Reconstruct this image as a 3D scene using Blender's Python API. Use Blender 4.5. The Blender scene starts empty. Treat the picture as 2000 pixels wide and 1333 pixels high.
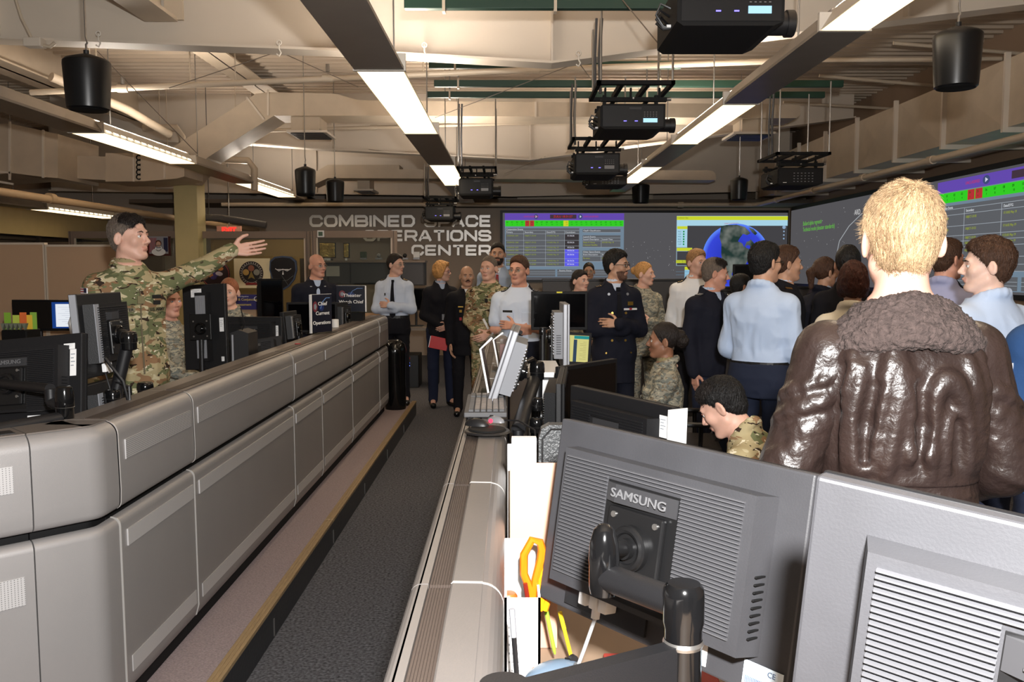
import bpy, bmesh, math, random
import numpy as np
from mathutils import Vector, Matrix, Euler
random.seed(4); np.random.seed(4)
SC = bpy.context.scene; COL = SC.collection
PI = math.pi
# ---------------------------------------------------------------- camera, light, exposure
F_PX = 1700.0; CAM_H = 1.75; PITCH = math.atan(142/F_PX); YAW = -math.atan(-5/F_PX)
cam_d = bpy.data.cameras.new('camera'); cam_d.sensor_width = 36; cam_d.lens = 36*F_PX/2000
cam = bpy.data.objects.new('camera', cam_d); COL.objects.link(cam)
cam.location = (0, 0, CAM_H); cam.rotation_euler = (PI/2-PITCH, 0, -YAW)
cam_d.clip_start = .05; SC.camera = cam
SC.view_settings.view_transform = 'Standard'; SC.view_settings.look = 'None'
SC.view_settings.gamma = 1; SC.view_settings.exposure = 0.22
world = bpy.data.worlds.new('room_ambient'); SC.world = world; world.use_nodes = True
world.node_tree.nodes['Background'].inputs[0].default_value = (1.0, .88, .76, 1)
world.node_tree.nodes['Background'].inputs[1].default_value = .14
def lamp(name, kind, loc, power, color=(1,1,1), size=.1, size_y=None, rot=(0,0,0)):
    l = bpy.data.lights.new(name, kind); l.energy = power; l.color = color
    if kind == 'AREA':
        l.size = size
        if size_y: l.shape = 'RECTANGLE'; l.size_y = size_y
    else: l.shadow_soft_size = size
    o = bpy.data.objects.new(name, l); COL.objects.link(o); o.location = loc; o.rotation_euler = rot
    return o
lamp('camera_flash', 'POINT', (.10, -.08, 2.05), 640, (1, .985, .965), .05)
# warm light coming down from the ceiling fixture rows
for _i, (_x, _y, _z) in enumerate([(-.79,6.7,2.9),(-.79,11.6,2.9),(1.91,3.9,3.05),(1.91,8.5,3.05),(1.91,12.9,3.05),(-3.91,9.4,2.95),(-3.91,14.3,2.95)]):
    lamp('fixture_light', 'AREA', (_x, _y, _z-.03), 10, (1, .84, .66), .26, 2.3)
    lamp('fixture_uplight', 'AREA', (_x, _y, _z+.17), 150, (1, .88, .76), .2, 2.3, (PI, 0, 0))
SC.cycles.max_bounces = 6; SC.cycles.diffuse_bounces = 3; SC.cycles.glossy_bounces = 3
SC.cycles.transparent_max_bounces = 12; SC.cycles.caustics_reflective = False; SC.cycles.caustics_refractive = False
SC.cycles.sample_clamp_indirect = 4

_CM = cam.rotation_euler.to_matrix()
def px(x, y, d):
    """the point on the photograph's ray through pixel x, y at world depth Y = d"""
    v = _CM @ Vector(((x-1000)/F_PX, (666.5-y)/F_PX, -1))
    v = v*(d/v.y)
    return Vector((v.x, v.y, v.z+CAM_H))
# ---------------------------------------------------------------- materials
def lin(c):
    return tuple(((v/255)/12.92 if v/255 <= .04045 else ((v/255+.055)/1.055)**2.4) for v in c)+(1,)
_M = {}
def mat(name, col, rough=.6, metal=0, bump=0, bscale=40, var=0, vscale=6, emit=0, stretch=None, spec=.5, coat=0, detail=3):
    if name in _M: return _M[name]
    m = bpy.data.materials.new(name); m.use_nodes = True; nt = m.node_tree; b = nt.nodes['Principled BSDF']
    c = lin(col); b.inputs['Base Color'].default_value = c
    b.inputs['Roughness'].default_value = rough; b.inputs['Metallic'].default_value = metal
    b.inputs['Specular IOR Level'].default_value = spec
    if coat: b.inputs['Coat Weight'].default_value = coat; b.inputs['Coat Roughness'].default_value = .14
    if emit: b.inputs['Emission Color'].default_value = c; b.inputs['Emission Strength'].default_value = emit
    if bump or var:
        tc = nt.nodes.new('ShaderNodeTexCoord'); mp = nt.nodes.new('ShaderNodeMapping')
        nt.links.new(tc.outputs['Object'], mp.inputs[0])
        if stretch: mp.inputs['Scale'].default_value = stretch
    if bump:
        n = nt.nodes.new('ShaderNodeTexNoise'); n.inputs['Scale'].default_value = bscale; n.inputs['Detail'].default_value = detail
        bp = nt.nodes.new('ShaderNodeBump'); bp.inputs['Strength'].default_value = bump; bp.inputs['Distance'].default_value = .01
        nt.links.new(mp.outputs[0], n.inputs['Vector']); nt.links.new(n.outputs[0], bp.inputs['Height']); nt.links.new(bp.outputs[0], b.inputs['Normal'])
    if var:
        n = nt.nodes.new('ShaderNodeTexNoise'); n.inputs['Scale'].default_value = vscale; n.inputs['Detail'].default_value = 4
        r = nt.nodes.new('ShaderNodeValToRGB'); r.color_ramp.elements[0].position = .3; r.color_ramp.elements[1].position = .7
        r.color_ramp.elements[0].color = tuple(v*(1-var) for v in c[:3])+(1,); r.color_ramp.elements[1].color = tuple(min(1, v*(1+var)) for v in c[:3])+(1,)
        nt.links.new(mp.outputs[0], n.inputs['Vector']); nt.links.new(n.outputs[0], r.inputs[0]); nt.links.new(r.outputs[0], b.inputs['Base Color'])
    _M[name] = m; return m
def glow(name, col, s=1.0):
    if name in _M: return _M[name]
    m = bpy.data.materials.new(name); m.use_nodes = True; nt = m.node_tree; nt.nodes.clear()
    e = nt.nodes.new('ShaderNodeEmission'); e.inputs[0].default_value = lin(col); e.inputs[1].default_value = s
    o = nt.nodes.new('ShaderNodeOutputMaterial'); nt.links.new(e.outputs[0], o.inputs[0]); _M[name] = m; return m
def glass(name, tint=(235, 240, 238), refl=.08, keep=.93):
    if name in _M: return _M[name]
    m = bpy.data.materials.new(name); m.use_nodes = True; nt = m.node_tree; nt.nodes.clear()
    t = nt.nodes.new('ShaderNodeBsdfTransparent'); c = lin(tint); t.inputs[0].default_value = tuple(v*keep for v in c[:3])+(1,)
    g = nt.nodes.new('ShaderNodeBsdfGlossy'); g.inputs['Roughness'].default_value = .03
    x = nt.nodes.new('ShaderNodeMixShader'); x.inputs[0].default_value = refl
    o = nt.nodes.new('ShaderNodeOutputMaterial')
    nt.links.new(t.outputs[0], x.inputs[1]); nt.links.new(g.outputs[0], x.inputs[2]); nt.links.new(x.outputs[0], o.inputs[0]); _M[name] = m; return m
def camo(name, base, layers, scale=(9, 9, 13), rough=.85):
    """layers: (colour, noise scale, threshold, seed offset)"""
    if name in _M: return _M[name]
    m = bpy.data.materials.new(name); m.use_nodes = True; nt = m.node_tree; b = nt.nodes['Principled BSDF']; b.inputs['Roughness'].default_value = rough
    b.inputs['Specular IOR Level'].default_value = .14
    tc = nt.nodes.new('ShaderNodeTexCoord'); prev = None
    for i, (c, s, th, off) in enumerate(layers):
        mp = nt.nodes.new('ShaderNodeMapping'); mp.inputs['Location'].default_value = (off, off*1.7, off*.6); mp.inputs['Scale'].default_value = scale
        n = nt.nodes.new('ShaderNodeTexNoise'); n.inputs['Scale'].default_value = s; n.inputs['Detail'].default_value = 2.5; n.inputs['Distortion'].default_value = .6
        r = nt.nodes.new('ShaderNodeMath'); r.operation = 'GREATER_THAN'; r.inputs[1].default_value = th
        mx = nt.nodes.new('ShaderNodeMix'); mx.data_type = 'RGBA'
        nt.links.new(tc.outputs['Object'], mp.inputs[0]); nt.links.new(mp.outputs[0], n.inputs['Vector']); nt.links.new(n.outputs[0], r.inputs[0])
        nt.links.new(r.outputs[0], mx.inputs[0])
        if prev is None: mx.inputs[6].default_value = lin(base)
        else: nt.links.new(prev, mx.inputs[6])
        mx.inputs[7].default_value = lin(c); prev = mx.outputs[2]
    nt.links.new(prev, b.inputs['Base Color'])
    n = nt.nodes.new('ShaderNodeTexNoise'); n.inputs['Scale'].default_value = 14; n.inputs['Detail'].default_value = 4
    bp = nt.nodes.new('ShaderNodeBump'); bp.inputs['Strength'].default_value = .2; bp.inputs['Distance'].default_value = .02
    nt.links.new(tc.outputs['Object'], n.inputs['Vector']); nt.links.new(n.outputs[0], bp.inputs['Height']); nt.links.new(bp.outputs[0], b.inputs['Normal'])
    _M[name] = m; return m
# ---------------------------------------------------------------- mesh builder
class MB:
    def __init__(s): s.v = []; s.f = []; s.mi = []; s.cur = 0; s.smooth = []; s.M = None
    def put(s, vs, fs, sm=False):
        n = len(s.v)
        if s.M is not None: vs = [s.M @ Vector(p) for p in vs]
        s.v += [tuple(p) for p in vs]; s.f += [tuple(i+n for i in q) for q in fs]; s.mi += [s.cur]*len(fs); s.smooth += [sm]*len(fs)
    def box(s, a, b, bev=0):
        x0, y0, z0 = [min(a[i], b[i]) for i in range(3)]; x1, y1, z1 = [max(a[i], b[i]) for i in range(3)]
        if bev <= 0 or min(x1-x0, y1-y0, z1-z0) < bev*2.1:
            s.put([(x0,y0,z0),(x1,y0,z0),(x1,y1,z0),(x0,y1,z0),(x0,y0,z1),(x1,y0,z1),(x1,y1,z1),(x0,y1,z1)],
                  [(0,3,2,1),(4,5,6,7),(0,1,5,4),(1,2,6,5),(2,3,7,6),(3,0,4,7)]); return s
        bm = bmesh.new(); bmesh.ops.create_cube(bm, size=1)
        for v in bm.verts: v.co = Vector(((x0+x1)/2+v.co.x*(x1-x0), (y0+y1)/2+v.co.y*(y1-y0), (z0+z1)/2+v.co.z*(z1-z0)))
        bmesh.ops.bevel(bm, geom=bm.edges[:], offset=bev, segments=2, affect='EDGES', profile=.5)
        bm.verts.index_update(); s.put([v.co.copy() for v in bm.verts], [[v.index for v in f.verts] for f in bm.faces]); bm.free(); return s
    def prism(s, poly, axis, a, b):
        """poly: 2D points of the two axes other than axis (in x,y,z order), extruded a..b"""
        n = len(poly)
        def P(p, t): q = list(p); q.insert(axis, t); return tuple(q)
        vs = [P(p, a) for p in poly]+[P(p, b) for p in poly]
        s.put(vs, [tuple(range(n))[::-1], tuple(range(n, 2*n))]+[(i, (i+1) % n, n+(i+1) % n, n+i) for i in range(n)]); return s
    def tube(s, pts, r, seg=10, caps=True):
        pts = [Vector(p) for p in pts]; rs = r if isinstance(r, (list, tuple)) else [r]*len(pts)
        vs = []; fs = []; prev = None
        for i, p in enumerate(pts):
            t = (pts[min(i+1, len(pts)-1)]-pts[max(i-1, 0)]); t = t.normalized() if t.length > 1e-9 else Vector((0,0,1))
            if prev is None: u = t.orthogonal().normalized()
            else:
                u = prev-t*prev.dot(t); u = u.normalized() if u.length > 1e-6 else t.orthogonal().normalized()
            prev = u; w = t.cross(u)
            for k in range(seg):
                a = 2*PI*k/seg; vs.append(p+(u*math.cos(a)+w*math.sin(a))*rs[i])
        for i in range(len(pts)-1):
            for k in range(seg):
                a = i*seg+k; b = i*seg+(k+1) % seg; fs.append((a, b, b+seg, a+seg))
        s.put(vs, fs, True)
        if caps:
            n = len(vs); s.put(vs[:seg], [tuple(range(seg))[::-1]]); s.put(vs[n-seg:], [tuple(range(seg))])
        return s
    def cyl(s, a, b, r, r2=None, seg=24): return s.tube([a, b], [r, r if r2 is None else r2], seg)
    def lathe(s, prof, c=(0,0,0), seg=32):
        vs = []; n = len(prof)
        for k in range(seg):
            a = 2*PI*k/seg
            for (r, z) in prof: vs.append((c[0]+r*math.cos(a), c[1]+r*math.sin(a), c[2]+z))
        fs = []
        for k in range(seg):
            for i in range(n-1):
                a = k*n+i; b = ((k+1) % seg)*n+i; fs.append((a, b, b+1, a+1))
        s.put(vs, fs, True); return s
    def disc(s, c, u, w, seg=40):
        """flat filled ellipse with half axes u and w"""
        c, u, w = Vector(c), Vector(u), Vector(w)
        s.put([c+u*math.cos(2*PI*k/seg)+w*math.sin(2*PI*k/seg) for k in range(seg)], [tuple(range(seg))]); return s
    def torus(s, c, R, r, axis=(0,0,1), seg=20, ring=8):
        ax = Vector(axis).normalized(); u = ax.orthogonal().normalized(); w = ax.cross(u); c = Vector(c); vs = []; fs = []
        for i in range(seg):
            a = 2*PI*i/seg; d = u*math.cos(a)+w*math.sin(a)
            for j in range(ring):
                b = 2*PI*j/ring; vs.append(c+d*(R+r*math.cos(b))+ax*(r*math.sin(b)))
        for i in range(seg):
            for j in range(ring):
                fs.append((i*ring+j, ((i+1) % seg)*ring+j, ((i+1) % seg)*ring+(j+1) % ring, i*ring+(j+1) % ring))
        s.put(vs, fs, True); return s
    def ball(s, c, r, seg=16, sc=(1,1,1)):
        prof = [(r*math.sin(PI*i/(seg//2)), -r*math.cos(PI*i/(seg//2))) for i in range(seg//2+1)]
        vs = []; n = len(prof)
        for k in range(seg):
            a = 2*PI*k/seg
            for (q, z) in prof: vs.append((c[0]+q*math.cos(a)*sc[0], c[1]+q*math.sin(a)*sc[1], c[2]+z*sc[2]))
        s.put(vs, [(k*n+i, ((k+1) % seg)*n+i, ((k+1) % seg)*n+i+1, k*n+i+1) for k in range(seg) for i in range(n-1)], True); return s
    def build(s, name, mats, parent=None, loc=None, recalc=True):
        me = bpy.data.meshes.new(name); me.from_pydata(s.v, [], s.f)
        if not isinstance(mats, (list, tuple)): mats = [mats]
        for m in mats: me.materials.append(m)
        me.polygons.foreach_set('material_index', s.mi); me.polygons.foreach_set('use_smooth', s.smooth)
        if recalc:
            bm = bmesh.new(); bm.from_mesh(me); bmesh.ops.remove_doubles(bm, verts=bm.verts, dist=1e-6); bmesh.ops.recalc_face_normals(bm, faces=bm.faces); bm.to_mesh(me); bm.free()
        if any(s.smooth): me.set_sharp_from_angle(angle=math.radians(38))
        me.update(); o = bpy.data.objects.new(name, me); COL.objects.link(o)
        if parent: o.parent = parent
        if loc is not None: o.location = loc
        return o
def thing(name, label, cat, loc=(0,0,0), rot=(0,0,0), group=None):
    o = bpy.data.objects.new(name, None); o.empty_display_size = .1; COL.objects.link(o); o.location = loc; o.rotation_euler = rot
    o['label'] = label; o['category'] = cat
    if group: o['group'] = group
    return o
def tag(o, label, cat, group=None):
    o['label'] = label; o['category'] = cat
    if group: o['group'] = group
    return o
def struct(name, mb, m, **k):
    o = mb.build(name, m, **k); o['kind'] = 'structure'; return o
def part(mb, name, m, parent, label=None):
    o = mb.build(name, m, parent)
    if label: o['label'] = label
    return o
def copy_tree(o, parent=None):
    c = o.copy(); COL.objects.link(c); c.parent = parent
    if parent: c.matrix_parent_inverse = o.matrix_parent_inverse.copy()
    for ch in [x for x in bpy.data.objects if x.parent == o]: copy_tree(ch, c)
    return c
def text(name, s, size, m, parent, mtx, depth=.0008, align='CENTER', xs=1.0, bold=0, spacing=1.0, line=1.0, maxw=None):
    cu = bpy.data.curves.new(name, 'FONT'); cu.body = s; cu.size = size; cu.extrude = depth; cu.align_x = align; cu.align_y = 'CENTER'
    cu.offset = bold; cu.space_character = spacing; cu.space_line = line; cu.resolution_u = 3
    t = bpy.data.objects.new(name, cu); COL.objects.link(t)
    dg = bpy.context.evaluated_depsgraph_get(); me = bpy.data.meshes.new_from_object(t.evaluated_get(dg))
    bpy.data.objects.remove(t); bpy.data.curves.remove(cu)
    if maxw and len(me.vertices):
        wd = (max(v.co.x for v in me.vertices)-min(v.co.x for v in me.vertices))*xs
        if wd > maxw: xs *= maxw/wd
    me.transform(mtx @ Matrix.Diagonal((xs, 1, 1, 1))); me.materials.clear(); me.materials.append(m)
    o = bpy.data.objects.new(name, me); COL.objects.link(o)
    if parent: o.parent = parent
    return o
FACE = Matrix(((1,0,0,0),(0,0,-1,0),(0,1,0,0),(0,0,0,1)))     # text XY -> XZ plane, readable from -Y
def at(x, y, z): return Matrix.Translation((x, y, z)) @ FACE

black_pl = mat('black_plastic', (22, 22, 24), .42, bump=.08, bscale=500)
black_gl = mat('gloss_black', (14, 14, 15), .12)
black_mt = mat('matte_black', (13, 13, 14), .7, spec=.25)
dark_mt = mat('dark_metal', (48, 48, 50), .4, .5)
silver = mat('silver_plastic', (150, 152, 158), .4, .2)
steel = mat('steel', (170, 168, 165), .3, .9)
white_pl = mat('white_paper', (236, 236, 236), .6)
screen_off = mat('screen_off', (5, 5, 7), .08, spec=.3)
# ================================================================ setting
paint = mat('cream_paint', (202, 186, 164), .55, bump=.05, bscale=60, var=.05, vscale=3)
paint_lt = mat('cream_paint_light', (218, 206, 190), .5, var=.03, vscale=2)
duct_m = mat('duct_paint', (198, 182, 160), .5, bump=.12, bscale=7, var=.07, vscale=4)
deck_m = mat('deck_paint', (196, 180, 160), .55, var=.06, vscale=2)
wall_m = mat('wall_brown', (190, 174, 158), .8, bump=.1, bscale=200)
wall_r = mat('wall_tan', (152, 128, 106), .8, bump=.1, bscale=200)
beige = mat('wall_beige', (196, 178, 132), .7, var=.03)
carpet = mat('carpet', (92, 92, 97), .95, bump=1.0, bscale=260, var=.75, vscale=70, detail=6)
carpet2 = mat('carpet_platform', (158, 142, 142), .95, bump=.8, bscale=300, var=.22, vscale=120, detail=6)
gold = mat('wood_edge', (156, 132, 96), .4, .2, bump=.2, bscale=30, var=.3, vscale=20, stretch=(30, 1, 30))
struct('floor', MB().box((-9, -1, -.05), (5.7, 17.7, 0)), carpet)
struct('wall_back', MB().box((-9, 17.5, 0), (5.7, 17.7, 4.7)), wall_m)
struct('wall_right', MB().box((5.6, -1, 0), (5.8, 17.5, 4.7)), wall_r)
struct('wall_left', MB().box((-9.2, -1, 0), (-9, 17.7, 4.7)), wall_m)
# corrugated roof deck
mb = MB(); prof = []; y = -1.0
while y < 17.5:
    prof += [(y, 4.50), (y+.09, 4.50), (y+.11, 4.41), (y+.17, 4.41), (y+.19, 4.50)]; y += .2
vs = [(-9, a, b) for a, b in prof]+[(5.7, a, b) for a, b in prof]; n = len(prof)
mb.put(vs, [(i, i+1, n+i+1, n+i) for i in range(n-1)]); struct('ceiling', mb, deck_m)
# platforms
o = struct('floor_platform_left', MB().box((-9, .2, 0), (-1.17, 10.3, .16)), carpet2)
o = struct('floor_platform_right', MB().box((-.02, .2, 0), (5.6, 8.9, .16)), carpet)
mb = MB()
for (a, b) in [(.2, 2.95), (2.957, 5.4), (5.407, 7.85), (7.857, 10.35)]:
    mb.box((-1.168, a, .145), (-1.116, b, .165), .003); mb.box((-1.152, a, .165), (-1.148, b, .167)); mb.box((-1.134, a, .165), (-1.131, b, .167))
struct('trim_1', mb, gold)
riser = mat('riser_black', (30, 31, 33), .35, bump=.1, bscale=50)
mb = MB(); mb.box((-1.169, .2, 0), (-1.118, 10.34, .144)); mb.box((-9, 10.3, 0), (-1.12, 10.345, .155)); struct('baseboard_left', mb, riser)
mb = MB()
for y in (2.2, 2.95, 4.0, 5.4, 6.6, 7.85, 9.1):
    mb.box((-1.119, y, .01), (-1.1145, y+.012, .095))
struct('trim_2', mb, steel)
# soffit and dark shutters far left, column
mb = MB(); mb.box((-8.2, 9, 2.30), (-8.0, 17.5, 2.75)); mb.box((-9, 9, 2.75), (-8, 17.5, 2.8)); struct('wall_soffit_left', mb, beige)
dark_br = mat('dark_slat', (46, 40, 37), .5)
mb = MB(); y = 9.0
mb.box((-8.19, 9, 0), (-8.12, 17.5, 2.3))
for k in range(16): mb.box((-8.12, 9, .9+k*.088), (-8.09, 17.4, .95+k*.088))
for yy in (10.5, 12, 13.5, 15, 16.5): mb.box((-8.1, yy, .4), (-8.04, yy+.07, 2.3))
struct('wall_shutters_left', mb, dark_br)
a = px(340, 400, 12.62); b = px(385, 400, 12.62)
struct('column', MB().box((a.x, 12.62, 0), (b.x, 12.95, 3.06)), mat('column_beige', (206, 190, 138), .6, var=.03))
# girders: plate web with V-shaped lower flange
def girder(name, y, pts, top=4.5):
    mb = MB(); poly = [(x, z) for x, z in pts]+[(pts[-1][0], top), (pts[0][0], top)]
    mb.prism(poly, 1, y, y+.02)
    for (x0, z0), (x1, z1) in zip(pts, pts[1:]):
        mb.put([(x0,y-.10,z0),(x1,y-.10,z1),(x1,y+.12,z1),(x0,y+.12,z0),(x0,y-.10,z0-.02),(x1,y-.10,z1-.02),(x1,y+.12,z1-.02),(x0,y+.12,z0-.02)],
               [(0,1,2,3),(4,7,6,5),(0,4,5,1),(1,5,6,2),(2,6,7,3),(3,7,4,0)])
    for (x0, z0) in pts[1:-1]: mb.box((x0-.008, y-.09, z0), (x0+.008, y, top))
    return struct(name, mb, paint_lt)
def zat(x, y, d): return px(x, y, d)
def gp(d, pp): return [(px(x, y, d).x, px(x, y, d).z) for x, y in pp]
g1 = gp(7.4, [(-200, 66), (0, 76), (665, 100), (1077, 124), (1290, 95), (1765, 38), (2000, 9), (2280, -20)])
girder('beam_1', 7.4, g1, 4.5)
g2 = gp(13.6, [(100, 262), (497, 281), (650, 292), (1035, 312), (1122, 300), (1667, 229)])
girder('beam_2', 13.6, g2, 4.46)
g3 = gp(16.6, [(100, 372), (620, 378), (1000, 383), (1540, 372)])
girder('beam_3', 16.6, g3, 4.44)
mb = MB(); mb.box((-7, 16.2, 2.95), (5.6, 17.5, 3.02)); struct('ceiling_soffit_back', mb, mat('soffit_dark', (92, 82, 72), .8))  # one even dark brown over the whole soffit
# longitudinal beams under the deck on the left
mb = MB()
for (x0, x1, z) in [(-3.72, -3.34, 4.28)]:
    mb.box((x0, 7.5, z), (x1, 13.6, z+.02)); mb.box(((x0+x1)/2-.01, 7.5, z), ((x0+x1)/2+.01, 13.6, 4.46))
mb.box((-5.9, 7.5, 4.0), (-5.5, 13.6, 4.02)); mb.box((-5.72, 7.5, 4.0), (-5.68, 13.6, 4.5))
struct('beam_4', mb, paint)
# X bracket stub at top left on the first girder
mb = MB(); a = px(325, 20, 7.2)
mb.box((a.x-.22, 5.2, a.z-.06), (a.x+.05, 7.3, a.z-.03)); mb.box((a.x-.10, 5.2, a.z-.03), (a.x-.08, 7.3, a.z+.3)); mb.box((a.x-.05, 7.28, a.z-.05), (a.x+.10, 7.31, a.z+.25))
struct('beam_5', mb, paint)
# sprinkler and conduit pipes
def pipe(name, pts, r, m, label, joints=(), hang=False):
    t = thing(name, label, 'pipe', pts[0]); base = Vector(pts[0])
    part(MB().tube([Vector(p)-base for p in pts], r, 14), 'pipe_run', m, t)
    if hang: q = (Vector(pts[0])+Vector(pts[1]))/2-base; part(MB().tube([q, Vector((q.x, q.y, 4.47-base.z))], .006, 6), 'hanger', m, t)
    for j in joints:
        p, d = Vector(j[0])-base, Vector(j[1]).normalized()
        part(MB().cyl(p-d*.05, p+d*.05, r*1.35, seg=14), 'coupling', m, t)
    return t
pm = mat('pipe_cream', (206, 190, 168), .4)
P = lambda x, y, d: px(x, y, d)
def up(p, z=4.45): return Vector((p.x, p.y, z))
a, b = P(60, 181, 8.6), P(1500, 120, 8.6)
t = pipe('sprinkler_pipe', [a, P(700, 151, 8.6), P(1040, 136, 8.6), b], .028, pm, 'long cream sprinkler pipe crossing the ceiling behind the nearest girder',
     [(P(240, 173, 8.6), (1,0,0)), (P(640, 153, 8.6), (1,0,0)), (P(1043, 136, 8.6), (1,0,0))])
for x in (240, 640, 1043):
    q = P(x, 165 if x < 300 else 140 if x < 700 else 128, 8.6)-Vector(t.location); part(MB().cyl(q, q+Vector((0,0,.07)), .02), 'sprinkler_head', steel, t)
for x in (190, 372, 460, 827):
    q = P(x, 175-(x-60)*.042, 8.6)-Vector(t.location); part(MB().cyl(q, Vector((q.x, q.y, 4.46-t.location.z)), .008, seg=6), 'hanger', pm, t)
pipe('sprinkler_pipe', [P(1500, 118, 9.2), P(1800, 116, 9.2), P(2060, 114, 9.2)], .022, pm, 'cream pipe under the roof deck behind the right-hand hanging speaker')
pipe('ceiling_brace', [P(1745, 84, 9.6), P(2010, 106, 9.6)], .02, pm, 'thin cream brace sloping down to the duct above the right-hand speaker')
pipe('ceiling_brace', [P(1600, 148, 11), P(1830, 168, 11)], .02, pm, 'thin cream brace sloping left of the right-hand speaker, above the duct')
pipe('ceiling_brace', [P(1530, 200, 13), P(1750, 213, 13)], .02, pm, 'thin cream brace ending at the duct above the far right projector')
pipe('sprinkler_pipe', [P(650, 251, 12.9), P(480, 256, 12.9), P(800, 247, 12.9)][1:]+[P(1180, 236, 12.9)], .026, pm, 'cream sprinkler pipe directly below the crossing ventilation duct', [(P(730, 249, 12.9), (1,0,0))])
# pipe below the right duct, turning along the back wall
c0 = P(2060, 252, 7.0); cx = 4.5; zc = 1.75+1.15
pipe('sprinkler_pipe', [(cx, 6.0, zc), (cx, 15.75, zc), (cx-.12, 15.9, zc), (-5.2, 15.9, zc)], .035, pm, 'cream pipe running under the right-hand duct and turning along the back wall',
     [((cx, y, zc), (0,1,0)) for y in (7.6, 9.4, 11.2, 13, 14.8)]+[((3.1, 15.9, zc), (1,0,0)), ((-1.5, 15.9, zc), (1,0,0))])
pipe('drain_pipe', [(-5.0, 6, 2.50), (-5.0, 17.4, 2.50)], .042, mat('pipe_tan', (176, 150, 118), .5), 'thick tan pipe at ceiling height passing behind the beige column',
     [((-5.0, 9.6, 2.51), (0,1,0)), ((-5, 13.4, 2.51), (0,1,0))])
for q, l in [([(280, 250), (345, 250), (356, 268), (356, 292)], 'white bent pipe over the far left of the diagonal duct'),
          ([(440, 312), (485, 314), (497, 330), (497, 372)], 'white bent pipe behind the left fluorescent row'),
          ([(305, 363), (355, 364), (365, 350)], 'short bent pipe under the wide duct by the column'),
          ([(385, 425), (432, 426), (520, 440)], 'grey insulated pipe right of the column')]:
    pipe('bent_pipe', [P(x, y, 13.0) for x, y in q], .05, pm if 'grey' not in l else mat('insulation', (88, 84, 82), .8), l, hang=True)
pipe('hot_air_pipe', [P(100, 150, 9.6), P(250, 215, 10.4), P(330, 262, 11.2)], .05, duct_m, 'thick tan pipe sloping behind the left-hand hanging speaker', hang=True)
# ---------------------------------------------------------------- ducts
def duct_poly(name, pts, d0, d1, label, extra=None):
    t = thing(name, label, 'duct', (0, d0, 0))
    mb = MB(); mb.prism([(px(x, y, d0).x, px(x, y, d0).z) for x, y in pts], 1, 0, d1-d0); part(mb, 'duct_body', duct_m, t)
    if extra: extra(t)
    return t
def seams(d, xs):
    def f(t):
        for (x0, y0, x1, y1) in xs:
            p, q = px(x0, y0, d), px(x1, y1, d); w = (q-p).normalized(); s = Vector((w.z, 0, -w.x))*.012
            mb = MB(); mb.put([p-s+Vector((0,-.02-d,0)), p+s+Vector((0,-.02-d,0)), q+s+Vector((0,-.02-d,0)), q-s+Vector((0,-.02-d,0)),
                               p-s+Vector((0,.0-d,0)), p+s+Vector((0,-d,0)), q+s+Vector((0,-d,0)), q-s+Vector((0,-d,0))],
                              [(0,1,2,3),(0,4,5,1),(2,6,7,3),(1,5,6,2),(3,7,4,0)])
            part(mb, 'seam_flange', paint_lt, t)
    return f
duct_poly('crossing_duct', [(318, 300), (500, 183), (525, 180), (655, 183), (700, 196), (1555, 204), (1563, 209), (1563, 224), (1556, 231), (760, 226), (535, 226), (405, 308), (365, 355), (295, 352)], 12.0, 12.6,
          'cream ventilation duct rising diagonally and crossing the ceiling behind the projectors', seams(12.0, [(524, 176, 524, 226), (482, 190, 516, 234), (1046, 198, 1046, 229), (330, 292, 372, 350)]))
duct_poly('wide_duct', [(206, 299), (360, 301), (360, 345), (345, 349), (283, 354), (206, 355)], 11.6, 12.3, 'wide flat cream duct box left of the column under the fluorescent row', seams(11.6, [(262, 300, 262, 355), (322, 300, 322, 349)]))
def holes(t):
    for k in range(5):
        p = px(271, 308+k*9.5, 11.59); part(MB().tube([(p.x+.03*math.cos(a), -11.6+11.59, p.z+.03*math.sin(a)) for a in np.linspace(.8, 5.5, 10)], .008, 6), 'hook', black_mt, t)
holes(bpy.data.objects['wide_duct'])
duct_poly('duct_elbow', [(112, 302), (148, 304), (206, 306), (206, 352), (152, 349), (115, 346)], 11.7, 12.3, 'crumpled flexible duct section between the large left duct and the wide duct', seams(11.7, [(147, 302, 147, 349)]))
duct_poly('large_duct', [(-140, 238), (22, 242), (86, 256), (113, 262), (113, 348), (86, 346), (22, 338), (-140, 352)], 11.2, 12.3, 'large boxy cream duct at the far left with flanged joints', seams(11.2, [(20, 238, 20, 352), (85, 254, 85, 348), (-20, 352, 27, 360), (-20, 333, 22, 338)]))
# register boxes hanging from the crossing duct
def register(x0, x1, y0, y1, gx0, gx1, gy, d, label):
    t = thing('air_register', label, 'air vent', (0, d, 0)); a, b = px(x0, y0, d), px(x1, y1, d); g0, g1 = px(gx0, gy, d), px(gx1, gy, d)
    part(MB().box((a.x, 0, b.z), (b.x, .5, a.z)), 'register_box', duct_m, t)
    mb = MB(); mb.box((g0.x, -.08, b.z-.03), (g1.x, .58, b.z)); part(mb, 'register_frame', paint_lt, t)
    mb = MB()
    for k in range(7): mb.box((g0.x+.05, -.04+k*.085, b.z-.045), (g1.x-.05, k*.085, b.z-.028))
    part(mb, 'grille', dark_mt, t)
register(568, 624, 228, 256, 562, 640, 258, 12.1, 'ceiling air register hanging under the crossing duct right of its bend')
register(1450, 1503, 233, 259, 1430, 1512, 262, 12.1, 'ceiling air register hanging under the crossing duct near its right end')
register(698, 722, 347, 370, 692, 730, 372, 15.0, 'small far air register above the wall lettering')
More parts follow.
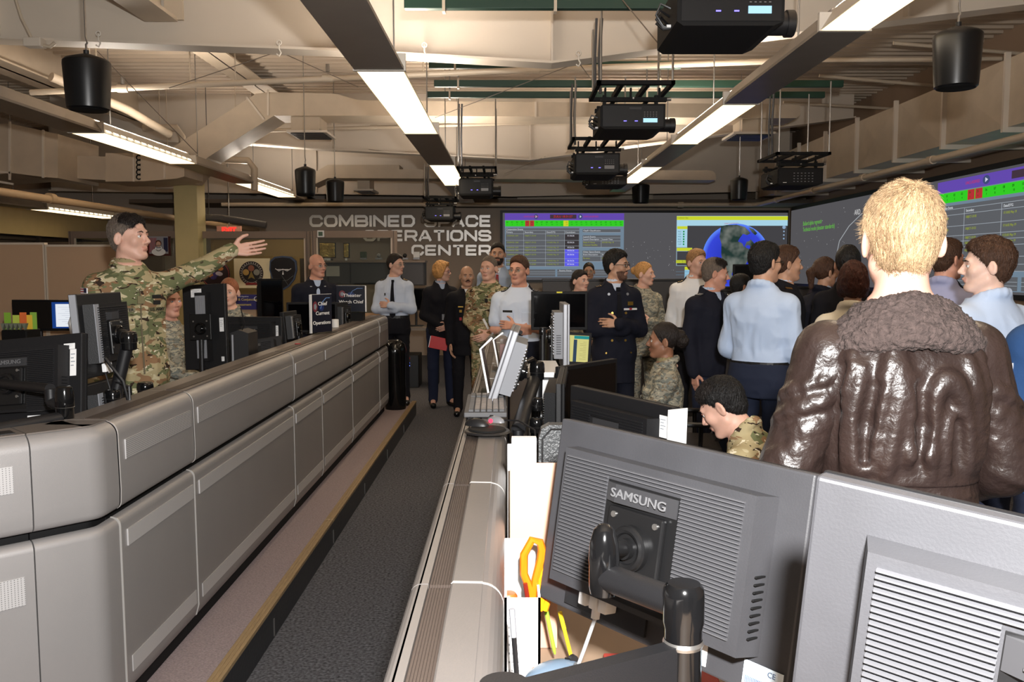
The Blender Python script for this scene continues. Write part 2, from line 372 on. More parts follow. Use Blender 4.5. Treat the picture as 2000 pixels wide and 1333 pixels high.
# lower far duct
duct_poly('crossing_duct', [(600, 345), (640, 322), (780, 322), (780, 331), (1390, 333), (1398, 340), (1398, 352), (640, 348), (610, 362)], 14.6, 15.1, 'far cream duct crossing the room below the second girder')
def rduct():
    t = thing('wall_duct', 'long square cream duct with flanged joints running along the right wall', 'duct', (4.7, 5.5, 0)); zb, zt = 3.08, 3.72
    part(MB().box((0, 0, zb), (.88, 11.2, zt)), 'duct_body', duct_m, t)
    y = 7.15-5.5
    while y < 11.2:
        mb = MB(); mb.box((-.05, y, zb), (0, y+.035, zt+.05)); mb.box((-.05, y, zb-.05), (.9, y+.035, zb)); part(mb, 'duct_flange', paint_lt, t); y += 1.18
    for k in range(9):
        y = 1.65+1.18*k
        mb = MB(); mb.put([(-.002, y+.05, zb), (-.002, y+1.13, zb), (-.03, y+.59, (zb+zt)/2)], [(0,1,2)]); mb.put([(-.002, y+.05, zt), (-.002, y+1.13, zt), (-.03, y+.59, (zb+zt)/2)], [(0,2,1)])
        mb.put([(-.002, y+.05, zb), (-.002, y+.05, zt), (-.03, y+.59, (zb+zt)/2)], [(0,2,1)]); mb.put([(-.002, y+1.13, zb), (-.002, y+1.13, zt), (-.03, y+.59, (zb+zt)/2)], [(0,1,2)])
        part(mb, 'creased_side_panel', duct_m, t)
    g = MB(); g.box((-.06, .95, zb+.14), (-.02, 1.55, zt-.08)); part(g, 'grille_frame', paint_lt, t)
    g = MB()
    for k in range(12): g.box((-.075, 1.0+k*.045, zb+.18), (-.05, 1.02+k*.045, zt-.12))
    part(g, 'grille', steel, t)
rduct()
duct_poly('vent_unit', [(1010, 380), (1275, 380), (1275, 392), (1010, 392)], 16.9, 17.2, 'pale strip light housing high on the back wall above the display')
# ---------------------------------------------------------------- fluorescent rows
lit = glow('fluorescent_glow', (255, 226, 176), 2.6)
lit_side = glow('fluorescent_slot', (255, 240, 210), 2.2)
fx_m = mat('fixture_grey', (150, 142, 132), .38, .35, var=.05)
fx_w = mat('fixture_white', (222, 214, 202), .5)
def fixture(x0, x1, z, segs, label, side=0):
    """segs: (y0, y1, lit?)"""
    ys = segs[0][0]; t = thing('fluorescent_fixture', label, 'ceiling light', (0, ys, 0)); w = x1-x0; xm = (x0+x1)/2
    for (a, b, on) in segs:
        mb = MB()
        if on:
            mb.box((x0+.008, a-ys, z), (x1-.008, b-ys, z+.006)); part(mb, 'diffuser', lit, t, 'glowing warm white diffuser')
            mb = MB(); mb.prism([(x0, z+.004), (x1, z+.004), (xm+.06, z+.13), (xm-.06, z+.13)], 1, a-ys, b-ys); part(mb, 'housing', fx_w, t)
            for yy in (a, b-.03): part(MB().box((x0-.01, yy-ys, z-.004), (x1+.01, yy-ys+.03, z+.10)), 'end_cap', fx_w, t)
            if side:
                mb = MB(); n = 14; L = (b-a-.2)/n
                for k in range(n):
                    y0 = a-ys+.1+k*L; mb.put([(x1+.002, y0, z+.02), (x1+.002, y0+L*.7, z+.02), (x1-.012, y0+L*.7, z+.04), (x1-.012, y0, z+.04)], [(0,1,2,3)])
                part(mb, 'light_slot', lit_side, t)
        else:
            mb.prism([(x0, z), (x1, z), (x1, z+.02), (xm+.07, z+.13), (xm-.07, z+.13), (x0, z+.02)], 1, a-ys, b-ys); part(mb, 'raceway', fx_m, t)
    y = segs[0][0]+.9
    while y < segs[-1][1]:
        part(MB().tube([(xm, y-ys, z+.12), (xm, y-ys, 4.405)], .006, 6), 'suspension_rod', steel, t); y += 2.4
    return t
fixture(-.94, -.64, 2.95, [(.4, 5.4, 0), (5.4, 7.93, 1), (7.93, 10.25, 0), (10.25, 12.8, 1), (12.8, 16.3, 0)], 'middle row of linear ceiling lights running to the wall lettering')
fixture(1.77, 2.05, 3.10, [(2.6, 5.1, 1), (5.1, 7.3, 0), (7.3, 9.64, 1), (9.64, 11.75, 0), (11.75, 14.0, 1), (14.0, 15.6, 0)], 'right row of linear ceiling lights above the crowd')
fixture(-4.07, -3.76, 3.0, [(3.0, 8.17, 0), (8.17, 10.6, 1), (10.6, 13.0, 0), (13.0, 15.5, 1), (15.5, 17.4, 0)], 'left row of linear ceiling lights between the hanging speakers', 1)
fixture(-7.3, -7.0, 2.64, [(9.4, 13.3, 0), (13.3, 15.75, 1)], 'lower fluorescent light at the far left beside the beige soffit', 1)
# ---------------------------------------------------------------- green strut channels
green = mat('green_channel', (26, 58, 44), .45)
for k, (x0, y0, x1, y1, d, lb) in enumerate([(790, 20, 1320, -2, 5.9, 'dark green strut channel in front of the nearest girder'), (838, 133, 1330, 122, 8.9, 'dark green strut channel just behind the nearest girder'),
        (848, 164, 1646, 164, 9.6, 'dark green strut channel level with the rear of the upper projector'), (835, 190, 1610, 181, 10.4, 'dark green strut channel farthest back, above the crossing duct')]):
    a, b = px(x0, y0, d), px(x1, y1, d); zz = (a.z+b.z)/2; h = .035 if k else .032
    t = thing('strut_channel', lb, 'metal channel', (a.x, d, zz))
    part(MB().box((0, -.03, -h), (b.x-a.x, .03, h), .004), 'channel', green, t)
    for x in (.25, (b.x-a.x)*.55): part(MB().box((x, -.034, -h-.02), (x+.02, .034, h+.02)), 'clamp', pm, t)
    for x in (.26, (b.x-a.x)*.55+.01):
        part(MB().cyl((x, .0, h), (x, 0, 4.46-zz), .008, seg=6), 'hanger_rod', steel, t)
# bracing wires
wm = mat('wire_grey', (120, 108, 96), .5)
for i, (q, lb) in enumerate([([(545, 100, 8), (330, 172, 8)], 'thin bracing wire left of the first girder hook'), ([(548, 102, 8), (700, 170, 8)], 'thin bracing wire right of the first girder hook'),
        ([(1130, 122, 7.6), (850, 230, 11)], 'thin bracing wire from the girder tip down to the left'), ([(1130, 122, 7.6), (1170, 175, 8.6)], 'thin bracing wire from the girder tip to the upper projector'),
        ([(1216, 0, 5.8), (1290, 90, 5.2)], 'thin bracing wire beside the nearest projector'), ([(190, 100, 8), (385, 300, 8.6)], 'thin wire crossing down behind the left hanging speaker'),
        ([(1065, 306, 13.55), (985, 340, 13)], 'thin bracing wire over the middle projector'), ([(780, 300, 13.55), (720, 292, 13.55)], 'thin wire near the middle light row')]):
    a, b = px(*q[0]), px(*q[1]); tag(MB().tube([(0,0,0), b-a], .004, 5).build('bracing_wire', wm, loc=a), lb, 'wire')
for (x, y, d, lb) in [(192, 78, 7.25, 'white hook on the girder above the left hanging speaker'), (545, 96, 7.25, 'white hook on the girder above the diagonal duct'), (829, 100, 7.25, 'white hook on the girder beside the middle light row'), (1130, 116, 7.25, 'white hook near the lowest point of the nearest girder')]:
    a = px(x, y, d); tag(MB().tube([(0,0,.05), (0,0,0), (.015,0,-.03), (0,0,-.055), (-.02,0,-.04)], .007, 6).torus((0,0,.05), .018, .006, (0,1,0)).build('beam_hook', fx_w, loc=a), lb, 'hook')
a = px(68, 84, 7.2); t = thing('junction_box', 'small cream junction box on the nearest girder at the upper left', 'junction box', a)
part(MB().box((-.07, -.05, -.035), (.07, .05, .035), .006), 'box_body', paint_lt, t); part(MB().tube([(-.02,0,.03), (-.1,0,.2), (-.18,0,.5)], .012, 8), 'conduit', pm, t); part(MB().tube([(.07,0,-.02), (.12,0,-.03), (.16,0,.0)], .015, 8), 'elbow', pm, t)
# ---------------------------------------------------------------- wall lettering, squared wide capitals drawn as strokes
CH = lambda w, h, r=.22: [(w, h*.66), (w, h-r), (w-r, h), (r, h), (0, h-r), (0, r), (r, 0), (w-r, 0), (w, r), (w, h*.34)]
def glyph(c):
    w, h = 1.25, 1.0
    if c == 'C': return [CH(w, h)], w
    if c == 'O': r = .24; return [[(r,0),(w-r,0),(w,r),(w,h-r),(w-r,h),(r,h),(0,h-r),(0,r),(r,0)]], w
    if c == 'M': w = 1.4; return [[(0,-.11),(0,h+.05),(w/2,.08),(w,h+.05),(w,-.11)]], w
    if c == 'N': return [[(0,-.11),(0,h+.02),(w,-.02),(w,h+.11)]], w
    if c == 'B': return [[(0,h/2),(w-.2,h/2),(w,h*.36),(w,.16),(w-.2,0),(0,0),(0,h),(w-.22,h),(w-.04,h-.16),(w-.04,h*.62),(w-.2,h/2)]], w
    if c == 'I': return [[(0,-.11),(0,h+.11)]], 0
    if c == 'E': return [[(w-.08,h),(0,h),(0,0),(w-.08,0)], [(0,h/2),(w-.16,h/2)]], w-.1
    if c == 'D': r = .28; return [[(0,0),(0,h),(w-r,h),(w,h-r),(w,r),(w-r,0),(0,0)]], w
    if c == 'S': return [[(w,h*.72),(w-.02,h-.14),(w-.2,h),(.2,h),(0,h-.16),(0,h*.62),(.2,h/2),(w-.2,h/2),(w,h*.36),(w,.16),(w-.2,0),(.2,0),(0,.16),(0,h*.28)]], w
    if c == 'P': return [[(0,-.11),(0,h),(w-.2,h),(w,h-.2),(w,h*.5),(w-.2,h*.34),(0,h*.34)]], w
    if c == 'A': return [[(-.05,-.11),(w/2-.1,h),(w/2+.1,h),(w+.05,-.11)], [(.22,.26),(w-.22,.26)]], w
    if c == 'R': return [[(0,-.11),(0,h),(w-.2,h),(w,h-.18),(w,h*.56),(w-.2,h*.40),(0,h*.40)], [(w-.45,h*.40),(w,-.11)]], w
    if c == 'T': return [[(0,h),(w,h)], [(w/2,h),(w/2,-.11)]], w
    return [], w
def stroke(mb, pts, wd, y0, y1, f):
    V = [Vector(p) for p in pts]; closed = pts[0] == pts[-1]; n = len(V)
    off = [0]
    def slab(poly):
        k = len(poly); vs = [f(p, y0+off[0]) for p in poly]+[f(p, y1) for p in poly]
        mb.put(vs, [tuple(range(k)), tuple(range(k, 2*k))[::-1]]+[(i, k+i, k+(i+1) % k, (i+1) % k) for i in range(k)])
    for si, (a, b) in enumerate(zip(V, V[1:])):
        off[0] = -.0006*(si % 7+1)
        d = (b-a).normalized(); m = Vector((-d.y, d.x))*wd/2; slab([a-m, b-m, b+m, a+m])
    for i in range(n):
        off[0] = -.0055-.0004*(i % 9)
        if closed or 0 < i < n-1: slab([V[i]+Vector((math.cos(t), math.sin(t)))*wd/2 for t in [PI/8+2*PI*k/16 for k in range(16)]])
letter_m = mat('brushed_letter', (236, 232, 226), .40, .85)
for word, x0, x1, yb, yt, lb in [('COMBINED', 605, 810, 443, 421, 'silver wall lettering reading COMBINED, first word of the top line'), ('SPACE', 829, 959, 443, 421, 'silver wall lettering reading SPACE, end of the top line'),
        ('OPERATIONS', 710, 959, 471, 450, 'silver wall lettering reading OPERATIONS'), ('CENTER', 804, 959, 499, 479, 'silver wall lettering reading CENTER, lowest line')]:
    d = 17.46; a, b = px(x0, yb, d), px(x1, yt, d); gl = [glyph(c) for c in word]; gap = .42
    tot = sum(w for _, w in gl)+gap*(len(word)-1)+.24; sx = (b.x-a.x)/tot; sz = (b.z-a.z)/1.22
    t = thing('wall_lettering', lb, 'sign', (a.x, d, a.z), group=None); cx_ = .12
    for c, (st, w) in zip(word, gl):
        mb = MB()
        for pts in st: stroke(mb, pts, .29, 0, .03, lambda p, yy, o=cx_: ((p[0]+o)*sx, yy, (p[1]+.11)*sz))
        mb.build('letter_'+c.lower(), letter_m, t, recalc=False); cx_ += w+gap
# ================================================================ consoles
shell = mat('console_shell', (150, 147, 146), .44, .35, bump=.06, bscale=350, var=.03, vscale=3)
shell_top = mat('console_top', (120, 112, 106), .38, .3, bump=.1, bscale=200, stretch=(1, .05, 1), var=.05)
track = mat('console_track', (72, 62, 56), .5, .2)
edge_l = mat('console_edge', (186, 182, 178), .35, .4)
def perf_mat():
    m = mat('perforated_metal', (132, 130, 130), .45, .4); nt = m.node_tree; b = nt.nodes['Principled BSDF']
    tc = nt.nodes.new('ShaderNodeTexCoord'); v = nt.nodes.new('ShaderNodeTexVoronoi'); v.inputs['Scale'].default_value = 150; v.inputs['Randomness'].default_value = 0
    r = nt.nodes.new('ShaderNodeValToRGB'); r.color_ramp.elements[0].position = .25; r.color_ramp.elements[1].position = .4
    r.color_ramp.elements[0].color = lin((58, 57, 57)); r.color_ramp.elements[1].color = lin((196, 194, 194))
    nt.links.new(tc.outputs['Object'], v.inputs['Vector']); nt.links.new(v.outputs['Distance'], r.inputs[0]); nt.links.new(r.outputs[0], b.inputs['Base Color']); return m
perf = perf_mat()
def arc(cx, cz, r, a0, a1, n=6): return [(cx+r*math.cos(math.radians(a0+(a1-a0)*i/n)), cz+r*math.sin(math.radians(a0+(a1-a0)*i/n))) for i in range(n+1)]
UP = [(-.20, 1.19), (-.20, 1.222), (-.185, 1.23), (-.05, 1.23)]+arc(-.05, 1.18, .05, 90, 0)+[(.004, .99)]+arc(-.022, .945, .024, 0, -90, 4)+[(-.05, .921), (-.05, 1.19)]
LO = [(-.05, .86)]+arc(-.035, .86, .032, 90, 0, 5)[:]+[(0, .30), (-.012, .255), (-.03, .24), (-.05, .24)]
def sweep(mb, prof, path, out):
    """prof (offset, z) carried along plan points path; out = outward plan direction at each point (mitred)"""
    n = len(prof); vs = []
    for p, o in zip(path, out): vs += [(p[0]+o[0]*q, p[1]+o[1]*q, z) for q, z in prof]
    fs = []
    for i in range(len(path)-1):
        for k in range(n): fs.append((i*n+k, i*n+(k+1) % n, (i+1)*n+(k+1) % n, (i+1)*n+k))
    fs += [tuple(range(n))[::-1], tuple(range((len(path)-1)*n, len(path)*n))]
    mb.put(vs, fs, True)
XC = -1.345
def strip(mb, a, b, z0, z1, x=0): mb.box((x-.003, a, z0), (x+.0025, b, z1))
def edge_rib(prof, y, d=.004):
    mb = MB(); sweep(mb, [(q+(.003 if q > -.02 else 0), z+(.002 if z > 1.1 or .85 < z < .9 else 0)) for q, z in prof], [(0, y), (0, y+d)], [(1,0),(1,0)]); return mb
seamsY = [2.95, 3.66, 5.38, 7.40, 8.95, 9.62]
lowcuts = {2: [6.2]}
desc = ['first straight grey console unit beyond the rounded corner', 'second straight console unit, with one very long lower panel', 'middle console unit of the left row, with a split perforated strip',
        'console unit of the left row just before the last two, beside the sign stand', 'narrow end console unit at the far end of the left row']
for i in range(5):
    a, b = seamsY[i]+.003, seamsY[i+1]-.003; L = b-a
    t = thing('console_unit', desc[i], 'console', (XC, a, 0), group='left console row')
    mb = MB(); sweep(mb, UP, [(0, 0), (0, L)], [(1,0),(1,0)]); u = part(mb, 'upper_panel', shell, t)
    mb = MB(); mb.box((-.20, 0, 1.229), (-.005-.03, L, 1.2335)); part(mb, 'top_board', shell_top, t)
    mb = MB(); mb.box((-.115, .01, 1.232), (-.06, L-.01, 1.2365)); part(mb, 'track_groove', track, t)
    cuts = [0]+[c-a for c in lowcuts.get(i, [])]+[L]
    for c0, c1 in zip(cuts, cuts[1:]):
        mb = MB(); sweep(mb, LO, [(0, c0+.002), (0, c1-.002)], [(1,0),(1,0)]); q = part(mb, 'lower_panel', shell, t)
        for za, zb_ in ((.775, .835), (.315, .375)): mb = MB(); strip(mb, c0+.05, c1-.02, za, zb_); part(mb, 'perforated_strip', perf, q)
        part(edge_rib(LO, c0), 'panel_edge', edge_l, q)
    ucuts = [0, L] if i != 2 else [0, L*.44, L]
    for c0, c1 in zip(ucuts, ucuts[1:]): mb = MB(); strip(mb, c0+.05, c1-.03, 1.085, 1.155, .003); part(mb, 'perforated_strip', perf, u)
    part(edge_rib(UP, 0), 'panel_edge', edge_l, u)
    part(MB().box((-.19, 0, .165), (-.05, L, 1.19)), 'inner_frame', black_mt, t)
t = thing('console_unit', 'rounded grey console corner unit where the left row bends toward the camera', 'console', (XC, 0, 0), group='left console row')
pth = [(0, 2.945), (0, 2.86), (-.002, 2.845), (-.007, 2.828), (-.016, 2.812), (-.028, 2.797), (-.145, 2.675)]
s2 = math.sqrt(.5)
out = [(1,0), (1,0), (.985,-.17), (.93,-.36), (.85,-.53), (.74,-.67), (s2,-s2)]
mb = MB(); sweep(mb, UP, pth, out); part(mb, 'upper_panel', shell, t)
mb = MB(); sweep(mb, LO, pth, out); part(mb, 'lower_panel', shell, t)
mb = MB(); sweep(mb, [(-.20, .165), (-.05, .165), (-.05, 1.19), (-.20, 1.19)], pth, out); part(mb, 'inner_frame', black_mt, t)
mb = MB(); sweep(mb, [(-.20, 1.229), (-.035, 1.229), (-.035, 1.2335), (-.20, 1.2335)], pth, out); part(mb, 'top_board', shell_top, t)
t = thing('console_unit', 'console unit at the left edge with small perforated patches, after the corner', 'console', (XC, 0, 0), group='left console row')
def along(s): return (-.148-s*s2, 2.672-s*s2)
pth = [along(0), along(1.35)]; out = [(s2,-s2)]*2
mb = MB(); sweep(mb, UP, pth, out); u = part(mb, 'upper_panel', shell, t)
mb = MB(); sweep(mb, LO, pth, out); q = part(mb, 'lower_panel', shell, t)
mb = MB(); sweep(mb, [(-.003, 1.06), (.0065, 1.06), (.0065, 1.145), (-.003, 1.145)], [along(.05), along(1.2)], out); part(mb, 'perforated_strip', perf, u)
mb = MB(); sweep(mb, [(-.003, .70), (.003, .70), (.003, .79), (-.003, .79)], [along(.03), along(1.2)], out); part(mb, 'perforated_strip', perf, q)
mb = MB(); sweep(mb, [(-.20, .165), (-.05, .165), (-.05, 1.19), (-.20, 1.19)], pth, out); part(mb, 'inner_frame', black_mt, t)
mb = MB(); sweep(mb, [(-.20, 1.229), (-.035, 1.229), (-.035, 1.2335), (-.20, 1.2335)], pth, out); part(mb, 'top_board', shell_top, t)
mb = MB(); sweep(mb, [(-.12, 1.232), (-.06, 1.232), (-.06, 1.2365), (-.12, 1.2365)], [along(.02), along(1.3)], out); part(mb, 'track_groove', black_pl, t)
# left desks behind the console
desk_m = mat('desk_top', (58, 52, 48), .5, var=.05)
tag(MB().box((-2.55, 2.9, .90), (-1.56, 9.5, .93), .005).build('console_desk', desk_m), 'long work surface behind the left console row', 'desk')
for k, y in enumerate((3.1, 6.2, 9.3)): tag(MB().box((-2.4, y, .16), (-1.6, y+.04, .899)).build('desk_pedestal', black_mt), 'black desk support panel under the left work surface, '+['nearest the corner', 'near the middle', 'at the far end'][k], 'desk support', 'supports under the left work surface')
# ---------------------------------------------------------------- right console (seen from above)
cap_m = mat('console_cap', (112, 107, 104), .42, .35, bump=.05, bscale=300, var=.03)
lip_m = mat('console_lip', (112, 107, 104), .4, .3)
def rib_mat():
    m = mat('ribbed_strip', (72, 62, 56), .5, .1); nt = m.node_tree; b = nt.nodes['Principled BSDF']
    tc = nt.nodes.new('ShaderNodeTexCoord'); w = nt.nodes.new('ShaderNodeTexWave'); w.inputs['Scale'].default_value = 70; w.bands_direction = 'X'
    bp = nt.nodes.new('ShaderNodeBump'); bp.inputs['Strength'].default_value = .8; bp.inputs['Distance'].default_value = .002
    nt.links.new(tc.outputs['Object'], w.inputs['Vector']); nt.links.new(w.outputs[0], bp.inputs['Height']); nt.links.new(bp.outputs[0], b.inputs['Normal']); return m
ribm = rib_mat()
rs = [.10, .735, 1.41, 2.09, 2.76, 3.43, 4.10, 4.77, 5.44, 6.11, 6.78]
rd = ['nearest, cut by the bottom of the picture', 'beside the desk organiser and scissors', 'beside the manila folder', 'under the mouse mat', 'under the grey keyboard', 'under the nearer acrylic sign stand',
      'under the farther acrylic sign stand', 'beside the tall upright monitor', 'before the crossed-arms officer in white', 'at the far end by the soldier in camouflage']
for i in range(10):
    a, b = rs[i]+.0025, rs[i+1]-.0025; L = b-a
    t = thing('console_unit', 'right-hand console unit '+rd[i], 'console', (0, a, 0), group='right console row')
    lip = [(-.135, 1.226), (-.15, 1.226)]+arc(-.147, 1.208, .018, 90, 180, 4)+[(-.165, .9), (-.165, .2), (-.14, .2), (-.135, 1.2)]
    mb = MB(); mb.prism(lip, 1, 0, L); part(mb, 'aisle_panel', lip_m, t)
    part(MB().box((-.134, .004, 1.19), (-.098, L-.004, 1.222)), 'ribbed_strip', ribm, t)
    cap = [(-.097, 1.19), (-.097, 1.227), (-.094, 1.229), (-.045, 1.228)]+arc(-.047, 1.19, .037, 85, 0, 7)+[(-.010, 1.0), (-.010, .912), (-.03, .912), (-.035, 1.19)]
    mb = MB(); mb.prism(cap, 1, 0, L); part(mb, 'curved_cap', cap_m, t)
    mb = MB(); mb.prism([(q, z+.0012) for q, z in cap[2:-3]]+[(q-.004, z-.003) for q, z in cap[2:-3]][::-1], 1, -.001, .0025); part(mb, 'panel_edge', edge_l, t)
    part(MB().box((-.134, .01, .2), (-.036, L-.01, 1.189)), 'inner_frame', black_mt, t)
# right desk
tag(MB().box((.0, .3, .88), (.66, 2.55, .912), .004).build('console_desk', mat('desk_light', (150, 128, 108), .5, var=.08)), 'work surface under the two nearest monitors', 'desk')
tag(MB().box((.0, 2.62, .88), (.68, 6.6, .912), .004).build('console_desk', mat('desk_top', (58, 52, 48))), 'work surface along the middle of the right console row', 'desk')
for (x, y, w_) in ((.6, .5, 'nearest the bottom right monitor'), (.6, 2.2, 'behind the bending soldier'), (.6, 3.0, 'under the black ribbed monitor'), (.6, 5.2, 'beside the seated woman')): tag(MB().box((x, y, .16), (x+.04, y+.3, .879)).build('desk_support', black_mt), 'black support panel under the right work surfaces, '+w_, 'desk support', 'supports under the right work surfaces')
# ================================================================ video walls
def rgl(c, s=1.0): return glow('screen_%d_%d_%d' % c, c, s)
def status_board(par, w, h, M, big=False):
    """window with header, timeline and tables; local x 0..w, z 0..h; pixels of the photograph's window are 240 x 125"""
    U = w/240; V = h/125; lay = [0]
    def R(name, x0, y0, x1, y1, c, lv=1, p=par):
        mb = MB(); mb.M = M; mb.box((x0*U, -.002*lv-.001, h-y1*V), (x1*U, -.002*lv, h-y0*V)); return part(mb, name, rgl(c), p)
    def T(s, x, y, sz, c, lv=4, al='LEFT'):
        return text('caption', s, sz*V, rgl(c), par, M @ at(x*U, -.002*lv-.001, h-y*V), .0005, al, 1.0)
    R('window', 0, 0, 240, 125, (104, 122, 138), 1)
    R('purple_header', 0, 0, 240, 13, (92, 68, 160), 2); R('green_timeline', 1, 14, 239, 25.5, (48, 190, 34), 2)
    R('red_cell', 41, 14.2, 49.5, 25.3, (168, 46, 50), 3); R('red_cell', 50.5, 14.2, 59, 25.3, (168, 46, 50), 3); R('yellow_cell', 118, 14.2, 128, 25.3, (188, 196, 40), 3)
    R('clock_box', 91, 2.5, 144, 10.5, (62, 48, 58), 3); T('ZULU 18:31:57', 117, 6.5, 6, (190, 40, 50), 4, 'CENTER'); T('UNCLASSIFIED', 38, 6.5, 4.6, (170, 50, 90), 4); T('UNCLASSIFIED', 158, 6.5, 4.6, (170, 50, 90), 4)
    for x in (63, 152):
        mb = MB(); mb.M = M; mb.disc((x*U, -.007, h-6.5*V), (4.2*U, 0, 0), (0, 0, 4.8*V), 20); part(mb, 'round_emblem', rgl((60, 70, 110)), par)
        mb = MB(); mb.M = M; mb.disc((x*U, -.0085, h-6.5*V), (2.2*U, 0, 0), (0, 0, 3*V), 3); part(mb, 'emblem_mark', rgl((190, 195, 210)), par)
    for k in range(24):
        T('%02d' % (k % 24), 3+k*9.9, 17.5, 4, (16, 70, 14)); T('%d' % (k+1), 4+k*9.9, 22, 3.4, (16, 70, 14))
    g = (86, 88, 92)
    R('event_table', 2, 29, 150, 104, g, 2); R('side_table', 157, 31, 233, 37, g, 2); R('side_table', 157, 43, 233, 66, g, 2); R('side_table', 157, 73, 233, 94, g, 2)
    R('lower_table', 2, 110, 102, 124, g, 2); R('lower_table', 106, 110, 239, 124, g, 2)
    R('countdown_cell', 121, 41, 149, 70, (54, 50, 52), 3); R('countdown_cell', 121, 70.5, 149, 103.5, (86, 84, 214), 3)
    ln = MB(); ln.M = M
    for y in (33.5, 40, 53, 64, 70.5, 77, 89, 97, 104): ln.box((2*U, -.0088, h-y*V-.25*V), (150*U, -.008, h-y*V+.25*V))
    for x in (38, 82, 120.5): ln.box((x*U-.25*U, -.0088, h-104*V), (x*U+.25*U, -.008, h-34*V))
    for y in (37.5, 48, 54, 66.5, 78, 84, 94.5): ln.box((157*U, -.0088, h-y*V-.25*V), (233*U, -.008, h-y*V+.25*V))
    for y in (115, 119): ln.box((2*U, -.0088, h-y*V-.2*V), (102*U, -.008, h-y*V+.2*V)); ln.box((106*U, -.0088, h-y*V-.2*V), (239*U, -.008, h-y*V+.2*V))
    for y0, y1 in ((48, 66.5), (78, 94.5)): ln.box((194*U, -.0088, h-y1*V), (194.5*U, -.008, h-y0*V))
    part(ln, 'table_rules', rgl((150, 158, 166)), par)
    T('Conjunction Events', 3, 31.5, 4.2, (200, 204, 208))
    for s, x in (('Primary', 3), ('Secondary', 40), ('Date/DTG', 84), ('Countdown', 122)): T(s, x, 37, 4, (200, 204, 208))
    for k, y in enumerate((44, 57, 67, 73, 81, 93, 100)):
        T('COSMOS-%d' % (1207+k*61), 4, y, 3.6, (138, 150, 34)); T('OBJECT-%d' % (33105+k*17), 40, y, 3.6, (138, 150, 34)); T('17:%02d:02 May 19' % (10+k*6), 84, y, 3.6, (138, 150, 34)); T('0%d:36:26' % (1+k), 126, y, 4, (206, 206, 216))
    T('ClipID Classification', 158, 34, 4.2, (196, 200, 206)); T('Launch Events', 158, 46, 4.2, (196, 200, 206)); T('Launch Description', 158, 51, 4, (196, 200, 206)); T('Launch Time', 196, 51, 4, (196, 200, 206))
    T('Delta IV Heavy', 158, 57, 3.8, (150, 160, 36)); T('2 Stewart Satellite', 158, 62, 3.8, (150, 160, 36)); T('0:57:05 May 19', 196, 57, 3.8, (150, 160, 36))
    T('Other Space Events', 158, 75.5, 4.2, (196, 200, 206)); T('Event Description', 158, 81, 4, (196, 200, 206)); T('Event Time', 196, 81, 4, (196, 200, 206)); T('Re-entry', 158, 88, 3.8, (150, 160, 36)); T('0:57:05 May 19', 196, 88, 3.8, (150, 160, 36))
    T('Reentry Events', 110, 112.5, 4, (196, 200, 206))
wall_scr = glow('display_grey', (78, 77, 80), 1.0)
d = 17.42; a, b = px(977, 552, d), px(1541, 411, d)
t = thing('display_wall', 'wide wall display at the back with status tables and a globe map', 'screen', (a.x, d, a.z)); W, H = b.x-a.x, b.z-a.z
part(MB().box((0, .02, 0), (W, .075, H)), 'black_frame', black_pl, t); part(MB().box((.05, .0, .05), (W-.02, .019, H-.05)), 'screen_surface', wall_scr, t)
k = W/564
status_board(t, 233*k, 124*k, Matrix.Translation((9*k, -.003, H-130*k)))
def R(name, x0, y0, x1, y1, c, lv=1):
    mb = MB(); mb.box((x0*k, -.002*lv-.001, H-y1*k), (x1*k, -.002*lv, H-y0*k)); return part(mb, name, rgl(c), t)
R('map_window', 345, 11, 562, 30, (156, 196, 214), 1); R('yellow_bar', 345, 11.5, 562, 19, (186, 196, 44), 2); R('yellow_bar', 345, 97, 376, 103, (186, 196, 44), 2); R('yellow_bar', 362, 110, 562, 116, (186, 196, 44), 2)
R('map_legend', 345, 30, 366, 72, (156, 196, 214), 1); R('yellow_bar', 346, 31, 366, 36.5, (186, 196, 44), 2); R('map_legend', 345, 72.5, 376, 108, (130, 150, 164), 1); R('legend_inset', 346.5, 80, 374, 107, (60, 60, 64), 2); R('yellow_bar', 346, 73, 376, 79, (186, 196, 44), 2)
R('map_footer', 362, 116, 562, 132, (132, 176, 200), 1); R('map_ground', 367, 30, 562, 109, (62, 61, 64), 1)
for i in range(6):
    R('green_box', 357.5, 40+i*4.9, 360.5, 43+i*4.9, (20, 130, 60), 3); text('caption', ['PAC', 'SLR', 'MHL', 'BLK', 'OUD', 'CAP'][i], 3.6*k, rgl((60, 90, 110)), t, at(351*k, -.006, H-(41.6+i*4.9)*k), .0004)
text('caption', 'UNCLASSIFIED', 4.4*k, rgl((170, 90, 120)), t, at(452*k, -.006, H-26*k), .0004); text('caption', 'Common Ops', 3.6*k, rgl((90, 96, 20)), t, at(357*k, -.007, H-14.8*k), .0004)
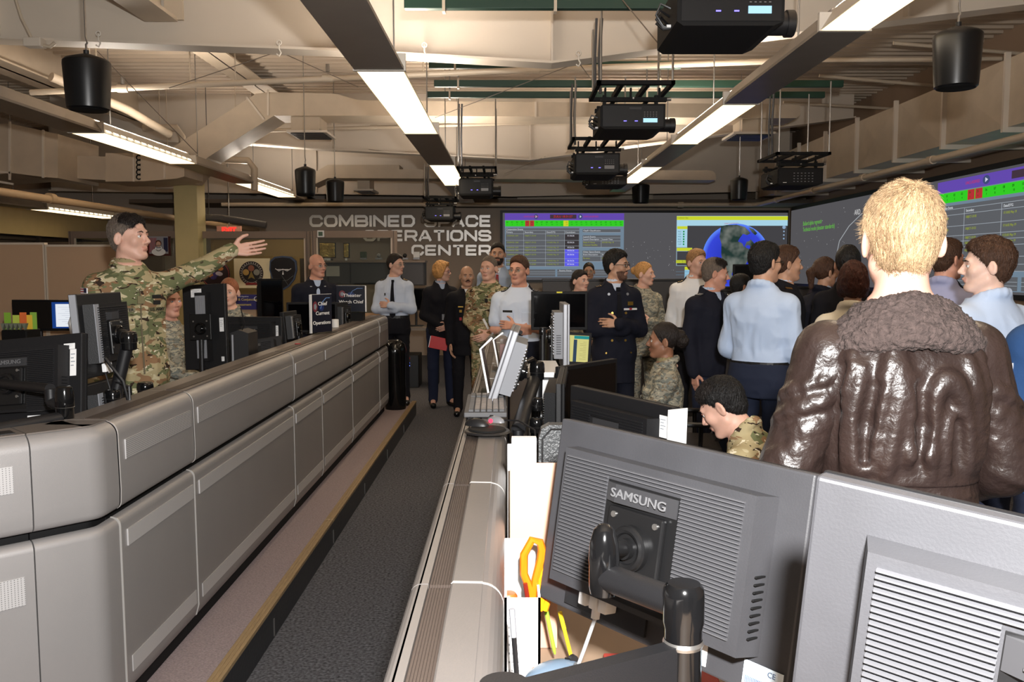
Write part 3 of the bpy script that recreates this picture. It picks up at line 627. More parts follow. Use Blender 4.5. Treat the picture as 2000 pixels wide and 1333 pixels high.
def globe(par, cx, cz, r, y):
    m = glow('globe_blue', (36, 50, 190)); nt = m.node_tree
    tc = nt.nodes.new('ShaderNodeTexCoord'); g = nt.nodes.new('ShaderNodeVectorMath'); g.operation = 'DISTANCE'; g.inputs[1].default_value = (0, 0, 0)
    rr = nt.nodes.new('ShaderNodeMath'); rr.operation = 'DIVIDE'; rr.inputs[1].default_value = r; cr = nt.nodes.new('ShaderNodeValToRGB'); e = cr.color_ramp.elements
    e[0].position = 0; e[0].color = lin((30, 40, 150)); e[1].position = 1; e[1].color = lin((90, 130, 235)); q = cr.color_ramp.elements.new(.86); q.color = lin((52, 66, 200))
    nt.links.new(tc.outputs['Object'], g.inputs[0]); nt.links.new(g.outputs['Value'], rr.inputs[0]); nt.links.new(rr.outputs[0], cr.inputs[0])
    nt.links.new(cr.outputs[0], nt.nodes['Emission'].inputs[0])
    o = MB().disc((0,0,0), (r,0,0), (0,0,r), 64).build('globe', m, par, (cx, y, cz))
    land = glow('globe_land', (44, 66, 62)); nt = land.node_tree; tc = nt.nodes.new('ShaderNodeTexCoord'); nn = nt.nodes.new('ShaderNodeTexNoise'); nn.inputs['Scale'].default_value = 4; cr = nt.nodes.new('ShaderNodeValToRGB')
    cr.color_ramp.elements[0].position = .4; cr.color_ramp.elements[0].color = lin((34, 52, 48)); cr.color_ramp.elements[1].position = .7; cr.color_ramp.elements[1].color = lin((112, 116, 110)); nt.links.new(tc.outputs['Object'], nn.inputs['Vector']); nt.links.new(nn.outputs[0], cr.inputs[0]); nt.links.new(cr.outputs[0], nt.nodes['Emission'].inputs[0])
    for nm, pl in (('north_america', [(-.46,.93),(-.3,.96),(0,.97),(.25,.9),(.42,.72),(.32,.66),(.2,.7),(.12,.6),(.05,.48),(.18,.42),(.24,.3),(.32,.5),(.42,.55),(.55,.4),(.6,.28),(.42,.1),(.36,-.08),(.25,-.28),(.3,-.5),(.22,-.48),(.14,-.32),(-.05,-.34),(-.12,-.5),(.0,-.66),(.12,-.7),(.2,-.85),(.05,-.8),(-.16,-.66),(-.26,-.42),(-.38,-.2),(-.44,.1),(-.44,.4),(-.5,.6)]),
                   ('greenland', [(.35,.9),(.5,.84),(.62,.72),(.56,.66),(.46,.74)])):
        mb = MB(); n = len(pl); vs = [(p[0]*r, -.0015, p[1]*r) for p in pl]; mb.put(vs, [tuple(range(n))])
        part(mb, nm, land, o)
    for q in [(.35,.32,.07),(.42,.26,.05),(.48,.2,.04),(.3,.56,.13)]:
        mb = MB(); mb.disc((q[0]*r, -.003, q[1]*r), (q[2]*r,0,0), (0,0,q[2]*.7*r), 12); part(mb, 'lake', glow('globe_lake', (48, 60, 190)), o)
globe(t, 462*k, H-92*k, 66*k, -.008)
mb = MB()
for i in range(4): mb.disc((555*k, -.006, H-(34+i*7)*k), (1.6*k,0,0), (0,0,1.6*k), 12)
mb.disc((555*k, -.0065, H-33*k), (3.4*k,0,0), (0,0,3.4*k), 16); part(mb, 'map_controls', rgl((130, 156, 184)), t)
mb = MB(); rnd = random.Random(2)
for i in range(40):
    x, z = 245+rnd.random()*95, 60+rnd.random()*60; s = .5+rnd.random()*.7; mb.box((x*k, -.002, H-z*k), ((x+s)*k, -.001, H-(z-s)*k))
part(mb, 'sensor_specks', rgl((150, 150, 152)), t)
mb = MB()
for i in range(2): mb.box((345*k, -.003, H-(120+i*6)*k), (560*k, -.0022, H-(119.4+i*6)*k))
part(mb, 'footer_lines', rgl((90, 120, 140)), t)
# right wall display: plane X = 5.58, reading along -Y
TR = Matrix.Rotation(-PI/2, 4, 'Z')
y0 = 17.3; zt, zb = 1.75+1.13, 1.75-.29
t = thing('display_wall', 'long dark display along the right wall with status tables and green text', 'screen', (5.58, y0, zb), (0, 0, -PI/2)); W = y0-4.6; H = zt-zb
part(MB().box((0, -.02, -.06), (W, .0, H+.07)), 'black_frame', black_pl, t); part(MB().box((.03, -.03, 0), (W, -.021, H)), 'screen_surface', wall_scr, t)
# the status window begins where the photo shows its left edge (x = 1829)
ya = 5.58*F_PX/(1829-995)
status_board(t, 4.4, H-.06, Matrix.Translation((y0-ya, -.031, .03)))
for s, x, z, c, sz in (('Bullard alpha regnestir\nTechnical mode (sleuster standards)', .75, H-.35, (90, 170, 60), .11), ('ARD', 3.2, H-.24, (190, 190, 190), .12)):
    text('caption', s, sz, rgl(c), t, at(x, -.034, z), .0005, 'LEFT')
mb = MB(); mb.tube([(2.5, -.034, .55), (2.6, -.034, .75), (3.0, -.034, .98), (3.5, -.034, 1.15)], .006, 4); part(mb, 'orbit_trace', rgl((150, 154, 158)), t)
mb = MB()
for i in range(60):
    x, z = .3+rnd.random()*4.8, .2+rnd.random()*1.1; s = .006+rnd.random()*.012; mb.box((x, -.034, z), (x+s, -.033, z+s))
part(mb, 'sensor_specks', rgl((150, 150, 152)), t)
mb = MB(); mb.box((3.9, -.034, H-.86), (5.0, -.032, H-.80)); part(mb, 'title_strip', rgl((156, 196, 214)), t)
# ================================================================ projectors
def projector(name, label, loc, w, h, dp, back=False, lcd=True, tilt=0, rods=.9, mount=True):
    """w along x, lens at +x end, body depth dp along +y, origin at body's lower front left corner"""
    t = thing(name, label, 'projector', loc, (0, tilt, 0)); s = w/1.0
    mb = MB(); mb.prism([(.0, .02), (.03, 0), (.90*w, 0), (w, .10*h), (w, h), (.05*w, h), (0, .9*h)], 1, 0, dp); part(mb, 'body', black_mt, t)
    part(MB().box((.04*w, -.004, .10*h), (.97*w, 0, .93*h), .003), 'side_cover', mat('projector_grey', (17, 17, 19), .5, spec=.3), t)
    if not back:
        ln = part(MB().cyl((w, dp*.45, h*.36), (w*1.16, dp*.45, h*.36), h*.27).cyl((w*1.16, dp*.45, h*.36), (w*1.23, dp*.45, h*.36), h*.31).torus((w*1.23, dp*.45, h*.36), h*.28, h*.03, (1,0,0)), 'lens', black_pl, t)
        part(MB().cyl((w*1.215, dp*.45, h*.36), (w*1.232, dp*.45, h*.36), h*.24), 'lens_glass', screen_off, ln)
        for fx in (.36, .53): part(MB().box(((fx)*w, -.008, .30*h), ((fx+.045)*w, -.004, .33*h)), 'status_light', glow('led_violet', (120, 110, 255), 2.5), t)
        part(MB().box((.66*w, -.009, .26*h), (.875*w, -.004, .42*h)), 'display_panel', glow('lcd_blue', (170, 215, 245), 1.2) if lcd else mat('lcd_dim', (120, 120, 122), .3), t)
        mb = MB()
        for r in range(3):
            for c in range(5): mb.box(((.67+c*.045)*w, -.007, (.50+r*.08)*h), ((.69+c*.045)*w, -.004, (.515+r*.08)*h))
        part(mb, 'keypad', mat('key_grey', (130, 130, 130), .5), t)
        part(MB().box((.45*w, -.006, .78*h), (.63*w, -.004, .86*h)), 'name_plate', dark_mt, t)
    else:
        mb = MB()
        for r in range(4):
            for c in range(6): mb.box(((.35+c*.08)*w, -.008, (.2+r*.16)*h), ((.38+c*.08)*w, -.004, (.23+r*.16)*h))
        part(mb, 'port', silver, t)
        part(MB().box((.12*w, -.008, .14*h), (.2*w, -.004, .17*h)), 'sticker', white_pl, t)
    mb = MB()
    for q in range(3): mb.tube([(-.0, dp*.3+q*.03, h*(.6-.15*q)), (-.10*s, dp*.3, h*(.7-.15*q)), (-.14*s, dp*.3, h*(.45-.1*q)), (-.07*s, dp*.3, h*(.2-.04*q)), (0, dp*.3, h*(.15))], .008*s+.002, 6)
    part(mb, 'cable', black_pl, t); part(MB().box((-.04*s, dp*.28, h*.16), (0, dp*.34, h*.22)), 'plug', white_pl, t)
    if mount:
        zt = h+.05*s
        mb = MB(); mb.box((.05*w, .04, h), (.1*w, .08, zt+.1*s)); mb.box((.85*w, .04, h), (.9*w, .08, zt+.1*s)); mb.box((.05*w, dp-.08, h), (.1*w, dp-.04, zt+.1*s)); mb.box((.85*w, dp-.08, h), (.9*w, dp-.04, zt+.1*s))
        mb.box((.02*w, .02, zt), (1.03*w, .07, zt+.06*s)); mb.box((.02*w, dp-.07, zt), (1.03*w, dp-.02, zt+.06*s)); mb.box((.2*w, .03, zt+.01), (.26*w, dp-.03, zt+.05*s)); mb.box((.72*w, .03, zt+.01), (.78*w, dp-.03, zt+.05*s))
        mo = part(mb, 'ceiling_mount', black_mt, t)
        z2 = zt+.22*s
        mb = MB(); mb.box((-.06*w, -.06, z2), (1.12*w, -.01, z2+.06*s)); mb.box((-.06*w, dp+.01, z2), (1.12*w, dp+.06, z2+.06*s)); mb.box((-.06*w, -.06, z2), (0, dp+.06, z2+.06*s)); mb.box((1.06*w, -.06, z2), (1.12*w, dp+.06, z2+.06*s)); mb.box((.3*w, 0, z2), (.36*w, dp, z2+.04)); mb.box((.7*w, 0, z2), (.76*w, dp, z2+.04))
        for xx in (.1, .5, .95): mb.box((xx*w, dp*.3, zt+.05*s), ((xx+.03)*w, dp*.34, z2+.02))
        part(mb, 'mount_frame', black_mt, mo)
        for xx, yy in ((.0, -.03), (1.09*w, -.03), (.0, dp+.03), (1.09*w, dp+.03)): part(MB().tube([(xx, yy, z2), (xx, yy, z2+rods)], .008, 6), 'threaded_rod', steel, mo)
        mb = MB(); mb.tube([(.06*w, dp*.5, z2), (.04*w, dp*.5, z2+rods*.5), (.07*w, dp*.5, z2+rods)], .018*s+.004, 8); mb.tube([(-.02*w, dp*.5, z2), (-.03*w, dp*.5, z2+rods*.5), (-.01*w, dp*.5, z2+rods)], .012*s+.004, 8)
        part(mb, 'flexible_conduit', mat('conduit_grey', (70, 70, 72), .5), mo)
        mb = MB(); mb.cyl((1.02*w, .1, zt+.03), (1.1*w, .1, zt+.03), .012).cyl((1.08*w, .1, zt+.03), (1.12*w, .1, zt+.03), .03*s); mb.cyl((.5*w, -.02, zt+.03*s), (.5*w, .0, zt+.03*s), .014*s)
        part(mb, 'adjusting_knob', steel, mo)
    return t
def proj_at(label, x0, x1, yb, yt, d, dp, **kw):
    a, b = px(x0, yb, d), px(x1, yt, d); return projector('ceiling_projector', label, a, b.x-a.x, b.z-a.z, dp, **kw)
proj_at('nearest black projector with a lit blue panel, cut by the top of the picture', 1322, 1534, 50, -40, 4.2, .55, rods=1.0, mount=False)
proj_at('black projector with a lit blue panel hanging second from the camera', 1172, 1300, 252, 203, 6.4, .55, rods=.55)
proj_at('black projector with an unlit grey panel just behind and below the lit one', 1122, 1211, 341, 299, 8.6, .6, lcd=False, rods=.6)
proj_at('black projector hanging over the middle light row, above the display edge', 896, 962, 382, 348, 11.0, .6, lcd=False, rods=.85)
proj_at('farthest black projector, in front of the word SPACE on the wall', 830, 885, 430, 403, 13.0, .6, lcd=False, rods=.5)
proj_at('black projector seen from behind, near the right-hand duct', 1518, 1608, 362, 328, 9.2, .6, back=True, rods=.75)
proj_at('low black projector directly beneath the one with the unlit panel', 1150, 1225, 362, 344, 10.5, .55, back=True, mount=False)
# ================================================================ hanging loudspeakers
def speaker(x0, x1, yt, yb, d, label):
    a, b = px(x0, yb, d), px(x1, yt, d); r = (b.x-a.x)/2; h = b.z-a.z; c = Vector(((a.x+b.x)/2, d, a.z))
    t = thing('pendant_speaker', label, 'loudspeaker', c)
    part(MB().lathe([(0, .02*h), (r*.80, 0), (r*.88, .03*h), (r*.90, .10*h), (r*.96, .5*h), (r, .80*h), (r*.99, .86*h), (r*.9, .90*h), (r*.3, .985*h), (r*.12, h), (0, h)]), 'shell', mat('speaker_black', (13, 14, 16), .33, spec=.35), t)
    part(MB().lathe([(0, -.001), (r*.78, -.001), (r*.80, .02*h), (r*.7, -.006*h), (0, -.004*h)]), 'grille', black_mt, t)
    part(MB().cyl((0,0,h), (0,0,h*1.07), r*.12), 'cable_gland', black_pl, t)
    part(MB().tube([(0,0,h*1.07), (0,0,h*1.07+.1*h), (r*.06,0,h*1.2), (0,0,h*1.3), (0,0,4.45-c.z)], .006 if r > .1 else .005, 6), 'hanging_cable', steel, t)
for a in [(129, 213, 106, 216, 5.2, 'large black hanging speaker at the upper left'), (1822, 1917, 52, 173, 4.7, 'large black hanging speaker at the upper right'), (577, 616, 325, 383, 10.2, 'black hanging speaker left of the wall lettering, the nearer of the pair'),
          (637, 672, 349, 395, 12.6, 'black hanging speaker, the smaller of the pair left of the wall lettering'), (1234, 1269, 357, 398, 15.9, 'small black hanging speaker just below the right light row'), (1426, 1461, 346, 391, 12.2, 'small black hanging speaker over the globe map')]: speaker(*a)
# ================================================================ cubicle panels, glass partition, objects behind
cloth = mat('panel_fabric', (190, 158, 128), .95, bump=.5, bscale=500)
alum = mat('panel_trim', (214, 200, 182), .4, .3)
frame_m = mat('partition_frame', (138, 120, 106), .5)
def cub(x0, x1, yt, yb, d, label):
    a, b = px(x0, yb, d), px(x1, yt, d); t = thing('cubicle_divider', label, 'partition', (a.x, d, 0)); w = b.x-a.x
    part(MB().box((.02, 0, .18), (w-.02, .05, b.z-.02)), 'fabric_panel', cloth, t)
    mb = MB(); mb.box((0, -.005, .16), (.02, .055, b.z)); mb.box((w-.02, -.005, .16), (w, .055, b.z)); mb.box((.02, -.005, b.z-.02), (w-.02, .055, b.z)); part(mb, 'trim_frame', alum, t)
cub(-330, 87, 474, 600, 8.4, 'tan fabric cubicle panel at the far left'); cub(92, 233, 478, 600, 8.4, 'tan fabric cubicle panel directly behind the pointing soldier')
gl_m = glass('partition_glass', keep=.95, refl=.05)
def partition(xs, yt, yb, d, label):
    a = px(xs[0], yt, d); b = px(xs[-1], yt, d); t = thing('glass_partition', label, 'partition', (a.x, d, 0)); h = a.z; w = b.x-a.x
    mb = MB(); mb.box((0, 0, h-.10), (w, .06, h)); part(mb, 'top_rail', frame_m, t)
    for x in xs:
        q = px(x, yt, d).x-a.x; part(MB().box((q-.035, -.005, 0), (q+.035, .065, h)), 'post', frame_m, t)
        part(MB().box((q-.012, -.008, .2), (q-.006, -.004, h)), 'post_channel', dark_mt, t)
    for x0, x1 in zip(xs, xs[1:]):
        p, q = px(x0, yt, d).x-a.x+.036, px(x1, yt, d).x-a.x-.036
        part(MB().box((p, .025, 1.1), (q, .035, h-.101)), 'glass_pane', gl_m, t); part(MB().box((p, 0, 0), (q, .06, 1.099)), 'lower_panel', cloth, t)
        for e in (p, q-.02): part(MB().box((e, .015, 1.1), (e+.02, .045, h-.101)), 'pane_edge', alum, t)
partition([138, 375, 600], 452, 560, 12.8, 'brown-framed glass partition left of the wall lettering')
partition([612, 770], 451, 560, 12.7, 'brown-framed glass partition panel in front of the letters O and P')
struct('wall_inner', MB().box((px(398, 0, 16).x, 16, 0), (px(603, 0, 16).x, 16.1, px(500, 468, 16).z)), mat('inner_yellow', (150, 122, 78), .8))
struct('wall_inner_low', MB().box((px(-80, 0, 15).x, 15, 0), (px(300, 0, 15).x, 15.1, 2.2)), mat('inner_brown', (92, 78, 66), .8))
# exit sign
a = px(447, 450, 14.5); t = thing('exit_sign', 'small red lettered EXIT sign above the glass partition', 'sign', a)
part(MB().box((-.2, 0, -.06), (.2, .04, .07)), 'sign_box', mat('exit_pink', (205, 150, 130), .5), t); part(MB().cyl((0, .02, .07), (0, .02, 4.44-a.z), .01, seg=6), 'hanger_rod', steel, t); text('exit_letters', 'EXIT', .115, glow('exit_red', (255, 50, 40), 1.6), t, at(0, -.004, 0), .002, bold=.006)
a = px(626, 457, 12.665); t = thing('thermostat', 'white square thermostat with green display on the partition frame', 'thermostat', a)
part(MB().box((-.05, 0, -.05), (.05, .03, .05), .008), 'case', white_pl, t); part(MB().box((-.03, -.004, -.03), (.03, 0, .03)), 'display', mat('lcd_green', (70, 96, 80), .3), t)
# framed portrait of an astronaut
d = 12.765; a, b = px(288, 500, d), px(332, 462, d); t = thing('framed_portrait', 'framed portrait of an astronaut before flags, hung on the glass partition', 'picture', (a.x, d, a.z)); w, h = b.x-a.x, b.z-a.z
part(MB().box((0, 0, 0), (w, .03, h)), 'frame', mat('frame_mahogany', (74, 24, 18), .3), t); part(MB().box((.03, -.003, .03), (w-.03, 0, h)), 'backing', mat('portrait_ground', (150, 150, 158), .6), t)
for i in range(5):
    mb = MB(); mb.put([(.04+i*.022, -.005, h-.02), (.05+i*.022, -.005, h-.02), (.035+i*.022, -.005, .05), (.025+i*.022, -.005, .05)], [(0,1,2,3)]); part(mb, 'flag_stripe', mat('flag_red', (170, 40, 44), .6), t)
part(MB().box((w*.72, -.005, .06), (w-.035, -.004, h-.02)), 'flag_field', mat('flag_navy', (30, 32, 70), .6), t)
part(MB().disc((w*.5, -.008, h*.64), (w*.135, 0, 0), (0, 0, h*.17), 24), 'portrait_hair', mat('hair_red', (96, 48, 30), .7), t); part(MB().disc((w*.5, -.010, h*.6), (w*.1, 0, 0), (0, 0, h*.14), 24), 'portrait_face', mat('skin_print', (222, 178, 152), .7), t)
part(MB().disc((w*.5, -.009, h*.2), (w*.3, 0, 0), (0, 0, h*.2), 24), 'white_suit', white_pl, t); part(MB().torus((w*.5, -.012, h*.4), w*.12, .006, (0,1,0)), 'suit_ring', steel, t)
# dark round emblem behind the pointing arm
d = 12.775; c = px(421, 536, d); r = px(449, 536, d).x-c.x; t = thing('round_emblem', 'large dark round emblem disc half hidden by the pointing arm', 'emblem', c)
part(MB().cyl((0, 0, 0), (0, .02, 0), r), 'disc', mat('emblem_dark', (44, 26, 34), .4), t); part(MB().torus((0, -.002, 0), r*.93, r*.03, (0,1,0), 40), 'rim', mat('emblem_rim', (150, 60, 50), .4), t)
rn = random.Random(9)
for i in range(7): a_ = rn.random()*6; q = rn.random()*r*.6; part(MB().disc((q*math.cos(a_), -.004-.0006*i, q*math.sin(a_)), (r*.22, 0, 0), (0, 0, r*.14), 9), 'emblem_figure', mat('emblem_c%d' % (i % 3), [(60, 50, 110), (190, 120, 60), (190, 180, 190)][i % 3], .5), t)
# white poster with round mission patch
d = 12.78; a, b = px(458, 563, d), px(527, 505, d); t = thing('mission_poster', 'cream square poster with a black round mission patch', 'poster', (a.x, d, a.z)); w, h = b.x-a.x, b.z-a.z
part(MB().box((0, 0, 0), (w, .015, h)), 'board', mat('poster_cream', (236, 222, 182), .6), t); cx_, cz_ = w*.48, h*.5; r = w*.33
part(MB().disc((cx_, -.002, cz_), (r,0,0), (0,0,r)), 'patch_ground', mat('patch_black', (26, 22, 28), .5), t); part(MB().torus((cx_, -.003, cz_), r*.98, r*.03, (0,1,0), 40, 6), 'patch_rim', mat('patch_rim', (60, 40, 34), .5), t)
part(MB().torus((cx_, -.004, cz_), r*.78, r*.015, (0,1,0), 40, 6), 'inner_ring', mat('patch_white', (196, 190, 180), .5), t)
for (u, v, c_) in ((0, .42, (150, 90, 70)), (-.45, .08, (196, 160, 90)), (.45, .08, (150, 150, 140))): part(MB().disc((cx_+u*r, -.006, cz_+v*r), (r*.26,0,0), (0,0,r*.26), 20), 'inset_circle', mat('inset_%d' % c_[0]+str(c_[1]), c_, .5), t)
mb = MB(); mb.put([(cx_, -.008, cz_+.2*r), (cx_+.3*r, -.008, cz_-.5*r), (cx_, -.008, cz_-.35*r), (cx_-.3*r, -.008, cz_-.5*r)], [(0,1,2,3)]); part(mb, 'delta_mark', mat('delta_gold', (150, 130, 70), .5), t)
mb = MB()
for i in range(28):
    a_ = 2*PI*i/28; mb.box((cx_+r*.88*math.cos(a_)-.006, -.004, cz_+r*.88*math.sin(a_)-.008), (cx_+r*.88*math.cos(a_)+.006, -.003, cz_+r*.88*math.sin(a_)+.008))
part(mb, 'ring_lettering', mat('patch_white', (196, 190, 180)), t)
mb = MB(); mb.box((cx_-.5*r, -.006, cz_-1.0*r), (cx_+.5*r, -.004, cz_-.8*r)); part(mb, 'ribbon', mat('ribbon_red', (150, 30, 30), .5), t)
# shield emblem
d = 12.755; c = px(553, 533, d); s = (px(580, 533, d).x-c.x); t = thing('shield_emblem', 'dark blue shield emblem with a winged white mark, right of the cream poster', 'emblem', c)
sh = [(-.95,.85),(-.6,1.15),(0,1.22),(.6,1.15),(.95,.85),(1.0,.2),(.8,-.5),(.4,-1.0),(0,-1.25),(-.4,-1.0),(-.8,-.5),(-1.0,.2)]
part(MB().prism([(x*s, z*s) for x, z in sh], 1, 0, .04), 'shield_edge', mat('shield_edge', (60, 76, 104), .35), t); part(MB().prism([(x*s*.9, z*s*.9) for x, z in sh], 1, -.006, 0), 'shield_face', mat('shield_face', (12, 14, 22), .3), t)
mb = MB(); mb.tube([(-.55*s, -.01, .30*s), (-.3*s, -.01, .12*s), (0, -.01, .26*s), (.3*s, -.01, .12*s), (.6*s, -.01, .30*s)], .028*s, 5); mb.tube([(-.4*s,-.01,.22*s), (.42*s,-.01,.22*s)], .04*s, 5); part(mb, 'winged_mark', white_pl, t)
mb = MB(); mb.box((-.05*s, -.012, -.15*s), (.05*s, -.008, 0)); mb.box((-.02*s, -.012, 0), (.02*s, -.008, .12*s)); part(mb, 'small_chess_mark', white_pl, t)
mb = MB(); mb.tube([(.75*s, -.008, -.2*s), (.3*s, -.008, -.55*s), (-.3*s, -.008, -.6*s)][::-1], .015*s, 4); mb.tube([(-.1*s,-.008,-.2*s), (.35*s,-.008,-.9*s)], .012*s, 4); part(mb, 'orbit_line', mat('orbit_grey', (110, 120, 120), .4), t)
# overhead cabinets, shelf with gold foil bags, boxes
cab_m = mat('cabinet_dark', (58, 55, 56), .5, bump=.05)
d = 13.6
for (x0, x1, y0, y1, lb) in [(640, 684, 513, 556, 'dark overhead cabinet behind the bald officer'), (684, 772, 513, 556, 'dark overhead cabinet behind the officer with the black tie'), (772, 828, 510, 558, 'dark overhead cabinet at the right end of the shelf'), (586, 640, 505, 560, 'dark overhead cabinet left of the bald officer')]:
    a, b = px(x0, y1, d), px(x1, y0, d); t = thing('overhead_cabinet', lb, 'cabinet', (a.x, d, a.z)); w, h = b.x-a.x, b.z-a.z
    part(MB().box((0, .02, 0), (w, .4, h)), 'cabinet_body', cab_m, t); part(MB().box((.01, 0, .01), (w-.01, .02, h-.01), .005), 'flap_door', mat('cabinet_door', (66, 62, 63), .4), t); part(MB().box((w*.4, -.008, .02), (w*.6, 0, .03)), 'handle', dark_mt, t)
a, b = px(625, 513, 13.55), px(830, 508, 13.55)
tag(MB().box((0, 0, 0), (b.x-a.x, .42, .03)).build('wall_shelf', frame_m, loc=(a.x, 13.55, a.z)), 'brown shelf running over the dark overhead cabinets', 'shelf')
foil = mat('gold_foil', (226, 196, 120), .22, .9, bump=1.0, bscale=14)
for (x0, x1, y0, y1, lb) in [(624, 653, 475, 503, 'crinkled gold foil square on the shelf, the larger one'), (671, 680, 476, 503, 'narrow crinkled gold foil strip on the shelf')]:
    a, b = px(x0, y1, 13.6), px(x1, y0, 13.6); t = thing('foil_display', lb, 'foil sample', (a.x, 13.62, a.z)); w, h = b.x-a.x, b.z-a.z
    part(MB().box((.0, 0, 0), (w, .03, h), .008), 'foil_sheet', foil, t); part(MB().box((-.01, .032, -.01), (w+.01, .05, h+.01)), 'backing', black_pl, t); part(MB().box((w*.3, -.02, -.06), (w*.7, .03, -.012)), 'stand', white_pl, t)
for (x, lb, m_) in [(709, 'small green box on the wall shelf', mat('box_green', (60, 80, 62), .6)), (739, 'small round trophy on the wall shelf left of the officer with the black tie', silver), (790, 'small dark trophy on the right part of the wall shelf', dark_mt), (813, 'small white card on the right end of the wall shelf', white_pl)]:
    c = px(x, 507, 13.62); t = thing('shelf_trophy', lb, 'ornament', (c.x, 13.64, c.z)); part(MB().box((-.05, 0, 0), (.05, .06, .025)), 'plinth', silver, t)
    part(MB().box((-.05, .01, .025), (.05, .05, .12), .01) if 'box' in lb or 'card' in lb else MB().ball((0, .03, .06), .035), 'ornament_body', m_, t)
a, b = px(637, 540, 13.588), px(663, 520, 13.588); tag(MB().box((0, 0, 0), (b.x-a.x, .01, b.z-a.z), .002).build('white_notice', mat('notice_grey', (196, 192, 184), .6), loc=a), 'pale notice pinned behind the bald officer', 'notice')
# back workstation between the left row and the display
d = 12.6; a, b = px(778, 640, d), px(850, 630, d)
t = thing('back_desk', 'dark workstation desk below the overhead cabinets', 'desk', (a.x, d, 0)); w = b.x-a.x
part(MB().box((0, 0, .85), (w, .7, .89)), 'desk_top', mat('back_desk_top', (120, 110, 100), .5), t)
for x in (0, w-.04): part(MB().box((x, .02, 0), (x+.04, .68, .849)), 'leg', black_mt, t)
t = thing('computer_tower', 'black computer tower with blue lights under the back desk', 'computer', (px(800, 700, d).x, d+.1, 0)); part(MB().box((-.12, 0, .0), (.12, .5, .48), .008), 'case', black_pl, t)
for z in (.32, .36): part(MB().box((-.02, -.004, z), (-.008, 0, z+.012)), 'status_light', glow('led_blue', (90, 120, 255), 4), t)
part(MB().box((-.07, -.004, .42), (.0, 0, .45)), 'red_badge', mat('badge_red', (120, 20, 20)), t)
# black waste bin at the console end
c = px(768, 790, 9.82); t = thing('round_bin', 'glossy black domed waste bin at the end of the left console row', 'bin', (c.x+.03, 9.80, .16))
part(MB().lathe([(0, 0), (.115, 0), (.12, .02), (.125, .64), (0.115, .64)]), 'bin_body', black_gl, t); part(MB().lathe([(.13, .64), (.13, .67), (.115, .74), (.07, .79), (0, .81)]), 'dome_lid', black_gl, t)
# console silhouettes and divider walls behind the crowd
for (x0, x1, yt, d, lb, th) in [(1060, 1340, 545, 10.8, 'low charcoal divider behind the navy officer', .1), (1345, 1580, 560, 10.2, 'low charcoal divider under the globe map', .1)]:
    a, b = px(x0, yt, d), px(x1, yt, d); t = thing('low_divider', lb, 'partition', (a.x, d, 0)); part(MB().box((0, 0, 0), (b.x-a.x, th, a.z-.03)), 'divider_panel', cab_m, t); part(MB().box((-.01, -.01, a.z-.03), (b.x-a.x+.01, th+.01, a.z), .006), 'cap_rail', dark_mt, t)
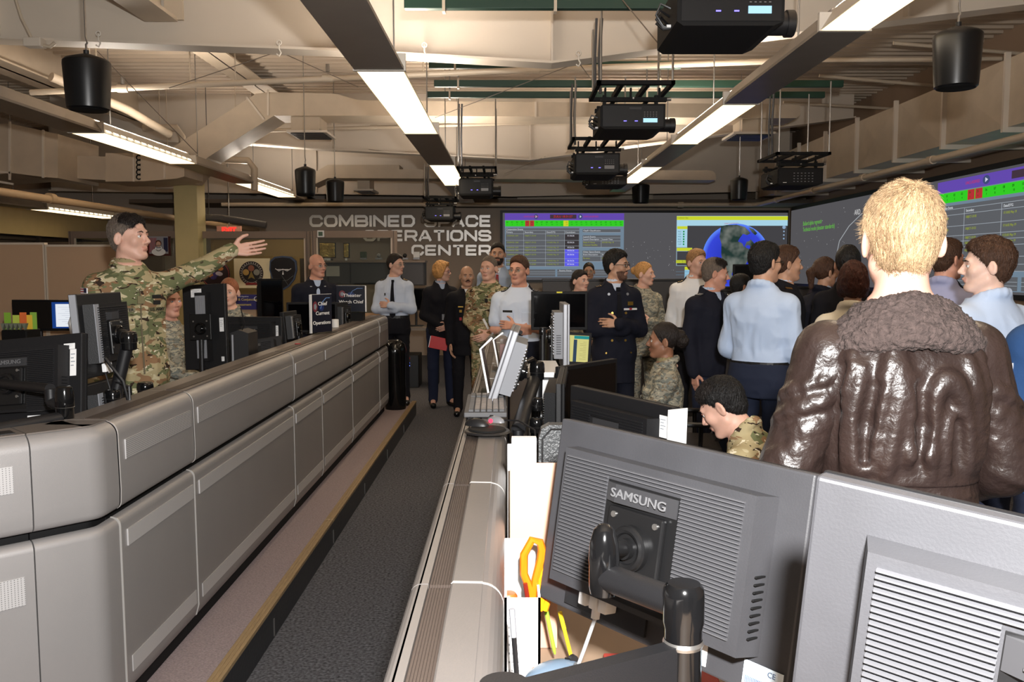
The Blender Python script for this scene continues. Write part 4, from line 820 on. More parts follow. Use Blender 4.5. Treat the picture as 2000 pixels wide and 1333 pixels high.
# ================================================================ monitors
mon_back = mat('monitor_black', (24, 24, 26), .5, bump=.1, bscale=300, spec=.35)
mon_flashlit = mat('monitor_flashlit', (53, 53, 56), .5, bump=.05, bscale=300, var=.10, vscale=9)  # lighter copy of the black plastic: close flash brightness put into the colour
mon_flashlit_rib = mat('monitor_flashlit_rib', (76, 76, 79), .45)  # ribs lightened the same way, flash brightness in the colour
mon_rib = mat('monitor_rib', (30, 30, 32), .45)
mon_front = mat('monitor_bezel', (17, 17, 19), .55, spec=.2)
vesa_m = mat('vesa_plate', (24, 24, 25), .3, .2)
def monitor(label, w, h, loc, rot, ribs=24, style='rib', brand=True, stickers=(), silver_side=False, name='monitor', hub=True, on=None, tilt=0, bulge=.045, flashlit=False):
    t = thing(name, label, 'monitor', loc, tuple(math.radians(a) for a in rot))
    sm = silver if silver_side else mon_flashlit if flashlit else mon_back
    part(MB().box((-w/2, 0, -h/2), (w/2, .022, h/2), .004), 'rear_shell', sm, t)
    fr = part(MB().box((-w/2, .0225, -h/2), (w/2, .034, h/2), .003), 'front_bezel', silver if silver_side else mon_front, t)
    part(MB().box((-w/2+.018, .0335, -h/2+.022), (w/2-.018, .0355, h/2-.018)), 'screen_panel', on or screen_off, fr)
    x0, x1, z0, z1 = -.40*w, .40*w, -.33*h, .37*h
    if style == 'portrait': x0, x1, z0, z1 = -.17*w, .17*w, -.40*h, .40*h
    B = bulge
    mb = MB(); mb.prism([(x0, 0), (x1, 0), (x1-.012, -B), (x0+.012, -B)], 2, z0, z1)
    bo = part(mb, 'back_housing', sm, t)
    if style == 'portrait':
        mb = MB(); n = 9
        for k in range(n): 
            xx = x0+.02+(x1-x0-.04)*k/(n-1); mb.box((xx-.003, -B-.004, z0+.02), (xx+.003, -B, -.11*h)); mb.box((xx-.003, -B-.004, .11*h), (xx+.003, -B, z1-.02))
        part(mb, 'ribs', silver, t)
        hx, hz, hw, hh = 0, 0, .075, .085
        part(MB().box((-hw, -B-.012, -hh), (hw, -B, hh), .004), 'vesa_plate', vesa_m, t)
        yb = -B-.012
    else:
        mb = MB(); pit = (z1-z0-.03)/ribs
        gx = (-.17*w, .13*w)
        for k in range(ribs):
            zz = z0+.02+pit*k
            segs = [(x0+.022, x1-.03)] if (zz > .27*h) else [(x0+.022, gx[0]), (gx[1], x1-.03)]
            for (a, b) in segs: mb.prism([(-B, zz), (-B-.005, zz+pit*.2), (-B-.005, zz+pit*.5), (-B, zz+pit*.62)], 0, a, b)
        part(mb, 'ribs', silver if silver_side else mon_flashlit_rib if flashlit else mon_rib, t)
        # recessed column with wedge-shaped name shelf
        gm = MB(); gm.box((gx[0]+.003, -B-.0015, -.30*h), (gx[1]-.003, -B, .27*h)); part(gm, 'mount_recess', vesa_m, t)
        gm = MB(); gm.prism([(gx[0]+.004, -B-.001), (gx[1]-.004, -B-.001), (gx[1]-.004, -B-.004), (gx[0]+.03, -B-.012), (gx[0]+.004, -B-.003)], 2, .17*h, .26*h); part(gm, 'name_shelf', mat('recess_grey', (50, 50, 52), .3), t)
        if brand: text('brand_lettering', 'SAMSUNG', .022*h/.36, mat('brand_grey', (100, 100, 102), .35), t, at((gx[0]+gx[1])/2, -B-.0125, .215*h), .0006, bold=.0003, xs=1.25)
        yb = -B-.014; hx = (gx[0]+gx[1])/2; hw = min(.062, (gx[1]-gx[0])/2-.008)
        if hub: part(MB().box((hx-hw, yb, -.165*h-.03), (hx+hw, -B-.0015, .155*h), .004), 'vesa_plate', vesa_m, t)
        mb = MB()
        for k in range(9): mb.box((x1-.004, -B*.75, .02*h-k*.012), (x1-.0005, -B*.2, .024*h-k*.012+.001))
        part(mb, 'side_vents', black_mt, bo)
    if hub:
        mb = MB(); c = (hx, yb, -.02*h)
        mb.cyl(c, (hx, yb-.010, -.02*h), .040, seg=28).torus((hx, yb-.010, -.02*h), .032, .007, (0,1,0), 28).cyl((hx, yb-.01, -.02*h), (hx, yb-.022, -.02*h), .018); part(mb, 'pivot_hub', black_gl if w < .5 else vesa_m, t)
        mb = MB()
        for sx in (-1, 1):
            for sz in (-1, 1): mb.cyl((hx+sx*.047, yb+.001, -.02*h+sz*.049), (hx+sx*.047, yb-.003, -.02*h+sz*.049), .0055, seg=12)
        part(mb, 'screw', steel, t)
    for (sx, sz, sw, sh) in stickers:
        on_b = x0 < sx*w < x1-.03 and z0 < sz*h < z1
        y = -B-.006 if on_b else -.001
        st = part(MB().box((sx*w-sw/2, y-.0006, sz*h-sh/2), (sx*w+sw/2, y, sz*h+sh/2), 0), 'label_sticker', white_pl, t, 'white paper label')
        m = MB()
        for k in range(4): m.box((sx*w-sw*.36, y-.0009, sz*h+sh*(.3-.14*k)), (sx*w+sw*(.1 if k % 2 else .3), y-.0006, sz*h+sh*(.33-.14*k)))
        part(m, 'print_lines', mat('print_grey', (120, 130, 140)), st)
    return t
def hubpoint(t, h, w=.556, y=-.075):
    return Matrix.LocRotScale(t.location, t.rotation_euler, None) @ Vector((-.02*w, y, -.02*h))
M1 = monitor('large ribbed back of the monitor in the right foreground, its arm in front', .556, .36, (.261, 1.493, 1.267), (-8.7, 1.4, -49.7), ribs=34, flashlit=True)
M2 = monitor('nearest monitor back, at the bottom right corner beside the leather jacket', .556, .36, (.523, .717, 1.335), (2.1, 5.5, -36.2), ribs=34, flashlit=True)
# details under the housing of M1: port tray, white VGA plugs and cable, stickers
mb = MB(); mb.box((-.36*.556, -.006, -.46*.36), (-.0, -.0, -.345*.36)); part(mb, 'port_tray', dark_mt, M1)
mb = MB()
for k, x in enumerate((-.125, -.098, -.075)): mb.box((x-.010, -.040, -.40*.36), (x+.010, -.010, -.325*.36), .003)
mb.cyl((-.10, -.025, -.40*.36), (-.10, -.025, -.45*.36), .008)
part(mb, 'video_plug', white_pl, M1, 'white video plug')
mb = MB(); mb.tube([(-.10, -.025, -.45*.36), (-.112, -.03, -.62*.36), (-.122, -.035, -.75*.36), (-.13, -.03, -.95*.36), (-.13, -.01, -1.02*.36)], .0035, 8); cb = part(mb, 'video_cable', mat('cable_grey', (160, 162, 164), .4), M1)
part(MB().tube([(-.119, -.034, -.70*.36), (-.1215, -.035, -.75*.36), (-.125, -.0335, -.82*.36)], [.007, .0095, .007], 12), 'ferrite_core', mat('ferrite', (96, 98, 100), .5), cb)
part(MB().box((.04, -.002, -.47*.36), (.13, -.001, -.36*.36)), 'white_sticker', white_pl, M1)
st = part(MB().box((.20, -.002, -.47*.36), (.27, -.001, -.36*.36)), 'rating_sticker', mat('sticker_blue', (206, 220, 232), .5), M1, 'pale blue rating label')
text('print', 'CE', .012, mat('print_blue', (80, 100, 130)), st, at(.25, -.0025, -.385*.36), .0003); m = MB()
for k in range(12): m.box((.205+k*.0028, -.0026, -.455*.36), (.2065+k*.0028, -.002, -.425*.36))
part(m, 'barcode', mat('print_blue', (80, 100, 130)), st)
M3 = monitor('black ribbed monitor back between the foreground monitor and the seated woman', .52, .33, (.358, 2.885, 1.161), (-.6, 1.3, -56.7), ribs=22, brand=False, stickers=((.43, .30, .035, .07),))
part(MB().box((.262, -.02, -.165), (.266, .06, .16)), 'white_side_card', white_pl, M3, 'white card on its right edge')
M5 = monitor('black monitor seen edge-on, its ribbed back toward the aisle', .56, .33, (.195, 3.47, 1.16), (0, 0, -95), ribs=22, brand=False)
M4 = monitor('black switched-off monitor facing the camera, beside the seated woman', .46, .30, (.345, 3.98, 1.17), (0, 0, -129), hub=True, brand=False)
M6 = monitor('light grey monitor leaning back, seen edge-on over the keyboard', .38, .30, px(993, 713, 3.45), (18, 0, 88), silver_side=True, brand=False, ribs=14)
M7 = monitor('grey upright monitor seen edge-on in front of the dark screen', .36, .35, px(1096, 655, 4.7), (0, 0, -90), silver_side=True, brand=False, ribs=14)
M8 = monitor('dark screen with a small yellow sticker on top, facing the camera', .40, .275, px(1092, 607, 6.2), (0, 0, 180), brand=False, ribs=14)
part(MB().box((-.02, .0345, .125), (.02, .0365, .136)), 'yellow_note', mat('note_yellow', (220, 210, 50)), M8, 'small yellow note')
doc = glow('document_yellow', (196, 190, 120), 1.0)
M9 = monitor('small screen showing yellow-green documents below the dark screen', .185, .21, px(1126, 681, 5.6), (0, -3, 178), brand=False, ribs=8, on=doc, hub=False)
part(MB().box((-.075, .0356, .065), (.02, .0362, .085)), 'teal_bar', glow('doc_teal', (40, 130, 130)), M9); part(MB().box((.0, .0356, -.083), (.022, .0364, .06)), 'blue_bar', glow('doc_blue', (50, 66, 84)), M9)
m = MB()
for k in range(11): m.box((-.06, .0358, .045-k*.011), (-.02-.02*((k*7) % 3 == 0), .0362, .047-k*.011))
part(m, 'text_lines', glow('doc_line', (150, 140, 90)), M9)
ML1 = monitor('large ribbed monitor back at the left edge with an L-shaped white label', .54, .345, (-1.86, 3.30, 1.315), (-10.1, -5.4, -14.1), ribs=30, stickers=((.40, .36, .05, .022), (.432, .18, .028, .10), (.12, -.42, .07, .035)))
ML2 = monitor('upright black monitor back turned sideways beside the pointing soldier', .38, .34, px(203, 652, 3.62), (-4, 0, 89), ribs=22, stickers=((.05, -.42, .035, .045),), brand=False)
part(MB().box((-.192, .004, -.168), (-.188, .030, .168)), 'silver_side_strip', silver, ML2); part(MB().box((-.152, -.0475, -.11), (-.115, -.044, .125)), 'grey_housing_edge', silver, ML2)
mb = MB(); mb.box((-.075, -.03, -.155), (-.055, -.012, -.115), .003); part(mb, 'video_plug', white_pl, ML2, 'white video plug')
part(MB().tube([(-.065, -.02, -.155), (-.05, -.03, -.25), (-.08, -.03, -.33)], .0035, 6), 'video_cable', black_pl, ML2)
ML3 = monitor('black monitor back directly below the sideways one, half hidden by the console', .38, .30, px(211, 815, 3.55), (-4, 0, 89), ribs=18, brand=False, hub=False)
part(MB().box((-.152, -.0475, -.09), (-.115, -.044, .115)), 'grey_housing_edge', silver, ML3); part(MB().box((-.192, .004, -.148), (-.188, .030, .148)), 'silver_side_strip', silver, ML3)
ML6 = monitor('tall portrait black monitor back with white labels, right of the pointing soldier', .30, .56, px(400, 639, 5.7), (-3, -2.5, -10), style='portrait', brand=False, stickers=((-.17, .40, .075, .055), (.40, .02, .03, .09), (.40, -.38, .02, .03)))
ML8 = monitor('low wide black monitor back behind the small black computer', .44, .27, px(494, 655, 6.4), (0, 0, -6), ribs=16, brand=False, stickers=((.42, .1, .02, .09),))
ML8b = monitor('black monitor lying low in front of the wide one', .36, .20, px(500, 690, 6.0), (-20, -8, 10), ribs=10, brand=False, hub=False)
ML9 = monitor('grey-edged monitor back turned sideways beside the chief sign', .30, .26, px(570, 640, 6.9), (-5, 0, 84), ribs=12, brand=False)
part(MB().box((-.12, -.0475, -.08), (-.085, -.044, .09)), 'grey_housing_edge', silver, ML9)
ML10 = monitor('tall narrow black screen left of the shield emblem', .30, .52, px(526, 600, 8.0), (0, 0, 242), brand=False, ribs=12)
ML11 = monitor('dark monitor front behind the chief sign', .46, .28, px(610, 620, 8.1), (0, 0, 186), brand=False, ribs=12)
ML12 = monitor('small angled black monitor between the two lettered signs', .34, .26, px(668, 618, 8.3), (0, 0, 80), brand=False, ribs=12)
part(MB().box((-.12, -.0475, -.08), (-.085, -.044, .09)), 'grey_housing_edge', silver, ML12)
ML4 = monitor('black switched-off screen in front of the tan cubicle panel', .42, .28, px(72, 616, 7.9), (0, 0, 176), brand=False, ribs=12)
page = glow('page_white', (214, 218, 224), 1.0)
ML5 = monitor('lit screen with a white page on blue, left of the sideways monitor', .34, .27, px(140, 616, 7.7), (0, 0, 185), brand=False, ribs=12, on=glow('desktop_blue', (24, 56, 120), 1.0))
part(MB().box((-.14, .0357, -.10), (.12, .0364, .10)), 'document_page', page, ML5, 'white document page'); m = MB()
for k in range(9): m.box((-.12, .0364, .07-k*.018), (.10-.03*(k % 3), .0368, .072-k*.018))
part(m, 'page_lines', glow('page_line', (160, 168, 180)), ML5)
MR = monitor('black monitor top behind the man in the pale blue shirt', .5, .3, px(1478, 545, 9.0), (0, 0, 178), brand=False, ribs=10)
MR2 = monitor('dark monitor on the back desk right of the officer with the black tie', .55, .33, px(812, 585, 12.9), (0, 0, 180), brand=False, ribs=10)
# simple stands so no monitor hangs in the air
def stand(m, h, base_z, y=-.05):
    q = m.matrix_basis @ Vector((0, y, -.25*h)); mb = MB()
    z = base_z-q.z
    mb.tube([(0,0,.06), (0,0,z+.015)], .018, 10); mb.box((-.10, -.07, z), (.10, .09, z+.014), .004); mb.tube([(0,0,.0), tuple((m.matrix_basis @ Vector((0, 0, -.2*h)))-q)], .014, 8)
    o = mb.build('stand', black_pl, None, q); bpy.context.view_layer.update(); o.parent = m; o.matrix_parent_inverse = m.matrix_basis.inverted(); return o
for m, h, bz in ((M3,.33,.912),(M4,.3,.912),(M5,.33,.912),(M7,.35,.912),(M8,.275,.912),(M9,.21,.912),(ML3,.3,.93),(ML6,.56,.93),(ML8,.27,.93),(ML8b,.2,.93),(ML9,.26,.93),(ML10,.52,.93),(ML11,.28,.93),(ML12,.26,.93)): stand(m, h, bz)
for m, h, bz in ((ML4,.28,.93),(ML5,.27,.93)): stand(m, h, bz)
stand(MR2, .33, .89); stand(MR, .3, .912)
tag(MB().box((-5.7, 7.2, .90), (-3.3, 8.35, .93)).box((-5.6, 7.3, .16), (-5.55, 8.3, .899)).box((-3.4, 7.3, .16), (-3.35, 8.3, .899)).build('cubicle_desk', desk_m), 'work surface in front of the tan cubicle panels', 'desk')
a = px(1478, 600, 9.0); tag(MB().box((a.x-.6, 8.6, .88), (a.x+.6, 9.4, .912)).box((a.x-.55, 8.7, 0), (a.x-.5, 9.3, .88)).box((a.x+.5, 8.7, 0), (a.x+.55, 9.3, .88)).build('side_desk', desk_m), 'desk behind the man in the pale blue shirt', 'desk')
# ---------------------------------------------------------------- articulated monitor arms with glossy caps
def arm(label, pts, r, caps, base=None, mat_=None):
    """pts: world points of the tubes; caps: (bottom point, height, radius)"""
    o = Vector(base or pts[0]); t = thing('articulated_stand', label, 'monitor arm', o); 
    for i in range(len(pts)-1): part(MB().tube([Vector(pts[i])-o, Vector(pts[i+1])-o], r, 14), 'arm_tube', mat_ or black_pl, t)
    for (p, h, q) in caps:
        p = Vector(p)-o
        mb = MB(); mb.lathe([(0, 0), (q*.8, 0), (q*.92, .05*h), (q*.92, .38*h), (q, .42*h), (q, .60*h), (q*.96, .85*h), (q*.82, .97*h), (q*.6, h), (0, h)], p, 28); part(mb, 'joint_cap', black_gl, t)
        part(MB().lathe([(q*.93, .385*h), (q*1.01, .40*h), (q*.93, .415*h)], p, 28), 'joint_ring', steel, t)
    return t
hp = hubpoint(M1, .36); e1 = px(1180, 1070, 1.30); e2 = px(1190, 1120, 1.27); e3 = px(1335, 1200, 1.17)
t = arm('black articulated arm with a thick post holding the foreground monitor', [hp, e1], .012, [])
o = Vector(t.location)
part(MB().lathe([(0,0), (.021,0), (.023,.01), (.023,.045), (.024,.055), (.022,.08), (.016,.1), (.008,.108), (0,.11)], e1-Vector((0,0,.072))-o, 24), 'elbow_joint', black_gl, t)
part(MB().tube([e1-Vector((0,0,.045))-o, e3+Vector((0,0,.012))-o], .021, 16), 'arm_tube', black_pl, t)
post = e3
part(MB().lathe([(0, -.40), (.026, -.40), (.026, -.02), (.0285, -.01), (.0285, .028), (.027, .038), (.0225, .044), (0, .044)], post-o, 32), 'post', black_gl, t)
part(MB().lathe([(.0265, -.045), (.0285, -.04), (.0265, -.035)], post-o, 32), 'joint_ring', steel, t)
part(MB().box((post.x-o.x-.06, post.y-o.y-.06, .912-o.z), (post.x-o.x+.06, post.y-o.y+.06, .93-o.z), .004), 'base_clamp', black_pl, t)
q = px(985, 1392, 1.0); q2 = Vector((post.x, post.y, post.z-.07))
v = (q-q2); n_ = Vector((-v.y, v.x, 0)).normalized()*.012
mb = MB(); u1 = Vector((0,0,.03)); mb.put([q2+n_-u1-o, q2+n_+u1-o, q+n_+u1-o, q+n_-u1-o, q2-n_-u1-o, q2-n_+u1-o, q-n_+u1-o, q-n_-u1-o], [(0,1,2,3),(7,6,5,4),(0,4,5,1),(1,5,6,2),(2,6,7,3),(3,7,4,0)])
part(mb, 'lower_arm', black_pl, t); part(MB().cyl(q-u1*1.2-o, q+u1*1.2-o, .03), 'lower_joint', black_pl, t)
hp = hubpoint(M2, .36); e = px(2010, 1400, .80); arm('black arm behind the monitor in the bottom right corner', [hp, e, Vector((e.x, e.y, .94))], .016, [(Vector((e.x, e.y, .912)), .12, .03)])
hp = hubpoint(ML1, .345, .54); e = px(98, 760, 3.02); e2 = px(128, 800, 2.98); 
t = arm('glossy black arm holding the ribbed monitor at the left edge', [hp, e, e-Vector((0,0,.045)), e2], .019, [(px(128, 822, 2.98), .12, .031)])
o = Vector(t.location); part(MB().tube([px(128, 815, 2.98)-o, px(-60, 850, 2.72)-o], .022, 12), 'lower_arm', black_pl, t)
part(MB().tube([px(-60, 850, 2.72)-o, px(-60, 850, 2.72)-o-Vector((0,0,.26))], .02, 12), 'pole', black_pl, t)
hp = hubpoint(ML2, .34, .38)
t = arm('slanted glossy black arm and pole carrying the sideways monitors', [hp, px(252, 660, 3.45), px(228, 760, 3.45), Vector((px(222, 800, 3.45).x, 3.45, .94))], .024, [(px(252, 684, 3.45), .075, .033), (px(221, 790, 3.42), .06, .03)])
o = Vector(t.location); part(MB().tube([px(205, 700, 3.4)-o, px(240, 745, 3.38)-o, px(252, 790, 3.4)-o], .006, 6).tube([px(212, 780, 3.4)-o, px(225, 745, 3.38)-o, px(252, 755, 3.4)-o, px(255, 800, 3.4)-o], .005, 6), 'loose_cable', black_pl, t)
t = arm('short glossy black arm cap standing just behind the left console edge', [px(284, 780, 3.9), Vector((px(284, 780, 3.9).x, 3.9, .94))], .02, [(px(284, 772, 3.9), .06, .036)])
t = arm('tall glossy black arm beside the leaning grey monitor', [px(1050, 720, 3.55), Vector((px(1046, 800, 3.5).x, 3.5, .93))], .022, [(px(1049, 742, 3.52), .075, .031)])
o = Vector(t.location); part(MB().tube([px(1049, 712, 3.52)-o, px(1040, 702, 3.5)-o, px(1010, 716, 3.45)-o], .012, 10), 'arm_hook', black_gl, t)
part(MB().tube([px(1043, 745, 3.5)-o, px(1012, 840, 3.0)-o], .026, 12), 'slanted_arm', black_pl, t)
part(MB().tube([px(1012, 840, 3.0)-o, Vector((px(1012, 840, 3.0).x, 3.0, .93))-o], .02, 10), 'lower_pole', black_pl, t)
t = arm('short glossy black arm cap behind the mouse mat', [px(1048, 860, 3.1), Vector((px(1048, 860, 3.1).x, 3.1, .93))], .02, [(px(1048, 846, 3.1), .055, .026), (px(1050, 803, 3.2), .05, .02)])
t = arm('black arm behind the dark screen with the yellow sticker', [px(1060, 640, 5.3), Vector((px(1060, 640, 5.3).x, 5.3, .93))], .02, [(px(1059, 663, 5.3), .07, .02)])
# ---------------------------------------------------------------- lettered signs
navy_s = mat('sign_navy', (12, 16, 34), .3); wsign = mat('sign_white', (240, 240, 240), .4)
def letter_sign(label, w, h, loc, rz, lines, size, ground=None, edge='L', col=None, xs=1.25, crest=True, acr=False):
    t = thing('lettered_sign', label, 'sign', loc, (0, 0, math.radians(rz)))
    part(MB().box((-w/2, 0, 0), (w/2, .006, h)), 'sign_plate', ground or navy_s, t)
    if edge:
        s = -1 if edge == 'L' else 1; part(MB().box((s*w/2-.006, -.006, -.002), (s*w/2+.006, .012, h)), 'white_edge', wsign, t)
        part(MB().box((-w/2, -.000, h), (w/2, .006, h+.002)), 'white_top_edge', wsign, t)
        part(MB().box((-w/2, -.05, -.008), (w/2, .06, -.001)), 'clear_foot', glass('acrylic_clear', refl=.15), t)
    if crest:
        part(MB().disc((-w*.30, -.001, h*.68), (w*.11,0,0), (0,0,h*.14), 16), 'crest', mat('crest_red', (120, 50, 60), .5), t); part(MB().disc((-w*.30, -.002, h*.68), (w*.07,0,0), (0,0,h*.09), 5), 'crest_field', mat('crest_grey', (130, 140, 150), .5), t)
        mb = MB(); mb.tube([(-w*.05, -.001, h*.62), (w*.05, -.001, h*.80), (w*.22, -.001, h*.90), (w*.4, -.001, h*.90)], .003, 4); part(mb, 'orbit_arc', mat('arc_blue', (110, 150, 210), .4), t)
        mb = MB(); mb.disc((.0, -.0005, h*.66), (w*.12,0,0), (0,0,h*.10), 20); part(mb, 'blue_glow_print', mat('print_deep_blue', (26, 44, 100), .4), t)
    n = len(lines)
    for i, s in enumerate(lines):
        text('sign_lettering', s, size, col or wsign, t, at(w*(.04 if len(s) < 9 else 0), -.003, h*(.5+(n-1)*.125-i*.25) if crest else h*(.5+(n-1)*.17-i*.34)), .0008, bold=size*.012, xs=xs, maxw=w*.84)
    return t
a = px(626, 652, 6.85); letter_sign('dark sign reading Chief Current Operations, standing on the left console', .25, .30, (a.x, 6.9, 1.245), 62, ['Chief', 'Current', 'Operations'], .040)
a = px(686, 609, 8.6); letter_sign('dark sign reading Theater Watch Chief, at the far end of the left console', .29, .255, (a.x, 8.6, a.z), 0, ['Theater', 'Watch Chief'], .045, edge='R')
for (X) in (a.x,): tag(MB().box((X-.12, 8.56, .93), (X+.12, 8.7, a.z-.009)).build('sign_plinth', black_mt), 'dark box carrying the Theater Watch Chief sign', 'box')
ps = mat('sign_purple', (40, 34, 96), .4); gl_ = mat('sign_gold', (196, 176, 96), .4)
a = px(475, 605, 9.0); t = letter_sign('purple sign with gold letters reading Launch and Conjunction Assessment', .37, .155, (a.x, 9.0, a.z), 0, ['Launch & Conjunction', 'Assessment'], .036, ps, False, gl_, 1.0, False)
text('squadron_lettering', 'Space Control Squadron', .018, wsign, t, at(-.03, -.003, .135), .0006)
part(MB().torus((.14, -.004, .11), .022, .003, (0,1,0)), 'round_mark', wsign, t)
q = px(440, 605, 9.05); r_ = px(545, 600, 9.05); tag(MB().box((q.x, 9.05, .16), (r_.x, 9.1, px(0, 603, 9.05).z+.0)).build('low_divider', cloth), 'low tan divider under the purple sign', 'partition')
tag(MB().box((px(440,0,9.12).x, 9.10, .9), (px(520,0,9.12).x, 9.14, px(0, 577, 9.12).z)).build('sign_backing', black_mt), 'dark backing board behind the purple sign', 'board')
a = px(1434, 604, 8.8); t = letter_sign('black sign reading Awareness Duty Operations, behind the man in the navy jacket', .32, .22, (a.x, 8.6, 1.30), 0, ['AWARENESS', 'DUTY', 'OPERATIONS'], .04, black_pl, False, wsign, 1.2, False)
tag(MB().box((a.x-.2, 8.607, .913), (a.x+.2, 8.66, 1.53)).build('sign_backing', black_mt), 'black backing box behind the Awareness sign', 'board')
# acrylic sign stands on the right console
def acrylic(label, x, y0, y1, h, lean):
    t = thing('acrylic_stand', label, 'sign stand', (x, y0, 1.232)); L = y1-y0
    mb = MB(); pr = [(0, .0), (-.030, h*.80), (.02, h), (.026, h-.006), (-.022, h*.80), (.008, 0)]
    mb.prism([(p+lean*z, z) for p, z in pr], 1, 0, .006); part(mb, 'white_edge', wsign, t, 'white near edge')
    mb = MB(); mb.prism([(p+lean*z, z) for p, z in pr], 1, .006, L); part(mb, 'clear_plate', glass('acrylic_clear'), t)
    mb = MB(); mb.prism([(p+.003+lean*z, z) for p, z in [(0, .01), (-.028, h*.78), (-.024, h*.78), (.004, .01)]], 1, .01, L*.98); part(mb, 'dark_insert', mat('insert_brown', (84, 66, 62), .25), t)
    part(MB().box((-.035, 0, .0), (.04, L, .004)), 'foot_plate', glass('acrylic_clear'), t)
    return t
acrylic('white-edged acrylic sign stand just beyond the keyboard', -.085, 3.46, 3.72, .245, -.03)
acrylic('farther white-edged acrylic sign stand by the soldier in camouflage', -.055, 4.35, 4.6, .20, 0)
a = px(985, 745, 3.9); t = thing('brochure_box', 'brown translucent box behind the acrylic sign stands', 'box', (-.045, 3.95, 1.236)); part(MB().box((0, 0, 0), (.075, .3, .17), .003), 'box_body', mat('smoked_box', (112, 84, 80), .2), t); part(MB().box((.01, .002, .04), (.065, -.002, .09)), 'dark_label', black_pl, t)
# keyboard
t = thing('keyboard', 'worn grey keyboard lying lengthwise on the right console', 'keyboard', (-.0875, 3.22, 1.232), (0, 0, math.radians(91)))
part(MB().box((-.225, -.075, 0), (.225, .075, .018), .004), 'keyboard_base', mat('kb_grey', (84, 84, 86), .6), t)
km = mat('keycap', (118, 110, 104), .5, var=.2, vscale=60); km2 = mat('keycap_dark', (74, 74, 76), .5)
for r in range(6):
    x = -.215
    for c in range(19):
        wd = .0185 if not (r == 0 and 4 < c < 9) else .02
        if x+wd > .215: break
        if c not in (14, ): part(MB().box((x+.0012, -.066+r*.0215, .018), (x+wd-.0012, -.066+r*.0215+.018, .027), .0015), 'key', km2 if (c in (0, 13, 15, 16) or r == 5) else km, t)
        x += wd+.0035
t = thing('mouse_mat', 'black rounded mouse mat overhanging the right console', 'mouse mat', (-.07, 2.72, 1.232)); part(MB().lathe([(0,0),(.070,0),(.075,.003),(.070,.008),(0,.009)], seg=40), 'mat_disc', black_pl, t); part(MB().lathe([(0,.009),(.060,.009),(.055,.014),(0,.016)], seg=40), 'mat_pad', black_mt, t)
def mouse(label, loc, rz, body, s=1.0):
    t = thing('computer_mouse', label, 'mouse', loc, (0, 0, rz)); mb = MB(); mb.ball((0, 0, 0), .06*s, 20, (.52, 1, .55)); mb.v = [(x, y, max(z, 0)) for x, y, z in mb.v]; part(mb, 'mouse_body', body, t)
    part(MB().tube([(0, .02*s, .033*s), (0, .05*s, .02*s)], .002, 5), 'button_seam', black_mt, t); part(MB().cyl((-.004*s, .035*s, .027*s), (.004*s, .035*s, .027*s), .008*s), 'scroll_wheel', dark_mt, t); return t
t = mouse('black mouse glowing red on the mouse mat', (-.105, 2.77, 1.245), math.radians(60), black_pl, .75); part(MB().ball((.028, -.035, .014), .007), 'red_light', glow('red_led', (255, 40, 60), 5), t)
mouse('grey mouse on the mouse mat beside the black one', (-.045, 2.84, 1.245), math.radians(50), mat('mouse_grey', (120, 122, 126), .35), .6)
tag(MB().tube([(-.02, 2.83, 1.252), (.03, 2.80, 1.256), (.08, 2.72, 1.24), (.09, 2.62, 1.12), (.08, 2.6, .95)], .003, 6).build('mouse_cable', black_pl), 'black mouse cable running off the mouse mat to the desk below', 'cable')
# desk contents right of the console: papers, folder, binder, caddy
def sheet(name, label, cat, x0, x1, yt, yb, d, m, th=.004, lean=0):
    a, b = px(x0, yb, d), px(x1, yt, d); t = thing(name, label, cat, (a.x, d, .913), (math.radians(lean), 0, 0)); part(MB().box((0, 0, 0), (b.x-a.x, th, b.z-.913), min(.002, th*.3)), 'sheet_body', m, t); return t
t = sheet('white_binder', 'bright white binder standing behind the manila folder', 'binder', 999, 1048, 856, 1010, 2.35, wsign, .03)
part(MB().box((.0, -.002, .0), (.004, .03, .25)), 'spine_strip', silver, t)  # thin grey strip up the left edge of the binder
sheet('paper_stack', 'white sheets standing against the console, left of the folder', 'paper', 991, 1012, 868, 1180, 1.98, wsign, .006)
sheet('manila_folder', 'large manila folder standing upright beside the foreground monitor', 'folder', 996, 1090, 905, 1200, 1.86, mat('manila', (196, 158, 134), .7), .004)
t = thing('leather_case', 'black padded leather case standing behind the foreground monitor', 'case', (px(1052, 905, 2.45).x, 2.45, .913)); h_ = px(1052, 831, 2.45).z-.913
mb = MB(); mb.prism([(0, 0), (.16, 0), (.16, h_-.03), (.14, h_), (.03, h_), (.008, h_-.012), (0, h_-.04)], 1, 0, .05); part(mb, 'case_body', mat('case_leather', (70, 72, 74), .35, bump=.5, bscale=120), t)
part(MB().tube([(.01, -.002, .02), (.01, -.002, h_-.04), (.035, -.002, h_-.012), (.14, -.002, h_-.012)], .003, 6), 'stitched_rim', black_pl, t)
